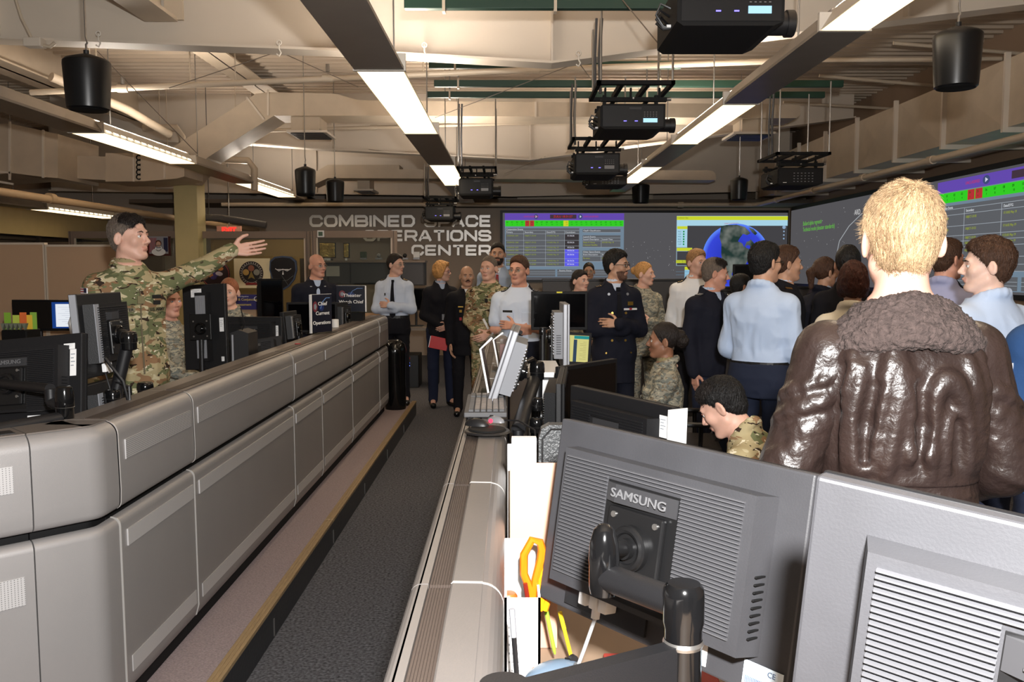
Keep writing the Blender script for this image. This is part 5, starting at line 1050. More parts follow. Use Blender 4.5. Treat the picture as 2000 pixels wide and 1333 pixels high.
# perforated organiser and things in it
zf = .913
mesh_w = mat('organiser_white', (226, 226, 224), .5)
a, b = px(985, 1240, 1.62), px(1056, 1170, 1.62)
t = thing('desk_organiser', 'white perforated desk organiser at the foot of the monitor', 'organiser', (a.x, 1.62, zf)); w = b.x-a.x; hh = b.z-zf
part(MB().box((0, 0, 0), (w, .006, hh)).box((0, 0, 0), (.005, .18, hh)).box((w-.005, 0, 0), (w, .18, hh)).box((0, .174, 0), (w, .18, hh*1.3)).box((0, 0, 0), (w, .18, .004)), 'organiser_shell', mesh_w, t)
m = MB()
for r in range(11):
    for c in range(9): m.box((.008+c*(w-.016)/9, -.001, .01+r*hh/12), (.011+c*(w-.016)/9, 0, .0135+r*hh/12))
part(m, 'perforations', mat('hole_grey', (150, 150, 152)), t)
orange = mat('orange_plastic', (224, 112, 14), .35)
c = px(1035, 1150, 1.70); t = thing('scissors', 'yellow-orange handled scissors standing in the organiser', 'scissors', c)
part(MB().tube([(.0,0,-.04), (.0,0,.0), (-.012,0,.03), (-.012,0,.07), (.004,0,.10), (.02,0,.095), (.024,0,.08), (.022,0,.06), (.012,0,.02), (.006,0,-.04)], .0085, 8), 'handle_loop', orange, t)
part(MB().tube([(.02,0,-.045), (.025,0,-.02), (.02,0,.02), (.03,0,.045), (.04,0,.03), (.04,0,-.01), (.03,0,-.045)], .007, 8), 'handle_loop', mat('yellow_plastic', (226, 140, 18), .35), t); part(MB().box((-.004, -.001, zf+.02-c.z), (.02, .002, -.03)), 'blades', steel, t)
def pen(label, x, y, d, lean, m, L=.14, r=.004, tip=None):
    c = px(x, y, d); t = thing('pen', label, 'pen', c); b = Vector((lean, 0, -1)).normalized()
    part(MB().tube([(0,0,0), b*L*.1, b*L*.9, b*L], [r*.6, r, r, r*.5], 8), 'barrel', m, t); part(MB().tube([b*-.002, b*L*.3], r*1.15, 8), 'cap', tip or m, t); return t
pen('dark red marker standing in the organiser', 1026, 1142, 1.68, .15, mat('marker_red', (110, 30, 20), .3))
pen('blue pen in the organiser behind the scissors', 1046, 1140, 1.72, -.05, mat('pen_blue', (90, 180, 210), .3), r=.006)
pen('yellow pencil in the organiser nearest the monitor', 1094, 1198, 1.75, .25, mat('pencil_yellow', (240, 210, 40), .4), .12)
pen('green highlighter leaning by the organiser', 1064, 1180, 1.75, .2, mat('pen_green', (150, 200, 60), .4), .11)
pen('white-capped black pen clipped along the console edge', 1000, 1192, 1.45, .07, black_pl, .16, .0045, silver)
c = px(993, 1172, 1.66); t = thing('orange_cap', 'round orange lid at the left end of the organiser', 'lid', c); part(MB().lathe([(0,-.012),(.016,-.012),(.018,-.005),(.018,.008),(.014,.014),(0,.015)]), 'lid_body', mat('orange_red', (255, 96, 40), .4), t); part(MB().cyl((0,0,-.05), (0,0,-.012), .008), 'lid_stem', orange, t)
mouse('blue-grey mouse on the desk under the foreground monitor', (px(1080, 1262, 1.62).x, 1.55, .99), math.radians(-60), mat('mouse_blue', (96, 112, 128), .3), 1.15)
tag(MB().box((.04, 1.42, .912), (.18, 1.62, .989), .01).build('document_box', mat('box_brown', (150, 112, 84), .7)), 'low brown box carrying the blue-grey mouse', 'box')
tag(MB().box((.2, 1.6, .912), (.42, 1.8, .93), .004).build('notebook', mat('cover_red', (170, 60, 50), .6)), 'red notebook flat on the desk behind the mouse', 'notebook')
tag(MB().tube([(.12, 1.62, .93), (.2, 1.55, .945), (.26, 1.62, .945)], .004, 6).build('key_chain', steel), 'small metal key chain by the red notebook', 'keys')
# white paper cabinet between monitors
a, b = px(1030, 700, 4.4), px(1086, 683, 4.4)
t = thing('white_desk_tray', 'bright white tray and papers between the leaning and the upright monitors', 'tray', (a.x, 4.0, .912)); w = b.x-a.x
part(MB().box((0, 0, 0), (w, .5, .33), .004), 'tray_body', wsign, t); part(MB().box((-.005, -.01, .335), (w+.005, .5, .36), .003), 'tray_lid', wsign, t); part(MB().box((-.01, -.012, .325), (w+.01, -.002, .333)), 'black_trim', black_pl, t)
tag(MB().box((.02, 3.3, .912), (.2, 3.9, .93), .003).build('paper_sheet_pile', wsign), 'white sheets lying flat under the tall glossy arm', 'paper')
# left: small computer, sticky-note organiser, phone
a = px(450, 712, 5.3); t = thing('small_computer', 'small black upright computer on the left console', 'computer', (px(432, 0, 5.3).x, 5.3, .93)); w = px(468, 0, 5.3).x-px(432, 0, 5.3).x; h_ = px(0, 645, 5.3).z-.93
mb = MB(); mb.prism([(0, 0), (w, 0), (w, h_-.02), (w*.45, h_), (0, h_-.02)], 1, 0, .2); part(mb, 'case', black_pl, t)
for x in (.08, .34): part(MB().box((x*w, -.003, .02), (x*w+.010, 0, h_-.03)), 'grey_stripe', dark_mt if x > .2 else silver, t)
part(MB().tube([(w*.5,.05,h_-.01), (w*.7,.05,h_+.03), (w*.45,.06,h_+.13)], .004, 6), 'aerial_cable', black_pl, t)
a = px(0, 640, 6.6); t = thing('note_organiser', 'zigzag organiser with green and yellow cards at the left edge', 'organiser', (px(-30,0,6.6).x, 6.6, .93)); zb = px(0, 645, 6.6).z-.93; wl = px(22, 0, 6.6).x-px(-30, 0, 6.6).x
part(MB().box((0, 0, 0), (wl, .2, zb), .01), 'pedestal', black_mt, t)
for k, (c_, x) in enumerate([((140, 190, 60), .0), ((200, 220, 90), .3), ((240, 120, 60), .55), ((250, 210, 70), .75), ((150, 200, 80), .9)]): part(MB().box((x*wl, .05+.01*k, zb), (x*wl+.05, .055+.01*k, zb+.13-.02*(k % 2))), 'card', mat('card_%d' % k, c_, .7), t)
mb = MB()
for k in range(6): mb.prism([(k*wl/6, zb+.05), ((k+1)*wl/6, zb+.05), ((k+.5)*wl/6, zb)], 1, -.005, .03)
part(mb, 'zigzag_front', mat('zig_grey', (120, 126, 110)), t)
a = px(140, 650, 6.4); t = thing('white_handset', 'curved white handset standing left of the sideways monitor', 'phone', (a.x, 6.4, .93)); z1 = px(0, 612, 6.4).z-.93
part(MB().tube([(.03,0,0), (.02,0,z1*.6), (.0,0,z1*.85), (.03,0,z1), (.06,0,z1)], [.02,.02,.024,.024,.02], 10), 'handset_body', white_pl, t)
t = thing('desk_items', 'small white cup and red tin on the left console by the chief sign', 'cup', (px(655, 640, 7.6).x, 7.6, 1.236)); part(MB().cyl((0,0,0), (0,0,.07), .03), 'cup_body', white_pl, t); part(MB().cyl((-.1,0,0), (-.1,0,.045), .022), 'red_tin', mat('badge_red', (120, 20, 20)), t)
# chairs
mesh_ch = mat('chair_mesh', (56, 54, 56), .7, bump=.4, bscale=300)
def chair(label, loc, rz, m, hb=.62, w=.5):
    t = thing('office_chair', label, 'chair', loc, (0, 0, math.radians(rz)))
    part(MB().box((-w/2, -.24, .42), (w/2, .24, .49), .03), 'seat', m, t)
    mb = MB(); n = 9; vs = []
    prof = [(0, .44), (.1, .5), (.35, .5), (.6, .44), (.72, .34)]
    rows = []
    for i in range(12):
        u = i/11; z = .52+hb*u; hw = w/2*(math.sin(PI*min(1, .25+u*.62))**.5)*(1 if u < .85 else 1-(u-.85)*2.2); y = -.24-.05*math.sin(u*PI)-.10*u
        rows.append([(hw*(-1+2*k/8), y+.05*(abs(-1+2*k/8)**2), z) for k in range(9)])
    vs = [p for r in rows for p in r]+[(x, y-.03, z) for r in rows for (x, y, z) in r]; N = 12*9; fs = []
    for i in range(11):
        for k in range(8): a_ = i*9+k; fs += [(a_, a_+1, a_+10, a_+9), (N+a_, N+a_+9, N+a_+10, N+a_+1)]
    for i in range(11): fs += [(i*9, (i+1)*9, N+(i+1)*9, N+i*9), (i*9+8, N+i*9+8, N+(i+1)*9+8, (i+1)*9+8)]
    for k in range(8): fs += [(k, N+k, N+k+1, k+1), (99+k, 99+k+1, N+99+k+1, N+99+k)]
    mb.put(vs, fs, True); part(mb, 'backrest', m, t)
    part(MB().tube([(0, -.26, .5), (0, -.33, .62), (0, -.32, .8)], .02), 'back_support', black_pl, t); part(MB().cyl((0,0,.08), (0,0,.42), .028), 'gas_column', black_pl, t)
    for k in range(5):
        a_ = 2*PI*k/5; lg = part(MB().tube([(0,0,.10), (.3*math.cos(a_), .3*math.sin(a_), .07)], [.022, .014]), 'leg', black_pl, t); part(MB().cyl((.3*math.cos(a_)-.012, .3*math.sin(a_), .028), (.3*math.cos(a_)+.012, .3*math.sin(a_), .028), .027), 'caster', black_pl, lg)
    for s in (-1, 1): part(MB().tube([(s*w*.5, -.1, .45), (s*w*.56, -.1, .62)], .014).box((s*w*.56-.03, -.2, .62), (s*w*.56+.03, .08, .645), .008), 'armrest', black_pl, t)
    return t

tag(MB().box((-5.6, 5.6, .90), (-2.75, 7.0, .929)).box((-5.5, 5.7, .16), (-5.45, 6.9, .899)).box((-2.85, 5.7, .16), (-2.8, 6.9, .899)).build('cubicle_desk', desk_m), 'work surface carrying the white handset and card organiser', 'desk')
# ================================================================ people: distance-field bodies meshed by surface nets
def vnoise(P, s, seed=0):
    Q = P*s+seed*17.31; I = np.floor(Q).astype(np.int64); Fr = (Q-I).astype(np.float32); Fr = Fr*Fr*(3-2*Fr)
    def hsh(i, j, k):
        n = (i*73856093) ^ (j*19349663) ^ (k*83492791) ^ (seed*2654435); n = (n ^ (n >> 13))*1274126177; return ((n & 0xffff).astype(np.float32)/32767.5-1)
    out = 0
    for a in (0, 1):
        for b in (0, 1):
            for c in (0, 1):
                w = (Fr[:,0] if a else 1-Fr[:,0])*(Fr[:,1] if b else 1-Fr[:,1])*(Fr[:,2] if c else 1-Fr[:,2])
                out = out+w*hsh(I[:,0]+a, I[:,1]+b, I[:,2]+c)
    return out
A3 = lambda v: np.array(v, dtype=np.float64)
def cap(a, b, ra, rb=None, k=.02, op='add'): return dict(t='cap', a=A3(a), b=A3(b), ra=ra, rb=ra if rb is None else rb, k=k, op=op)
def ell(c, r, R=None, k=.02, op='add'): return dict(t='ell', c=A3(c), r=A3(r), R=np.eye(3) if R is None else np.array(R), k=k, op=op)
def loft(secs, M, k=.03, op='add', p=2.4): return dict(t='loft', s=np.array(secs, float), M=M, k=k, op=op, p=p)
def halfs(n, c, op='cut'): return dict(t='half', n=A3(n), c=c, op=op, k=0)   # keeps n.p < c
def bounds(q):
    if q['t'] == 'cap':
        r = max(q['ra'], q['rb']); return np.minimum(q['a'], q['b'])-r, np.maximum(q['a'], q['b'])+r
    if q['t'] == 'ell': r = q['r'].max(); return q['c']-r, q['c']+r
    if q['t'] == 'loft':
        pts = []
        for z, cx, cy, rx, ry in q['s']:
            for sx in (-1, 1):
                for sy in (-1, 1): pts.append(tuple(q['M'] @ Vector((cx+sx*rx, cy+sy*ry, z))))
        pts = np.array(pts); return pts.min(0)-.01, pts.max(0)+.01
def mesh_sdf(prims, h, extra=None):
    B = [bounds(q) for q in prims if q['op'] == 'add']
    mg = 3*h+max(q['k'] for q in prims)*.5; lo = np.min([b[0] for b in B], 0)-mg; hi = np.max([b[1] for b in B], 0)+mg
    n = np.ceil((hi-lo)/h).astype(int)+1; D = np.full(n, .5, np.float32)
    ax = [lo[i]+h*np.arange(n[i]) for i in range(3)]
    for q in prims:
        if q['t'] == 'half':
            d = (q['n'][0]*ax[0][:,None,None]+q['n'][1]*ax[1][None,:,None]+q['n'][2]*ax[2][None,None,:]-q['c']).astype(np.float32); D = np.maximum(D, d); continue
        b0, b1 = bounds(q); m = q['k']+3*h
        i0 = np.clip(np.floor((b0-m-lo)/h).astype(int), 0, n-1); i1 = np.clip(np.ceil((b1+m-lo)/h).astype(int)+1, 1, n)
        X = ax[0][i0[0]:i1[0]][:,None,None].astype(np.float32); Y = ax[1][i0[1]:i1[1]][None,:,None].astype(np.float32); Z = ax[2][i0[2]:i1[2]][None,None,:].astype(np.float32)
        if q['t'] == 'cap':
            ab = q['b']-q['a']; L2 = float(ab@ab)+1e-12
            t = ((X-q['a'][0])*ab[0]+(Y-q['a'][1])*ab[1]+(Z-q['a'][2])*ab[2])/L2; t = np.clip(t, 0, 1)
            d = np.sqrt((X-q['a'][0]-t*ab[0])**2+(Y-q['a'][1]-t*ab[1])**2+(Z-q['a'][2]-t*ab[2])**2)-(q['ra']+(q['rb']-q['ra'])*t)
        elif q['t'] == 'ell':
            R = q['R']; x, y, z = X-q['c'][0], Y-q['c'][1], Z-q['c'][2]
            u = (R[0,0]*x+R[1,0]*y+R[2,0]*z); v = (R[0,1]*x+R[1,1]*y+R[2,1]*z); w = (R[0,2]*x+R[1,2]*y+R[2,2]*z); r = q['r']
            k0 = np.sqrt((u/r[0])**2+(v/r[1])**2+(w/r[2])**2)+1e-9; k1 = np.sqrt((u/r[0]**2)**2+(v/r[1]**2)**2+(w/r[2]**2)**2)+1e-9; d = k0*(k0-1)/k1
        else:
            Mi = q['M'].inverted(); s = q['s']
            x = Mi[0][0]*X+Mi[0][1]*Y+Mi[0][2]*Z+Mi[0][3]; y = Mi[1][0]*X+Mi[1][1]*Y+Mi[1][2]*Z+Mi[1][3]; z = Mi[2][0]*X+Mi[2][1]*Y+Mi[2][2]*Z+Mi[2][3]
            zf = z.ravel(); g = lambda c: np.interp(zf, s[:,0], s[:,c]).reshape(z.shape)
            cx, cy, rx, ry = g(1), g(2), g(3), g(4); pp = q['p']
            rad = (np.abs((x-cx)/rx)**pp+np.abs((y-cy)/ry)**pp)**(1/pp); dr = (rad-1)*np.minimum(rx, ry)
            d = np.maximum(dr, np.maximum(s[0,0]-z, z-s[-1,0]))
        d = d.astype(np.float32); S = D[i0[0]:i1[0], i0[1]:i1[1], i0[2]:i1[2]]; k = max(q['k'], 1e-6)
        if q['op'] == 'add': hh = np.clip(.5+.5*(S-d)/k, 0, 1); S[:] = S*(1-hh)+d*hh-k*hh*(1-hh)
        elif q['op'] == 'sub': hh = np.clip(.5-.5*(S+d)/k, 0, 1); S[:] = S*(1-hh)-d*hh+k*hh*(1-hh)
    ins = D < 0
    c = np.zeros(np.array(D.shape)-1, np.int8)
    for i in (0, 1):
        for j in (0, 1):
            for k in (0, 1): c += ins[i:n[0]-1+i, j:n[1]-1+j, k:n[2]-1+k]
    act = (c > 0) & (c < 8); idx = np.argwhere(act); num = np.full(act.shape, -1, np.int64); num[tuple(idx.T)] = np.arange(len(idx))
    acc = np.zeros((len(idx), 3)); cnt = np.zeros(len(idx)); C = {}
    for i in (0, 1):
        for j in (0, 1):
            for k in (0, 1): C[i,j,k] = D[idx[:,0]+i, idx[:,1]+j, idx[:,2]+k].astype(np.float64)
    for a in range(3):
        for u in (0, 1):
            for v in (0, 1):
                p = [u, v]; p.insert(a, 0); q_ = [u, v]; q_.insert(a, 1); A_, B_ = C[tuple(p)], C[tuple(q_)]
                m = (A_ < 0) != (B_ < 0); t = np.where(m, A_/np.where(m, A_-B_, 1), 0); w = np.zeros((len(idx), 3)); w[:] = p; w[:, a] = t; acc += w*m[:,None]; cnt += m
    V = lo+(idx+acc/cnt[:,None])*h; faces = []
    for a in range(3):
        sl0 = [slice(None)]*3; sl1 = [slice(None)]*3; sl0[a] = slice(0, n[a]-1); sl1[a] = slice(1, n[a])
        A_, B_ = ins[tuple(sl0)], ins[tuple(sl1)]; e = np.argwhere(A_ != B_); b, c2 = [x for x in range(3) if x != a]
        e = e[(e[:,b] > 0) & (e[:,c2] > 0)]; e = e[(e[:,b] < n[b]-1) & (e[:,c2] < n[c2]-1)]
        def cell(db, dc): f = e.copy(); f[:,b] -= db; f[:,c2] -= dc; return num[tuple(f.T)]
        Q = np.stack([cell(1,1), cell(0,1), cell(0,0), cell(1,0)], 1); inside = A_[tuple(e.T)]
        flip = inside if a != 1 else ~inside
        Q[~flip] = Q[~flip][:, ::-1]; Q = Q[(Q >= 0).all(1)]; faces.append(Q)
    return V, np.concatenate(faces)
def to_obj(name, V, Fq, mats, parent, mi=None, label=None):
    me = bpy.data.meshes.new(name); me.vertices.add(len(V)); me.vertices.foreach_set('co', V.astype(np.float32).ravel())
    me.loops.add(Fq.size); me.loops.foreach_set('vertex_index', Fq.astype(np.int32).ravel()); me.polygons.add(len(Fq))
    me.polygons.foreach_set('loop_start', np.arange(0, Fq.size, 4, dtype=np.int32)); me.polygons.foreach_set('loop_total', np.full(len(Fq), 4, np.int32))
    for m in (mats if isinstance(mats, (list, tuple)) else [mats]): me.materials.append(m)
    if mi is not None: me.polygons.foreach_set('material_index', mi.astype(np.int32))
    me.polygons.foreach_set('use_smooth', np.ones(len(Fq), bool)); me.update(calc_edges=True); me.validate()
    o = bpy.data.objects.new(name, me); COL.objects.link(o); o.parent = parent
    if label: o['label'] = label
    return o
def vnormals(V, Fq):
    a, b, c, d = (V[Fq[:,i]] for i in range(4)); N = np.cross(c-a, d-b); out = np.zeros_like(V)
    for i in range(4): np.add.at(out, Fq[:,i], N)
    return out/(np.linalg.norm(out, axis=1)[:,None]+1e-12)
def wrinkle(V, Fq, amp, seed, sc=(11, 11, 7), fade=None, low=None):
    N = vnormals(V, Fq); S = np.array(sc, float); w = V+.03*np.stack([vnoise(V, 6, seed+5), vnoise(V, 6, seed+6), vnoise(V, 6, seed+7)], 1)
    n1 = 1-np.abs(vnoise(w*S/8, 8, seed)); n2 = vnoise(w*S/8, 22, seed+1)
    n3 = 1-np.abs(vnoise(w*S/8+3.3, 17, seed+2)); q = amp*(n1-.6)*1.2+amp*.55*(n3-.6)+amp*.12*n2
    if fade is not None: q = q*np.clip((fade-V[:,2])/.09, .05, 1)
    if low is not None: q = q*np.clip((V[:,2]-low)/.06, .0, 1)
    return V+N*q[:,None]
def smooth_mesh(V, Fq, it=1, lam=.5):
    for _ in range(it):
        acc = np.zeros_like(V); cnt = np.zeros(len(V))
        for i in range(4):
            j = (i+1) % 4; np.add.at(acc, Fq[:,i], V[Fq[:,j]]); np.add.at(cnt, Fq[:,i], 1); np.add.at(acc, Fq[:,j], V[Fq[:,i]]); np.add.at(cnt, Fq[:,j], 1)
        V = V+lam*(acc/np.maximum(cnt, 1)[:,None]-V)
    return V
def skin(nm, c):
    m = mat('skin_'+nm, c, .5, bump=.06, bscale=300, var=.06, vscale=25)
    m.node_tree.nodes['Principled BSDF'].inputs['Subsurface Weight'].default_value = .08; m.node_tree.nodes['Principled BSDF'].inputs['Subsurface Radius'].default_value = (.02, .008, .004)
    return m
SK = {'fair': skin('fair', (228, 190, 172)), 'pink': skin('pink', (218, 172, 152)), 'tan': skin('tan', (196, 152, 126)), 'brown': skin('brown', (150, 106, 82)), 'red': skin('red', (206, 152, 130))}
LIP = {k: mat('lip_'+k, c, .45) for k, c in {'fair': (214, 158, 142), 'pink': (202, 144, 126), 'tan': (176, 124, 104), 'brown': (136, 88, 72), 'red': (190, 128, 110)}.items()}
LID = {k: mat('lid_'+k, c, .5) for k, c in {'fair': (196, 150, 130), 'pink': (190, 136, 116), 'tan': (160, 114, 92), 'brown': (118, 76, 56), 'red': (180, 118, 96)}.items()}
def hairm(nm, c, v=.35): return mat('hair_'+nm, c, .5, bump=.9, bscale=60, var=v, vscale=45, stretch=(3, 3, .8), spec=.35)
HR = {'blond': hairm('blond', (204, 172, 132), .25), 'golden': hairm('golden', (196, 146, 88), .3), 'brown': hairm('brown', (74, 50, 36)), 'dark': hairm('dark', (34, 27, 24)), 'black': hairm('black', (20, 18, 18)),
      'grey': hairm('grey', (110, 98, 88)), 'auburn': hairm('auburn', (66, 32, 22)), 'sandy': hairm('sandy', (160, 120, 80)), 'reddish': hairm('reddish', (150, 92, 62)), 'stubble': hairm('stubble', (104, 74, 60))}
OCP = camo('camouflage_ocp', (168, 155, 120), [((108, 112, 80), 1.3, .50, 0), ((138, 108, 80), 1.1, .55, 7), ((190, 180, 148), 1.9, .60, 13), ((94, 98, 70), 2.0, .64, 31), ((56, 44, 36), 3.2, .635, 21), ((222, 214, 190), 4.2, .66, 27)], (6, 6, 11))
ABU = camo('camouflage_grey', (150, 146, 132), [((118, 122, 116), 1.6, .50, 3), ((176, 170, 150), 1.8, .56, 9), ((96, 94, 86), 2.6, .60, 15), ((128, 112, 92), 2.2, .63, 25)], (12, 12, 26))
def cloth_m(nm, c, rough=.85, **k): return mat('cloth_'+nm, c, rough, bump=.15, bscale=400, spec=.2, **k)
CL = {'navy': cloth_m('navy', (28, 30, 42)), 'black': cloth_m('black', (24, 24, 30)), 'blueshirt': cloth_m('blueshirt', (186, 204, 232)), 'white': cloth_m('white', (234, 236, 240)), 'whiteblue': cloth_m('whiteblue', (206, 218, 238)),
      'trouser_navy': cloth_m('trouser_navy', (36, 42, 60)), 'greyblue': cloth_m('greyblue', (168, 184, 210)), 'lavender': cloth_m('lavender', (160, 164, 198)), 'jeans': cloth_m('jeans', (34, 40, 62)), 'cream': cloth_m('cream', (230, 220, 200)), 'airblue': cloth_m('airblue', (44, 74, 118)), 'tantee': cloth_m('tantee', (150, 138, 104))}
eye_w = mat('eye_white', (226, 222, 216), .25); iris_d = mat('iris_dark', (44, 30, 22), .2); iris_b = mat('iris_blue', (70, 96, 120), .2); brass = mat('brass', (206, 168, 82), .3, .8); boot = mat('boot_tan', (150, 120, 84), .8); shoe_b = mat('shoe_black', (14, 14, 15), .2)

HEADP = [ell((0,-.012,.030), (.074,.092,.088), k=.02), ell((0,.030,-.030), (.058,.060,.080), k=.03), cap((-.046,0,-.058), (-.018,.062,-.098), .022, .020, .02), cap((.046,0,-.058), (.018,.062,-.098), .022, .020, .02),
         ell((0,.072,-.098), (.022,.017,.017), k=.015), cap((-.034,.074,.020), (.034,.074,.020), .013, k=.015), ell((.042,.058,-.022), (.022,.022,.024), k=.02), ell((-.042,.058,-.022), (.022,.022,.024), k=.02),
         cap((.031,.098,.000), (.031,.090,.0), .013, k=.012, op='sub'), cap((-.031,.098,.0), (-.031,.090,.0), .013, k=.012, op='sub'),
         cap((0,.084,.012), (0,.108,-.028), .0075, .0105, .010), ell((.011,.096,-.035), (.008,.010,.007), k=.006), ell((-.011,.096,-.035), (.008,.010,.007), k=.006),
         cap((-.019,.083,-.062), (0,.092,-.059), .004, .0055, .007), cap((.019,.083,-.062), (0,.092,-.059), .004, .0055, .007), cap((-.013,.085,-.069), (.013,.085,-.069), .0062, k=.007)]
def xf(prims, M, s=1.0):
    R = np.array(M.to_3x3().normalized()); out = []
    for q in prims:
        q = dict(q); P = lambda v: A3(M @ Vector(v))
        if q['t'] == 'cap': q['a'] = P(q['a']); q['b'] = P(q['b']); q['ra'] *= s; q['rb'] *= s
        elif q['t'] == 'ell': q['c'] = P(q['c']); q['r'] = q['r']*s; q['R'] = R @ q['R']
        elif q['t'] == 'half':
            n = R @ q['n']; t = A3(M.translation); q['c'] = q['c']*s+float(n @ t); q['n'] = n
        q['k'] *= s; out.append(q)
    return out
def hand_prims(W, d, pn, side, s=1.0, curl=.35, spread=.0, fist=False):
    """W wrist, d pointing direction, pn direction the palm faces, side +1/-1 flips the thumb side"""
    d = Vector(d).normalized(); pn = Vector(pn); pn = (pn-d*pn.dot(d)).normalized(); t = d.cross(pn)*side; W = Vector(W); P = []
    for i, o in enumerate((.030, .010, -.010, -.029)):
        kn = W+d*(.092-.004*i-(.004 if i == 0 else 0))*s+t*o*s*(1+spread*.4); P.append(cap(W+d*.012*s+t*o*.55*s, kn, .0125*s, .0105*s, .010*s))
        L = (.044, .049, .046, .036)[i]*s; cur = kn; ang = curl*(.7+.12*i); dd = (d+t*o*spread*9).normalized()
        for j, f in enumerate((1, .66, .5)):
            ang2 = ang if j == 0 else ang+curl*j*1.0
            q = (dd*math.cos(ang2)+pn*math.sin(ang2)).normalized(); nx = cur+q*L*f; r = (.0092, .0083, .0073)[j]*s; P.append(cap(cur, nx, r, r*.92, .003*s)); cur = nx
    b0 = W+d*.022*s+t*.024*s+pn*.006*s; b1 = b0+(d*.55+t*.75+pn*.2).normalized()*.040*s; b2 = b1+(d*.8+t*.5+pn*.1).normalized()*.032*s; b3 = b2+(d*.95+t*.2+pn*.1).normalized()*.024*s
    P += [cap(b0, b1, .015*s, .0115*s, .012*s), cap(b1, b2, .0110*s, .0095*s, .003*s), cap(b2, b3, .0095*s, .008*s, .003*s)]
    return P
TS = [(-.12,.142,.105), (-.06,.156,.116), (.0,.158,.118), (.10,.142,.106), (.17,.134,.102), (.27,.144,.108), (.36,.154,.112), (.42,.150,.100), (.455,.130,.086), (.49,.095,.070), (.52,.068,.058), (.54,.058,.054)]
ARM = {'down': ((.195, -.03, .16), (.205, .03, -.09), (0, .12, -1), (-1, .1, 0)),
       'behind': ((.20, -.09, .19), (.06, -.17, .0), (-1, 0, -.3), (0, 1, 0)),
       'front': ((.200, .0, .16), (.045, .17, .04), (-.85, .35, -.3), (-.3, -.9, 0)),
       'lap': ((.19, .08, .18), (.12, .30, .06), (-.3, 1, -.1), (0, 0, -1)),
       'crossed_in': ((.200, .03, .17), (-.045, .160, .165), (-1, -.75, .12), (0, -1, 0)),
       'crossed_out': ((.205, .04, .165), (-.015, .195, .215), (-1, -.40, .10), (0, -1, -.2)),
       'desk': ((.19, .10, .20), (.10, .36, .12), (0, 1, -.05), (0, 0, -1))}
def strands(c, N, m, length=.018, wd=.0006, whorl=(.012, -.055, .118), ho=None):
    """short individual hairs lying over the hair cap, flowing away from the crown"""
    Hm = c['Hm']; ho = ho or [o for o in c['root'].children if o.name.startswith('hair')][0]
    me = ho.data; n = len(me.vertices); co = np.empty(n*3, np.float32); me.vertices.foreach_get('co', co); co = co.reshape(-1, 3).astype(float)
    nr = np.empty(n*3, np.float32); me.vertices.foreach_get('normal', nr); nr = nr.reshape(-1, 3).astype(float)
    Hi = np.array(Hm.inverted().to_3x3()); L = (co-np.array(Hm.translation))@Hi.T; Ln = nr@np.array(Hm.to_3x3().normalized())
    rs = np.random.RandomState(3); i = rs.choice(n, N); p = L[i]+rs.normal(0, .0012, (N, 3)); nn = Ln[i]; wv = np.array(whorl)
    dot = lambda a, b: (a*b).sum(1)[:,None]; nz = lambda a: a/(np.linalg.norm(a, axis=1)[:,None]+1e-6)
    ok = (np.linalg.norm(p-np.array([0,-.014,.034]), axis=1) > .05) & ((nn*(p-np.array([0,-.014,.02]))).sum(1) > 0); p = p[ok]; nn = nn[ok]; N = len(p)
    fl = p-wv; fl = fl-nn*dot(fl, nn); l = np.linalg.norm(fl, axis=1)[:,None]; fl = nz(fl)
    sw = np.stack([.35*fl[:,1], -.35*fl[:,0], np.full(N, -.35)], 1); fl = fl+sw*np.where(l > .03, .8, .2)+rs.normal(0, .14, (N, 3)); fl = nz(fl-nn*dot(fl, nn))
    ln = length*(.7+rs.rand(N, 1)*.7); lift = .02+rs.rand(N, 1)*.11; q = [p-nn*.003]; cur = p.copy()
    for k in range(3): cur = cur+fl*ln/3+nn*lift*ln/3*(1-.45*k); q.append(cur.copy())
    side = nz(np.cross(fl, nn)); w = wd*(.6+.7*rs.rand(N, 1)); V = np.zeros((N, 4, 3, 3))
    for k in range(4):
        ww = w*(1, 1, .8, .2)[k]; V[:,k,0] = q[k]+side*ww; V[:,k,1] = q[k]-side*ww*.5+nn*ww*.9; V[:,k,2] = q[k]-side*ww*.5-nn*ww*.9
    V = V.reshape(-1, 3)@np.array(Hm.to_3x3()).T+np.array(Hm.translation); base = (np.arange(N)*12)[:,None]; F = []
    for k in range(3):
        for m_ in range(3): a = k*3+m_; b = k*3+(m_+1) % 3; F.append(base+np.array([[a, b, b+3, a+3]]))
    to_obj('hair_strands', V, np.concatenate(F), m, ho)
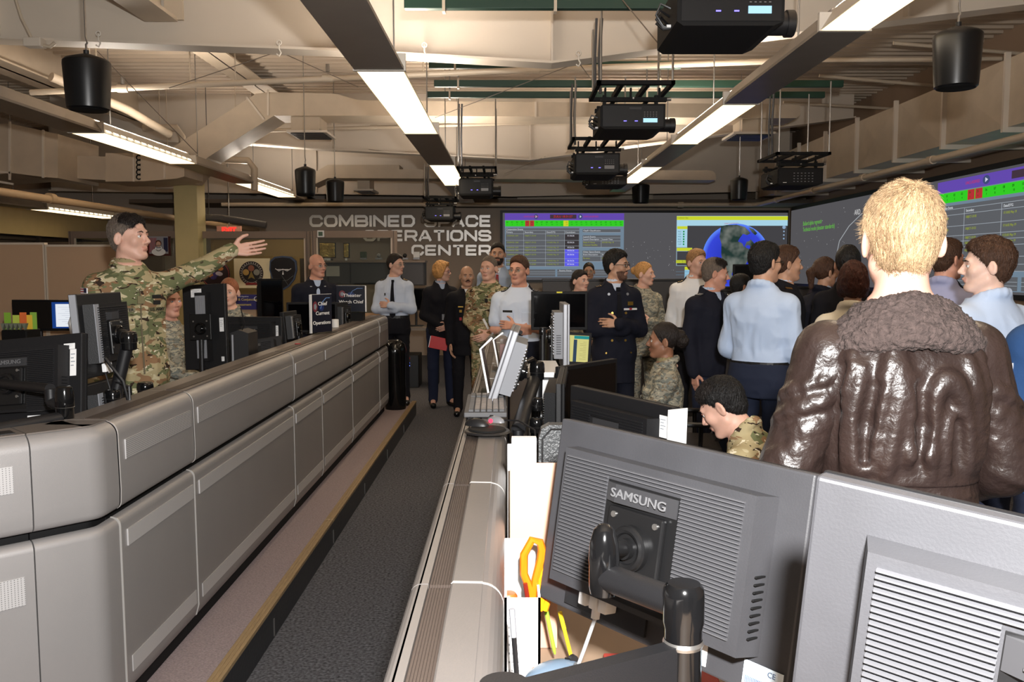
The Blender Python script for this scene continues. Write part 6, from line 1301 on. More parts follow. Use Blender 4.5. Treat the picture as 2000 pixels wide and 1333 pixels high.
def person(label, xp, yp, d, fz, face, head=None, nod=0, roll=0, arms=('down', 'down'), top=None, trous='trouser_navy', skin_='fair', hair=('short', 'brown'), H=None, bulk=1.0, lean=0, twist=0, seated=False, female=False,
           h=.0075, ch=.0105, boots=False, inner=None, hem=-.06, sleeve='long', vneck=0, fat=0, tie=None, glasses=None, eyes=True, iris='d', amp=.0045, wk=1.7, strands_n=0, armk=.03, sleeves=True, hand_curl=.35, gap=None, brow='dark', custom=None, group=None, beard=None, moustache=None, elev=None, name='person', extra_top=()):
    hp_ = px(xp, yp, d); ztop = hp_.z-fz
    s = (H or ztop)/1.75
    head = face if head is None else head
    root = thing(name, label, 'person', (hp_.x, d, fz), (0, 0, -math.radians(face)), group)
    sw = .92 if female else 1.0
    # frames, all in the person's own axes
    pz = .95*s
    if seated: pz = ztop-.80*s
    off_y = -math.sin(math.radians(lean))*.62*s
    T = Matrix.Translation((0, off_y, pz)) @ Matrix.Rotation(-math.radians(lean), 4, 'X') @ Matrix.Rotation(math.radians(twist), 4, 'Z') @ Matrix.Scale(s, 4)
    nb = T @ Vector((0, -.012, .53))
    rel = -math.radians(head-face)
    Hm = Matrix.Translation(nb) @ Matrix.Rotation(rel, 4, 'Z') @ Matrix.Rotation(-math.radians(lean*.35+nod), 4, 'X') @ Matrix.Rotation(math.radians(roll), 4, 'Y') @ Matrix.Translation((0, .022*s, .150*s)) @ Matrix.Scale(s*(.97 if female else 1.0), 4)
    hs = s*(.97 if female else 1.0)
    # shift so that the crown lands on the photographed height and position
    crown = Hm @ Vector((0, -.01, .118)); sh = Vector((-crown.x, -crown.y*.0-(Hm.translation.y), ztop-crown.z if not seated else ztop-crown.z))
    if not seated: sh.z = ztop-crown.z if abs(ztop-crown.z) < .03 or lean else ztop-crown.z
    Sh = Matrix.Translation((sh.x, sh.y, sh.z)); T = Sh @ T; Hm = Sh @ Hm; nb = T @ Vector((0, -.012, .53))
    tp = lambda v: T @ Vector(v)
    bw = bulk
    def torso(g, z0=-.12, z1=.54, gy=0):
        S = [(z, 0, (.012 if fat and z < .25 else 0)*fat, (rx*bw*sw+g/s), (ry*bw+g/s+gy+fat*.05*max(0, 1-abs(z-.12)/.2))) for z, rx, ry in TS]
        zs = [q[0] for q in S]; f = lambda z: tuple([z]+[float(np.interp(z, zs, [q[i] for q in S])) for i in range(1, 5)])
        return loft([f(z0)]+[q for q in S if z0 < q[0] < z1]+[f(z1)], T, .03*s)
    # scaled loft distances are in person units divided by s; fold s into the matrix only
    hips = []; legs = []
    if not seated:
        for sd in (-1, 1):
            A_ = tp((sd*.088*bw, 0, -.03)); 
            K_ = Vector((A_.x+sd*.012, A_.y*.5+.02, .49*s*max(.9, A_.z/(.92*s)))); F_ = Vector((sd*.10*s+A_.x*.1, K_.y-.035, .085*s)); legs.append((A_, K_, F_, Vector((sd*.25, 1, 0)).normalized()))
    else:
        for sd in (-1, 1):
            A_ = tp((sd*.09, 0, -.02)); K_ = Vector((A_.x+sd*.05, A_.y+.40*s, max(.47*s, min(A_.z+.02, .60*s)))); F_ = Vector((K_.x, K_.y+.03, .085*s)); legs.append((A_, K_, F_, Vector((0, 1, 0))))
    B = [torso(0), cap(tp((0, -.014, .50)), Hm @ Vector((0, -.012, -.055)), .062*s*(.88 if female else 1)*(1+.1*(bulk > 1.08)), .054*hs*(.86 if female else 1), .03*s)]
    AJ = []; B += [cap(tp((sd_*.03, -.02, .52)), tp((sd_*.11*bw*sw, -.012, .44)), .026*s, .032*s, .05) for sd_ in (-1, 1)]
    for sd, pose in zip((-1, 1), arms):
        S_ = tp((sd*.150*sw*bw, -.008, .425))
        if isinstance(pose, str): e, w, hd, pn = ARM[pose]; E_ = tp((sd*e[0]*(.5+.5*bw), e[1], e[2])); W_ = tp((sd*w[0], w[1]*(.4+.6*bw)+fat*.02, w[2])); R3 = T.to_3x3().normalized(); hd = R3 @ Vector((sd*hd[0], hd[1], hd[2])); pn = R3 @ Vector((sd*pn[0], pn[1], pn[2]))
        else: E_, W_, hd, pn = pose(S_, root, sd, s)
        AJ.append((S_, E_, W_, hd, pn, sd))
        B += [ell(S_, (.050*s*bw, .050*s*bw, .052*s), k=.03), cap(S_, E_, .045*s*bw, .038*s, .03), cap(E_, W_, .038*s, .027*s, .015)]
        B += hand_prims(W_, hd, pn, sd*1, s*(.92 if female else 1.0), hand_curl, .15 if hand_curl < .2 else .04)
    for A_, K_, F_, fd in legs: B += [cap(A_, K_, .082*s, .056*s, .03), cap(K_, F_, .054*s, .036*s, .02), cap(F_, F_+fd*.10*s-Vector((0,0,.03*s)), .034*s, .028*s, .02)]
    B += xf(HEADP, Hm, hs)
    for sd in (-1, 1):
        Re = np.array((Matrix.Rotation(sd*math.radians(26), 3, 'Z') @ Matrix.Rotation(math.radians(-8), 3, 'X')))
        B += xf([ell((sd*.0800, -.012, -.010), (.0085, .020, .033), Re, .008), ell((sd*.0890, -.006, -.006), (.006, .011, .019), Re, .004, 'sub')], Hm, hs)
    V, Fq = mesh_sdf(B, h)
    ctr = V[Fq].mean(1); Hi = Hm.inverted(); hl = ctr@np.array(Hi.to_3x3()).T+np.array(Hi.translation)
    mi = np.zeros(len(Fq), int); mi[(np.abs(hl[:,0]) < .023) & (hl[:,1] > .083) & (hl[:,2] > -.077) & (hl[:,2] < -.053)] = 1
    mats_ = [SK[skin_], LIP[skin_]]
    if beard:
        mats_.append(HR[beard]); q = (hl[:,1] > -.005) & (hl[:,2] < -.048) & (hl[:,2] > -.125) & (hl[:,1] > .02+(-.048-hl[:,2])*.2) & ~((np.abs(hl[:,0]) < .026) & (hl[:,2] > -.08)) | ((np.abs(hl[:,0]) < .028) & (hl[:,1] > .08) & (hl[:,2] > -.053) & (hl[:,2] < -.042))
        mi[q & (mi == 0)] = 2
    body = to_obj('body', V, Fq, mats_, root, mi)
    # ---- clothes
    cm = top if not isinstance(top, str) else (OCP if top == 'ocp' else ABU if top == 'abu' else CL[top])
    tm = OCP if trous == 'ocp' else ABU if trous == 'abu' else CL[trous]
    g = .014 if gap is None else gap; G = g+.004
    P = [torso(g, hem, .535)]+[cap(tp((sd_*.03, -.02, .515)), tp((sd_*.115*bw*sw, -.012, .445)), .030*s, .036*s, .05) for sd_ in (-1, 1)]
    for S_, E_, W_, hd, pn, sd in (AJ if sleeves else []):
        P += [ell(S_, ((.050*bw*s+g*.8), (.050*bw*s+g*.8), (.050*s+g*.6)), k=.04), cap(S_, tp((0, -.01, .47)), .046*s+g*.5, .05*s, .03)]
        if sleeve == 'short': M_ = S_+(E_-S_)*.72; P += [cap(S_, M_, .046*s*bw+g, .048*s+g, .03)]; dd = (E_-S_).normalized()
        else: P += [cap(S_, E_, .045*s*bw+g, .039*s+g, armk), cap(E_, W_-(W_-E_)*.02, .039*s+g, .031*s+g*.7, armk*.7)]
    # collar ring
    if vneck >= 0:
        ring = [tp((.068*math.cos(a), -.014+.067*math.sin(a), .548-.026*math.sin(a))) for a in np.linspace(-PI*.5-2.35, -PI*.5+2.35, 11)]
        dz = T.to_3x3() @ Vector((0, 0, -.016))
        for a, b in zip(ring, ring[1:]): P += [cap(a, b, .0105*s, k=.012), cap(a+dz, b+dz, .014*s, k=.016)]
    if vneck > 0: P += [cap(tp((0, .15, .53)), tp((0, .15, .50-vneck)), .062*s, .008*s, .004, 'sub'), cap(tp((0, .05, .56)), tp((0, .09, .50)), .045*s, .03*s, .004, 'sub')]
    else: P += [cap(tp((0, .12, .545)), tp((0, .14, .47)), .024*s, .004*s, .004, 'sub')]
    P += [cap(tp((0, -.012, .545)), tp((0, -.01, .62)), .052*s*(.9 if female else 1), .057*s, .004, 'sub')]
    if female: P += [ell(tp((sx*.065, .10, .33)), (.055*s, .045*s, .055*s), k=.03) for sx in (-1, 1)]
    P += list(extra_top(T, tp, s) if callable(extra_top) else extra_top)
    V, Fq = mesh_sdf(P, ch); seed = int(abs(xp)) % 97; V = wrinkle(V, Fq, amp*wk, seed, fade=nb.z-.035, low=tp((0, 0, .10)).z if hem > 0 else None)
    topo = to_obj('jacket' if (vneck or hem < -.1) else 'shirt', V, Fq, cm, root)
    if inner:
        V, Fq = mesh_sdf([torso(.006, .1, .535), cap(tp((0, -.014, .48)), tp((0, -.013, .545)), .067*s, .066*s, .01), cap(tp((0, -.012, .52)), tp((0, -.01, .62)), .054*s, .056*s, .004, 'sub'), cap(tp((0, .12, .56)), tp((0, .13, .49)), .030*s, .004*s, .004, 'sub')], ch*.8); to_obj('undershirt', V, Fq, CL[inner], root)
    P = [torso(.006 if hem < 0 else g+.007, -.12, .085)]
    for A_, K_, F_, fd in legs: P += [cap(A_, K_, .088*s, .068*s, .03), cap(K_, F_+Vector((0,0,.01)), .066*s, .056*s, .02)]
    V, Fq = mesh_sdf(P, ch); V = wrinkle(V, Fq, amp*1.3, seed+3, (9, 9, 8), fade=tp((0, 0, .06)).z); to_obj('trousers', V, Fq, tm, root)
    for A_, K_, F_, fd in legs:
        z0 = .0; P = [cap(F_+Vector((0,-.035,-.045*s)), F_+fd*.13*s+Vector((0,0,-.052*s)), .038*s, .036*s, .02), cap(F_+Vector((0,-.02,.03)), F_+Vector((0,-.02,-.03)), .046*s, .046*s, .02), halfs((0,0,-1), -.002)]
        V, Fq = mesh_sdf(P, .009); to_obj('boot' if boots else 'shoe', V, Fq, boot if boots else shoe_b, root)
    # ---- hair
    HM = lambda v: Hm @ Vector(v)
    style, col_ = hair; hm = HR[col_]
    def hp(pr): return xf(pr, Hm, hs)
    if style != 'none':
        th = {'buzz': .004, 'fade': .007, 'short': .011, 'thick': .015, 'bob': .020, 'tied': .009, 'long': .014, 'bald': .004}[style]
        P = [ell((0, -.014, .034), (.0745+th*.45, .093+th*.75, .087+th), k=.01)]
        if style in ('thick', 'short'): P.append(ell((0, .015, .075), (.060+th*.5, .065+th*.4, .045+th*.6), k=.008))
        if style in ('short', 'thick', 'fade', 'buzz'): P.append(ell((0, -.035, -.01), (.060+th*.4, .064+th*.4, .072), k=.008))
        if style == 'bob': P += [ell((0, -.03, -.01), (.088, .088, .088), k=.02), ell((.058, .0, -.02), (.032, .052, .07), k=.02), ell((-.058, .0, -.02), (.032, .052, .07), k=.02), ell((.0, .06, .085), (.055, .04, .03), k=.02)]
        cuts = [halfs((0, .88, -.46), .032), halfs((0, .75, -.66), .006)]
        if style == 'fade' or style == 'buzz': cuts = [halfs((0, .85, -.52), .026), halfs((0, .75, -.66), .002)]
        if style == 'bald': cuts = [halfs((0, .9, .43), -.012), halfs((0, .75, -.66), .004)]
        if style == 'bob': cuts = [halfs((0, .93, -.36), .040), halfs((0, 0, -1), .085)]
        if style in ('tied', 'long'): cuts = [halfs((0, .88, -.46), .026), halfs((0, .50, -.87), .038)]
        P = hp(P+cuts)
        if style == 'tied': P += hp([ell((0, -.115, .035), (.035, .035, .04), k=.012)])
        if style == 'long': P += hp([cap((0, -.10, .03), (0, -.14, .0), .03, .035, .02), cap((0, -.14, .0), (0, -.135, -.12), .035, .018, .02)])
        V, Fq = mesh_sdf(P, max(.0045, h*.8)); V = wrinkle(V, Fq, {'buzz': .0008, 'fade': .0015, 'short': .004, 'thick': .0055, 'bob': .008, 'tied': .002, 'long': .003, 'bald': .0005}[style], seed+9, (30, 30, 14)); hair_o = to_obj('hair', V, Fq, hm, root)
        if style == 'fade':
            P = hp([ell((0, .0, .062), (.071, .086, .064), k=.01), halfs((0, .88, -.46), .030), halfs((0, -.25, -1), -.045)]); V, Fq = mesh_sdf(P, h*.8); V = wrinkle(V, Fq, .002, seed, (30, 30, 30)); htm = HR['dark'] if col_ in ('dark', 'black', 'brown', 'grey') else hm; hto = to_obj('hair_top', V, Fq, htm, hair_o)
    # ---- face details
    R3 = Hm.to_3x3().normalized()
    if eyes:
        for sd in (-1, 1):
            mb = MB(); mb.M = Hm @ Matrix.Translation((sd*.0315, .0745, .0005)); mb.ball((0,0,0), .0122, 16); e = part(mb, 'eye', eye_w, root)
            mb = MB(); mb.M = Hm @ Matrix.Translation((sd*.0315, .0745, .0005)); mb.ball((0, .0056, 0), .0074, 12); part(mb, 'iris', iris_b if iris == 'b' else iris_d, e)
            mb = MB(); mb.M = Hm; mb.tube([(sd*.018, .0835, .0060), (sd*.031, .0865, .0088), (sd*.044, .0790, .0040)], [.0026, .0036, .0022], 6); part(mb, 'eyelid', LID[skin_], e)
            mb = MB(); mb.M = Hm; mb.tube([(sd*.014, .0905, .020), (sd*.030, .0925, .0245), (sd*.048, .079, .019)], [.0028, .0032, .0012], 6); part(mb, 'eyebrow', HR.get(brow, HR['brown']), root)
    if moustache:
        mb = MB(); mb.M = Hm; mb.tube([(-.028, .083, -.062), (-.014, .096, -.052), (0, .1005, -.049), (.014, .096, -.052), (.028, .083, -.062)], [.003, .0065, .007, .0065, .003], 8); part(mb, 'moustache', HR[moustache], root)
    if glasses:
        gm = mat('glasses_'+glasses, {'dark': (20, 18, 18), 'red': (120, 20, 30), 'metal': (170, 160, 140)}[glasses], .3, .6 if glasses == 'metal' else 0); rr = .0022 if glasses != 'metal' else .0013
        mb = MB(); mb.M = Hm
        for sd in (-1, 1):
            ringp = [(sd*.033+.022*math.cos(a), .0995-abs(math.cos(a))*.002-(.006 if math.cos(a)*sd > 0 else 0)*abs(math.cos(a)), -.002+.0155*math.sin(a)) for a in np.linspace(0, 2*PI, 17)]
            mb.tube(ringp, rr, 6, False); mb.tube([(sd*.055, .092, .002), (sd*.074, .05, .004), (sd*.080, -.005, .002)], rr, 6)
        mb.tube([(-.011, .1, .002), (0, .104, .004), (.011, .1, .002)], rr, 6); go = part(mb, 'glasses', gm, root)
        mb = MB(); mb.M = Hm
        for sd in (-1, 1): mb.disc((sd*.033, .098, -.002), (.021, -.002*sd, 0), (0, 0, .0148), 18)
        part(mb, 'lens', glass('lens_glass', refl=.12), go)
    # ---- front of chest helper for insignia
    from mathutils.bvhtree import BVHTree
    Tin = T.inverted(); bvh = BVHTree.FromPolygons([tuple(Tin @ v.co) for v in topo.data.vertices], [tuple(p.vertices) for p in topo.data.polygons])
    def top_hit(x, y):
        q = bvh.ray_cast(Vector((x, y, .8)), Vector((0, 0, -1))); return (q[0].z, q[1]) if q[0] is not None else (.49, Vector((0, 0, 1)))
    def fy(x, z, gg=None):
        q = bvh.ray_cast(Vector((x, .6, z)), Vector((0, -1, 0))); y0 = fya(x, z, gg)
        return q[0].y+.001 if q[0] is not None and abs(q[0].y-y0) < .035 else y0
    def fya(x, z, gg=None):
        rx = float(np.interp(z, [q[0] for q in TS], [q[1] for q in TS]))*bw*sw+g/s; ry = float(np.interp(z, [q[0] for q in TS], [q[2] for q in TS]))*bw+g/s
        return ry*(max(0, 1-abs(x/rx)**2.4))**(1/2.4)+(gg or .002)+(.012+.05*max(0, 1-abs(z-.12)/.2))*fat
    def badge(nm, x, z, w, hh, m, th=.003, lb=None, back=False, par=None):
        mb = MB(); mb.M = T @ Matrix.Translation((x, fy(x, z), z)) @ Matrix.Rotation(math.atan2(-(fy(x+.02, z)-fy(x-.02, z)), -.04)+PI, 4, 'Z'); (mb.cyl((0, -.002, 0), (0, th+.003, 0), w*.55, seg=14) if 'button' in nm or 'star' in nm else mb.box((-w/2, -.002, -hh/2), (w/2, th+.003, hh/2), .001)); return part(mb, nm, m, par or root, lb)
    ctx = dict(top_hit=top_hit, root=root, T=T, tp=tp, Hm=Hm, hs=hs, s=s, AJ=AJ, fy=fy, badge=badge, g=g, top=topo, legs=legs, HM=HM, hp=hp)
    if tie:
        mb = MB(); mb.M = T; mb.box((-.016, fy(0, .49)-.004, .475), (.016, fy(0, .49)+.014, .505), .004)
        zs = np.linspace(.48, .10, 12); vs = []
        for z in zs: w = .012+.022*(.48-z)/.38; y = fy(0, z)+.007; vs += [(-w, y, z), (w, y, z), (w, y+.004, z), (-w, y+.004, z)]
        vs += [(0, fy(0, .06)+.009, .065)]; fs = []
        for i in range(11):
            for k in range(4): a = i*4+k; b = i*4+(k+1) % 4; fs.append((a, b, b+4, a+4))
        for k in range(4): fs.append((44+k, 44+(k+1) % 4, 48))
        mb.put(vs, fs); part(mb, 'tie', CL['black'] if tie == 'black' else mat('tie_'+tie, {'red': (130, 24, 34)}.get(tie, (20, 20, 24)), .5), root)
    if strands_n: strands(ctx, strands_n, hm, .009 if style in ('fade', 'buzz') or col_ in ('black', 'dark') else .016, .0007)
    if strands_n and style == 'fade': strands(ctx, strands_n//2, htm, .018, .0007, ho=hto)
    if custom: custom(ctx)
    return ctx
def epaulettes(c, m=None, stripe=None, w=.052):
    for sd in (-1, 1):
        def row(y, e): return [(sd*x, y, c['top_hit'](sd*x, y)[0]+e) for x in (.078, .095, .112, .129, .146, .158)]
        mb = MB(); n = 6; vs = row(-w/2, .006)+row(w/2, .006)+row(-w/2, -.012)+row(w/2, -.012); mb.M = c['T']
        fs = []
        for i in range(n-1): fs += [(i, i+1, n+i+1, n+i), (2*n+i, 3*n+i, 3*n+i+1, 2*n+i+1), (i, 2*n+i, 2*n+i+1, i+1), (n+i, n+i+1, 3*n+i+1, 3*n+i)]
        fs += [(0, n, 3*n, 2*n), (n-1, 3*n-1, 4*n-1, 2*n-1)]; mb.put(vs, fs); e = part(mb, 'epaulette', m or CL['navy'], c['root'])
        if stripe:
            mb = MB(); mb.M = c['T']
            for x in (.112, .128, .143):
                P = [(sd*(x+a), y, c['top_hit'](sd*(x+a), y)[0]+.0075) for a, y in ((0, -w/2+.004), (.008, -w/2+.004), (.008, w/2-.004), (0, w/2-.004))]; mb.put(P, [(0, 1, 2, 3)])
            part(mb, 'rank_stripe', stripe, e)
def belt(c, m=None):
    mb = MB(); T = c['T']; n = 28; vs = []
    for z in (.055, .095):
        for k in range(n):
            a = 2*PI*k/n; rx, ry = .158+c['g']/c['s'], .118+c['g']/c['s']; ca, sa = math.cos(a), math.sin(a); vs.append(T @ Vector((rx*abs(ca)**.85*(1 if ca > 0 else -1), ry*abs(sa)**.85*(1 if sa > 0 else -1), z)))
    mb.put(vs, [(k, (k+1) % n, n+(k+1) % n, n+k) for k in range(n)]); part(mb, 'belt', m or black_pl, c['root'])
def cuffs(c, m, r=.040, L=.018, nm='cuff'):
    for S_, E_, W_, hd, pn, sd in c['AJ']:
        dd = (W_-E_).normalized(); mb = MB(); mb.tube([W_-dd*.012, W_+dd*L], r*c['s'], 14); part(mb, nm, m, c['root'])
def watch(c, i=0):
    S_, E_, W_, hd, pn, sd = c['AJ'][i]; dd = (W_-E_).normalized(); mb = MB(); mb.tube([W_-dd*.02, W_+dd*.002], .034*c['s'], 14); o = -Vector(pn).normalized()*.034*c['s']; mb.cyl(W_-dd*.009+o*.9, W_-dd*.009+o*1.25, .017); part(mb, 'wristwatch', black_pl, c['root'])
# ================================================================ the people
def to_local(root, w): return (Matrix.Translation(root.location) @ Matrix.Rotation(root.rotation_euler.z, 4, 'Z')).inverted() @ Vector(w)
def dir_local(root, v): return Matrix.Rotation(-root.rotation_euler.z, 3, 'Z') @ Vector(v)
rose = mat('patch_red', (170, 50, 60)); tape = mat('name_tape', (120, 112, 80)); ink = mat('thread_black', (22, 20, 18), .8)
# 1 the pointing soldier
def pt_arm(S_, root, sd, s):
    W_ = to_local(root, px(452, 490, 5.28)); v = (W_-S_); n = v.normalized(); E_ = S_+v*.53+Vector((0, 0, -.02)); hd = dir_local(root, (.93, .30, .10)); pn = dir_local(root, (-.15, -.95, .25))
    return E_, W_, hd, pn
def soldier_bits(c):
    b = c['badge']
    for x, t_, w in ((.085, 'FECHTER', .105), (-.085, 'U.S. ARMY', .105)):
        tp_ = b('name_tape', x, .31, w, .022, tape); fy = c['fy']
        text('tape_lettering', t_, .021, ink, tp_, c['T'] @ Matrix.Translation((x, fy(x, .31)+.0082, .31)) @ Matrix.Rotation(math.atan2(-(fy(x+.02, .31)-fy(x-.02, .31)), -.04)+PI, 4, 'Z') @ Matrix.Rotation(PI, 4, 'Z') @ FACE, .0006, bold=.0006)
    b('rank_patch', 0, .36, .035, .04, tape); b('chest_badge', -.085, .345, .04, .022, ink, lb='black embroidered badge'); b('chest_badge', -.085, .375, .05, .018, ink, lb='black embroidered badge')
    for x in (-.085, .085): b('chest_pocket', x, .215, .115, .12, OCP, .002)
    # sleeve flag on the right upper arm
    S_, E_, W_, hd, pn, sd = c['AJ'][1]; dd = (E_-S_).normalized(); p = S_+(E_-S_)*.10; M = Matrix.Translation(p+Vector((.068*c['s'], .02, 0)))
    mb = MB(); mb.M = M; mb.box((-.003, -.042, -.026), (.003, .042, .026)); f = part(mb, 'flag_patch', white_pl, c['root'], 'small flag patch')
    mb = MB(); mb.M = M
    for k in range(4): mb.box((.0025, -.041, -.024+k*.0135), (.0045, .041, -.018+k*.0135))
    part(mb, 'flag_stripes', rose, f); mb = MB(); mb.M = M; mb.box((.003, .006, .0), (.005, .041, .025)); part(mb, 'flag_field', mat('flag_navy', (30, 32, 70)), f)
    mb = MB(); mb.M = c['T']; mb.tube([(0, .10, .44), (0, c['fy'](0, .40)+.004, .40), (0, c['fy'](0, .2)+.004, .2), (0, c['fy'](0, -.02)+.004, -.02)], .004, 6); part(mb, 'zip_fly', mat('zip_dark', (96, 86, 62)), c['root'])
    mb = MB(); a = c['AJ'][0]; w = a[2]+Vector(a[3]).normalized()*.10; mb.torus(w, .0105, .0018, a[3], 16, 6)
person('man in camouflage uniform pointing to the right with his outstretched arm', 247, 419, 4.9, .16, 134, 100, arms=(pt_arm, 'down'), strands_n=5000, top='ocp', trous='ocp', skin_='pink', hair=('fade', 'grey'), h=.0052, ch=.007, hem=-.16, hand_curl=.12, bulk=1.04,
       custom=soldier_bits, boots=True, inner='tantee', amp=.006, nod=-3, brow='dark', gap=.020)
# people at the left desks
person('fair-haired seated man in grey camouflage, half hidden beside the pointing soldier', 329, 557, 6.3, .16, 105, 122, seated=True, arms=('desk', 'desk'), top='abu', trous='abu', skin_='red', hair=('fade', 'sandy'), h=.007, hem=-.05, H=1.72, boots=True, iris='b', brow='sandy')
person('red-haired woman in grey camouflage looking out behind the portrait monitor', 447, 545, 7.2, .16, 170, 178, seated=True, arms=('desk', 'desk'), top='abu', trous='abu', skin_='pink', hair=('tied', 'reddish'), h=.007, hem=-.05, H=1.70, female=True, boots=True, brow='sandy')
person('bald man with thin glasses in a dark jacket over a pale blue shirt', 618, 497, 8.9, .16, 158, 128, top='navy', skin_='red', hair=('bald', 'grey'), glasses='metal', vneck=.20, inner='blueshirt', hem=-.08, bulk=1.14, fat=.8, gap=.02, arms=('down', 'down'), brow='brown',
       custom=lambda c: [c['badge']('collar_pin', sx*.07, .47, .02, .01, silver) for sx in (-1, 1)])
def officer1(c): epaulettes(c, CL['black'], brass); belt(c); c['badge']('chest_pin', .085, .34, .012, .03, ink); [c['badge']('shirt_pocket', sx*.085, .28, .10, .11, CL['whiteblue'], .001) for sx in (-1, 1)]
person('dark-haired officer with crossed arms, white shirt, black tie and gold epaulettes', 771, 497, 10.12, .16, 182, 118, top='whiteblue', trous='black', skin_='pink', hair=('short', 'dark'), glasses='metal', tie='black', hem=.07, arms=('crossed_out', 'crossed_in'), custom=officer1, sleeve='long', gap=.018, amp=.006, h=.0068)
def red_book(c):
    W_ = c['AJ'][1][2]; w = Matrix.Translation(c['root'].location) @ Matrix.Rotation(c['root'].rotation_euler.z, 4, 'Z') @ W_
    a = px(857, 671, w.y-.13)
    t = thing('red_folder', 'bright red folder held by the woman with short blond hair', 'folder', a, (0, math.radians(12), 0)); part(MB().box((-.11, 0, -.075), (.11, .012, .075), .002), 'cover', mat('folder_red', (206, 30, 34), .4), t); part(MB().box((-.118, .002, -.07), (-.108, .010, .07)), 'page_edge', wsign, t)
    mb = MB(); mb.M = c['T']; n = 14; mb.tube([(-.05, .085, .47), (-.04, .13, .3), (0, c['fy'](0, .2)+.01, .16), (.04, .13, .3), (.05, .09, .5)], .003, 5); part(mb, 'lanyard', ink, c['root']); c['badge']('id_badge', 0, .14, .05, .07, silver, .006)
def hold(xw, yw, dd_, elbow=(.26, -.02, .16), hd=(-.6, .5, -.5), pn=(0, .2, -1)):
    def f(S_, root, sd, s):
        W_ = to_local(root, px(xw, yw, dd_)); mid = (S_+W_)/2; e = mid+Vector((sd*.08, -.06, -.09))*s
        v = dir_local(root, hd); return e, W_, v, dir_local(root, pn)
    return f
person('woman with short blond hair and red glasses in a black coat', 862, 512, 10.95, 0, 160, 100, top='black', trous='jeans', skin_='pink', hair=('bob', 'golden'), glasses='red', female=True, vneck=.20, inner='greyblue', hem=-.16, bulk=1.05, gap=.022, arms=('front', 'front'), custom=red_book, h=.0068, brow='sandy')
def officer2(c):
    for x, z in ((.0, .22), (0, .12), (0, .02), (0, -.08)): c['badge']('button', x-.04, z, .016, .016, brass)
    c['badge']('lapel_emblem', -.085, .43, .03, .06, brass); c['badge']('ribbon_bar', .09, .33, .06, .014, brass); c['badge']('chest_badge', .09, .28, .03, .03, brass); c['badge']('red_medal', .09, .19, .028, .035, rose)
person('balding man with a dark moustache in a dark uniform coat', 912, 520, 10.3, 0, 170, 170, top='black', trous='black', skin_='tan', hair=('bald', 'dark'), moustache='dark', vneck=.14, inner='white', hem=-.24, bulk=1.08, gap=.024, custom=officer2, h=.0068, arms=('down', 'down'))
def colonel(c):
    c['badge']('name_tape', .085, .31, .105, .02, tape); c['badge']('name_tape', -.085, .31, .105, .02, tape); c['badge']('rank_patch', 0, .37, .03, .035, ink); [c['badge']('chest_pocket', sx*.085, .22, .115, .12, OCP, .002) for sx in (-1, 1)]
    W_ = c['AJ'][1][2]; w = Matrix.Translation(c['root'].location) @ Matrix.Rotation(c['root'].rotation_euler.z, 4, 'Z') @ W_; t = thing('paper_slip', 'folded paper slip held by the grey-haired soldier', 'paper', px(949, 633, w.y-.09), (0, math.radians(-28), .3)); part(MB().box((-.012, 0, -.06), (.012, .004, .06)), 'slip', wsign, t)
person('grey-haired soldier in camouflage with clasped hands at the end of the aisle', 955, 501, 9.2, 0, 192, 205, top='ocp', trous='ocp', skin_='pink', hair=('buzz', 'grey'), hem=-.14, arms=('front', 'front'), bulk=1.10, gap=.02, custom=colonel, h=.0065, boots=True, inner='tantee', iris='b', brow='sandy')
person('bearded man in a grey-blue suit with a dark red tie', 972, 475, 11.2, .0, 182, 182, top='greyblue', trous='greyblue', skin_='tan', hair=('short', 'dark'), beard='dark', vneck=.20, inner='white', tie='red', hem=-.12, gap=.022, h=.0075, bulk=1.02)
def officer3(c):
    epaulettes(c, CL['navy'], silver); belt(c); c['badge']('name_plate', .085, .335, .085, .018, ink); c['badge']('small_badge', .085, .30, .024, .02, silver); [c['badge']('shirt_pocket', sx*.085, .27, .10, .11, CL['whiteblue'], .001) for sx in (-1, 1)]
    watch(c, 1)
person('stout officer in a short-sleeved white shirt and navy shoulder boards, arms crossed', 1014, 501, 7.9, 0, 188, 205, top='whiteblue', trous='navy', skin_='red', hair=('short', 'brown'), glasses='metal', hem=.07, sleeve='short', arms=('crossed_out', 'crossed_in'), bulk=1.14, fat=1.0, gap=.018, custom=officer3, h=.0062, amp=.006, inner='white', brow='brown')
person('young man in grey camouflage behind the dark screen', 1133, 528, 8.6, .16, 165, 140, top='abu', trous='abu', skin_='pink', hair=('fade', 'dark'), hem=-.14, arms=('front', 'front'), h=.0068, boots=True, custom=lambda c: watch(c, 0))
person('dark-haired woman with glasses in black, standing in front of the status tables', 1150, 514, 12.2, .0, 180, 184, top='black', trous='black', skin_='tan', hair=('tied', 'dark'), glasses='metal', female=True, vneck=.1, hem=-.1, bulk=1.05, h=.0075)
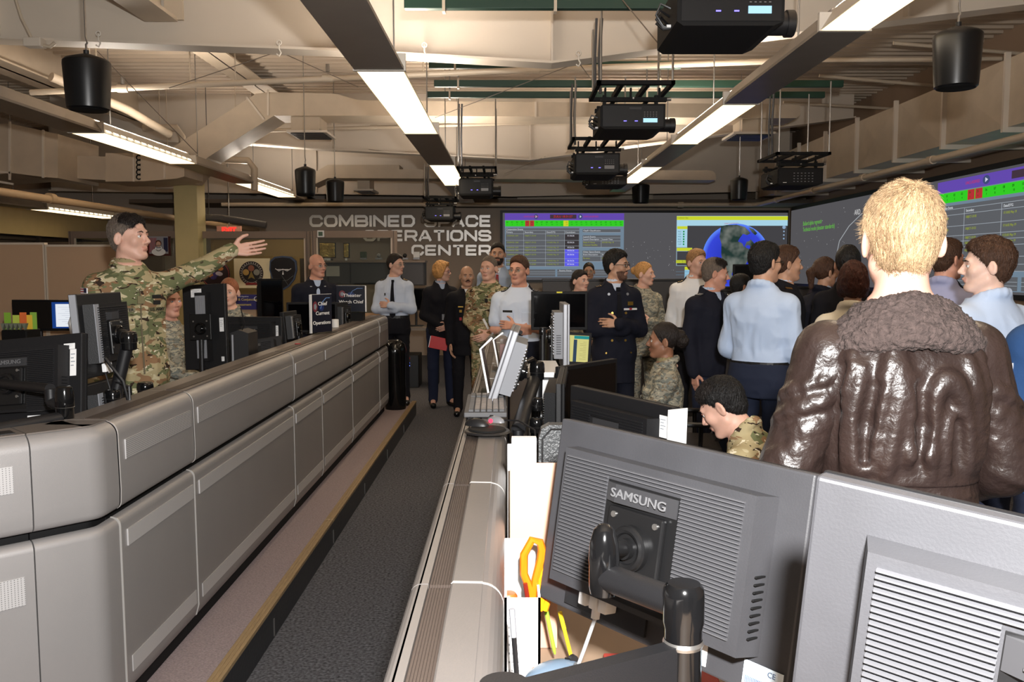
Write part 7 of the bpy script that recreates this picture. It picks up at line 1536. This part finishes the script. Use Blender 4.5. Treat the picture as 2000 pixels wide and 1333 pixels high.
def italian(c):
    for z in (.30, .20, .08):
        for x in (-.055, .055): c['badge']('button', x, z, .018, .018, brass)
    for x in (-.085, .085): c['badge']('lapel_star', x*.9, .45, .02, .02, silver); c['badge']('pocket_button', x*1.2, -.02, .012, .012, brass)
    r = c['badge']('ribbon_bar', -.095, .33, .13, .016, wsign)
    for k, m_ in enumerate((mat('rib_green', (40, 130, 70)), rose, mat('rib_blue', (60, 80, 160)))): c['badge']('ribbon', -.135+k*.04, .332, .026, .017, m_, .004, par=r)
    c['badge']('wings_badge', -.095, .375, .05, .03, brass); epaulettes(c, CL['navy'], brass)
    for S_, E_, W_, hd, pn, sd in c['AJ']:
        dd = (W_-E_).normalized(); mb = MB()
        for k in range(4): p = W_-dd*(.05+k*.016); mb.tube([p, p-dd*.008], .0495*c['s'], 16)
        part(mb, 'gold_cuff_stripe', brass, c['root'])
    cuffs(c, CL['whiteblue'])
person('bearded naval officer with glasses in a double-breasted navy coat, arms crossed', 1203, 490, 7.0, .16, 170, 118, strands_n=3500, top='navy', trous='navy', skin_='tan', hair=('thick', 'black'), beard='stubble', glasses='dark', vneck=.12, inner='whiteblue', tie='black', hem=-.27, gap=.026, arms=('crossed_out', 'crossed_in'), custom=italian, h=.0060, ch=.009)
person('woman with golden tied-back hair in grey camouflage behind the naval officer', 1258, 513, 8.2, .16, 160, 118, top='abu', trous='abu', skin_='pink', hair=('tied', 'golden'), female=True, hem=-.14, arms=('crossed_out', 'crossed_in'), h=.0066, bulk=1.05, boots=True, iris='b', brow='sandy')
person('young officer in a white shirt with black epaulettes, behind the man in the navy jacket', 1360, 488, 8.0, .16, 190, 150, top='white', trous='black', skin_='pink', hair=('short', 'sandy'), hem=.07, gap=.020, bulk=1.05, custom=lambda c: (epaulettes(c, CL['black'], brass), belt(c)), h=.0066, amp=.006, inner='white', brow='sandy')
person('grey-templed man in a navy jacket over a pale blue shirt, seen in profile', 1398, 505, 6.5, .16, 145, 98, strands_n=3500, top='navy', trous='trouser_navy', skin_='red', hair=('fade', 'grey'), vneck=.20, inner='blueshirt', hem=-.12, gap=.026, bulk=1.08, h=.0058, ch=.0085, nod=6, custom=lambda c: (epaulettes(c, CL['navy'], silver)))
person('dark-haired man in a pale blue shirt and navy trousers, seen from behind', 1494, 475, 5.2, .16, 38, 62, strands_n=4000, top='blueshirt', trous='trouser_navy', skin_='tan', hair=('short', 'black'), glasses='dark', hem=.05, gap=.024, bulk=1.03, h=.0058, ch=.008, arms=('front', 'front'), amp=.007, custom=lambda c: belt(c))
person('man in a dark jacket beside the pale blue shirt, face in profile', 1538, 483, 6.1, .16, 95, 88, top='black', trous='black', skin_='tan', hair=('thick', 'brown'), vneck=.12, inner='blueshirt', hem=-.12, gap=.024, h=.0062, custom=lambda c: epaulettes(c, CL['black'], brass))
person('officer in a short-sleeved white shirt, mostly hidden behind the pale blue shirt', 1448, 536, 7.1, .16, 75, 75, top='white', trous='trouser_navy', skin_='brown', hair=('fade', 'black'), hem=.05, sleeve='short', h=.0075, bulk=.95)
person('woman with a dark ponytail in a navy uniform, seen from behind', 1613, 505, 6.7, .16, 60, 75, top='navy', trous='navy', skin_='tan', hair=('long', 'brown'), female=True, hem=-.1, gap=.02, h=.0066, inner='blueshirt', custom=lambda c: epaulettes(c, CL['navy'], silver))
person('black-haired man in a black coat in the middle of the crowd', 1657, 483, 5.9, .16, 20, 15, top='black', trous='black', skin_='brown', hair=('thick', 'black'), hem=-.1, gap=.02, h=.0066, eyes=False)
person('person with dark red-brown hair and a cream shirt with black epaulettes', 1668, 516, 4.9, .16, 30, 20, top='cream', trous='black', skin_='tan', hair=('bob', 'auburn'), female=True, hem=.05, gap=.02, h=.0062, custom=lambda c: epaulettes(c, CL['black'], brass), eyes=False, H=1.66)
person('grey-haired man in a lavender shirt, right of the blond head', 1850, 469, 5.3, .16, 45, 72, strands_n=3000, top='lavender', trous='black', skin_='red', hair=('short', 'brown'), hem=.05, gap=.022, h=.0060, arms=('front', 'front'), custom=lambda c: epaulettes(c, CL['navy']))
person('young brown-haired man in a pale blue shirt looking left', 1932, 468, 3.85, .16, -20, -70, strands_n=6000, top='blueshirt', trous='trouser_navy', skin_='fair', hair=('thick', 'brown'), hem=.05, gap=.026, h=.0052, ch=.0075, bulk=1.06, arms=('front', 'front'), amp=.006)
def finn(c):
    S_, E_, W_, hd, pn, sd = c['AJ'][0]; p = S_+(E_-S_)*.30; M = Matrix.Translation(p+Vector((-.075*c['s'], -.015, .0))) @ Matrix.Rotation(.35, 4, 'Z')
    mb = MB(); mb.M = M; mb.box((-.003, -.03, -.022), (.012, .03, .022)); f = part(mb, 'flag_patch', wsign, c['root'], 'white flag patch with blue cross'); mb = MB(); mb.M = M; mb.box((-.005, -.03, -.006), (-.002, .03, .006)); mb.box((-.005, -.004, -.022), (-.002, .008, .022)); part(mb, 'blue_cross', mat('cross_blue', (50, 90, 170)), f)
person('officer in air force blue at the right edge with a white and blue flag patch', 2110, 470, 2.95, .16, 8, 8, top='airblue', trous='trouser_navy', skin_='fair', hair=('short', 'dark'), hem=-.1, gap=.03, h=.009, ch=.009, eyes=False, arms=('front', 'front'), custom=finn)
def air_woman(c):
    c['badge']('name_tape', .075, .30, .10, .018, mat('tape_grey', (140, 138, 124))); c['badge']('name_tape', -.075, .30, .10, .018, mat('tape_grey', (140, 138, 124))); c['badge']('rank_patch', .0, .38, .03, .03, ink); fy = c['fy']
    text('tape_lettering', 'U.S. AIR FORCE', .019, ink, c['root'], c['T'] @ Matrix.Translation((-.075, fy(-.075, .30)+.0082, .30)) @ Matrix.Rotation(math.atan2(-(fy(-.055, .30)-fy(-.095, .30)), -.04), 4, 'Z') @ FACE, .0006, bold=.0008)
    P = xf([ell((0, -.125, .000), (.052, .042, .048), k=.01)], c['Hm'], c['hs']); V, Fq = mesh_sdf(P, .005); V = wrinkle(V, Fq, .010, 3, (60, 60, 60)); to_obj('curly_bun', V, Fq, HR['dark'], c['root'])
person('seated woman in grey camouflage with curly dark hair tied back', 1296, 632, 5.5, .16, -82, -82, seated=True, arms=('desk', 'desk'), top='abu', trous='abu', skin_='brown', hair=('tied', 'dark'), female=True, hem=-.05, h=.0055, ch=.0075, H=1.68, custom=air_woman, boots=True, inner='tantee')
q = px(1316, 700, 5.55); chair('black mesh office chair behind the seated woman', (q.x+.06, 5.56, .16), 82, mesh_ch, .66)
person('black-haired man in camouflage bending over the desk behind the monitors', 1410, 745, 3.6, .16, -48, -60, seated=True, lean=34, nod=20, arms=('desk', 'desk'), strands_n=6000, top='ocp', trous='ocp', skin_='pink', hair=('fade', 'black'), h=.0050, ch=.0070, H=1.75, hem=-.05, boots=True, inner='tantee')
q = px(1490, 800, 3.9); chair('tan padded office chair behind the bending soldier', (q.x+.10, 3.55, .16), 130, mat('chair_tan', (150, 122, 96), .6), .60)
q = px(352, 700, 6.3); chair('dark office chair under the fair-haired seated man', (q.x-.06, 6.3, .16), -95, mesh_ch, .5)
q = px(434, 640, 7.25); chair('dark office chair under the red-haired woman', (q.x-.02, 7.3, .16), -155, mesh_ch, .5)
# the man in the leather jacket
leather = mat('brown_leather', (46, 35, 32), .34, bump=.32, bscale=70, var=.2, vscale=8, coat=.1, spec=.6, detail=8)
fleece = mat('fleece_collar', (74, 62, 59), .95, bump=1.0, bscale=110, var=.35, vscale=90, detail=5)
def folds(T, tp, s):
    P = []
    def back(x, z, e=0): rx = float(np.interp(z, [q[0] for q in TS], [q[1] for q in TS]))*1.06+.033; ry = float(np.interp(z, [q[0] for q in TS], [q[2] for q in TS]))*1.06+.033; return (x, -ry*(max(.02, 1-abs(x/rx)**2.4))**(1/2.4)-e, z)
    for pts, r in [([(-.135,.43),(-.150,.35),(-.146,.25),(-.138,.17)], .006), ([(-.118,.40),(-.132,.31),(-.125,.22),(-.118,.17)], .006), ([(-.052,.46),(-.072,.38),(-.090,.28),(-.098,.18)], .008), ([(-.040,.44),(-.043,.34),(-.055,.25),(-.066,.17)], .009),
                   ([(-.02,.38),(-.014,.3),(-.02,.2)], .005), ([(.030,.17),(.022,.26),(.026,.345),(.045,.383),(.068,.372),(.088,.33),(.108,.25),(.118,.18)], .008), ([(.062,.18),(.058,.25),(.06,.30)], .004), ([(.105,.42),(.118,.35),(.132,.27),(.140,.18)], .006), ([(.135,.43),(.150,.33),(.148,.22)], .006),
                   ([(-.02,.225),(.02,.222)], .003), ([(-.018,.21),(.018,.207)], .003)]:
        D = []
        for (x0, z0), (x1, z1) in zip(pts, pts[1:]):
            for t in (0, .34, .67): D.append((x0+(x1-x0)*t, z0+(z1-z0)*t))
        D.append(pts[-1]); n = len(D)
        for i in range(n-1):
            f = math.sin(PI*(i+.5)/n)**.6; P.append(cap(tp(back(*D[i], .001)), tp(back(*D[i+1], .001)), r*f*.62+.0008, k=.030))
    for pts in [[(-.098,.36),(-.108,.28),(-.108,.2)], [(-.008,.36),(.002,.28),(.0,.2)], [(.078,.28),(.082,.2)], [(-.155,.40),(-.163,.30),(-.160,.20)], [(.155,.40),(.163,.30),(.160,.20)]]:
        for a, b in zip(pts, pts[1:]): P.append(cap(tp(back(*a, .004)), tp(back(*b, .004)), .004, k=.030, op='sub'))
    return P
def sleeve_and_band(c):
    s, T, tp, bwd = c['s'], c['T'], c['tp'], 1.06
    for S_, E_, W_, hd, pn, sd in c['AJ']:
        P = [ell(S_+Vector((-sd*.005, 0, -.012)), (.074, .076, .070), k=.02), cap(S_, E_, .074, .066, .02), cap(E_, W_, .066, .052, .02)]
        dv = E_-S_; u = dv.normalized(); o1 = Vector((sd, 0, 0)); rn = random.Random(int(sd)+3)
        for k_ in range(9):   # crossing creases below the armhole and at the elbow
            t = .18+.1*k_; p0 = S_+dv*t; a0 = -2.6+rn.random()*.8; a1 = a0+1.2+rn.random(); rr = .074-.008*t
            q = [p0+u*(.03*(a-a0))+Vector((sd*math.cos(a)*rr, math.sin(a)*rr, 0)) for a in np.linspace(a0, a1, 6)]
            for a, b in zip(q, q[1:]): P.append(cap(a, b, .0022+.002*rn.random(), k=.024))
        for off in (-.35, .35):   # long seam down the sleeve
            q = [S_+dv*t+Vector((sd*math.cos(-1.4+off)*(.075-.008*t), math.sin(-1.4+off)*(.075-.008*t), 0)) for t in (0, .33, .66, 1)]
            for a, b in zip(q, q[1:]): P.append(cap(a, b, .003, k=.010))
        V, Fq = mesh_sdf(P, .0055); V = wrinkle(V, Fq, .0022, 7+int(sd), (9, 9, 14)); to_obj('sleeve', V, Fq, leather, c['root'])
    S = [(z, 0, 0, float(np.interp(z, [q[0] for q in TS], [q[1] for q in TS]))*1.06+.026, float(np.interp(z, [q[0] for q in TS], [q[2] for q in TS]))*1.06+.024) for z in (.02, .06, .10, .155)]
    P = [loft(S, T, .01)]
    for z in (.148, .118, .06, .03):
        rx, ry = [float(np.interp(z, [q[0] for q in S], [q[i] for q in S])) for i in (3, 4)]
        for k_ in range(28):
            f = lambda a: (rx*abs(math.cos(a))**.85*(1 if math.cos(a) > 0 else -1), ry*abs(math.sin(a))**.85*(1 if math.sin(a) > 0 else -1), z); P.append(cap(tp(f(2*PI*k_/28)), tp(f(2*PI*(k_+1)/28)), .003, k=.006))
    V, Fq = mesh_sdf(P, .0055); V = wrinkle(V, Fq, .003, 12, (26, 26, 6)); to_obj('waistband', V, Fq, leather, c['root'])
def jk_arm(S_, root, sd, s): return S_+Vector((sd*.078, .0, -.265)), S_+Vector((sd*.03, .22, -.38)), Vector((-sd*.6, .7, -.1)), Vector((-sd*.3, 0, -1))
def jacket_bits(c):
    tp = c['tp']; P = []
    for R_, z, r, th in ((.080, .520, .026, 2.6), (.112, .488, .024, 2.3), (.135, .462, .016, 1.9)):
        ring = [(R_*1.08*math.cos(a), -.02+R_*.86*math.sin(a), z-.045*math.sin(a)*(1 if math.sin(a) > 0 else .2)-.02*abs(math.cos(a))) for a in np.linspace(-PI/2-th, -PI/2+th, 17)]
        for a, b in zip(ring, ring[1:]): P.append(cap(tp(a), tp(b), r, k=.03))
    P.append(cap(tp((0, -.02, .5)), tp((0, -.0, .66)), .062, .068, .004, 'sub'))
    V, Fq = mesh_sdf(P, .0045); N = vnormals(V, Fq); V = V+N*(.0045*(1-2*np.abs(vnoise(V+.01*np.stack([vnoise(V, 60, 2)]*3, 1), 95, 1)))+.003*vnoise(V, 190, 4))[:,None]; to_obj('fleece_collar', V, Fq, fleece, c['root'])
    cuffs(c, leather, .046, .03, 'knit_cuff'); sleeve_and_band(c)
    strands(c, 15000, hairm('blond_strand', (190, 160, 124), .3), .021, .00042)
person('blond man in a brown leather jacket with fleece collar, seen from behind', 1763, 366, 2.02, .16, 4, 8, top=leather, trous='jeans', skin_='pink', hair=('short', 'blond'), h=.0045, ch=.0055, bulk=1.06, gap=.032, hem=.142, sleeves=False, arms=(jk_arm, jk_arm), amp=.0016, wk=1.0, extra_top=folds, custom=jacket_bits, eyes=False, vneck=-1, glasses='dark')
# wedding ring-sized details and last small props
tag(MB().cyl((0,0,0), (0,0,.004), .02).build('red_button', rose, loc=(-1.44, 5.9, 1.237)), 'small red disc lying on the left console near the portrait monitor', 'disc')
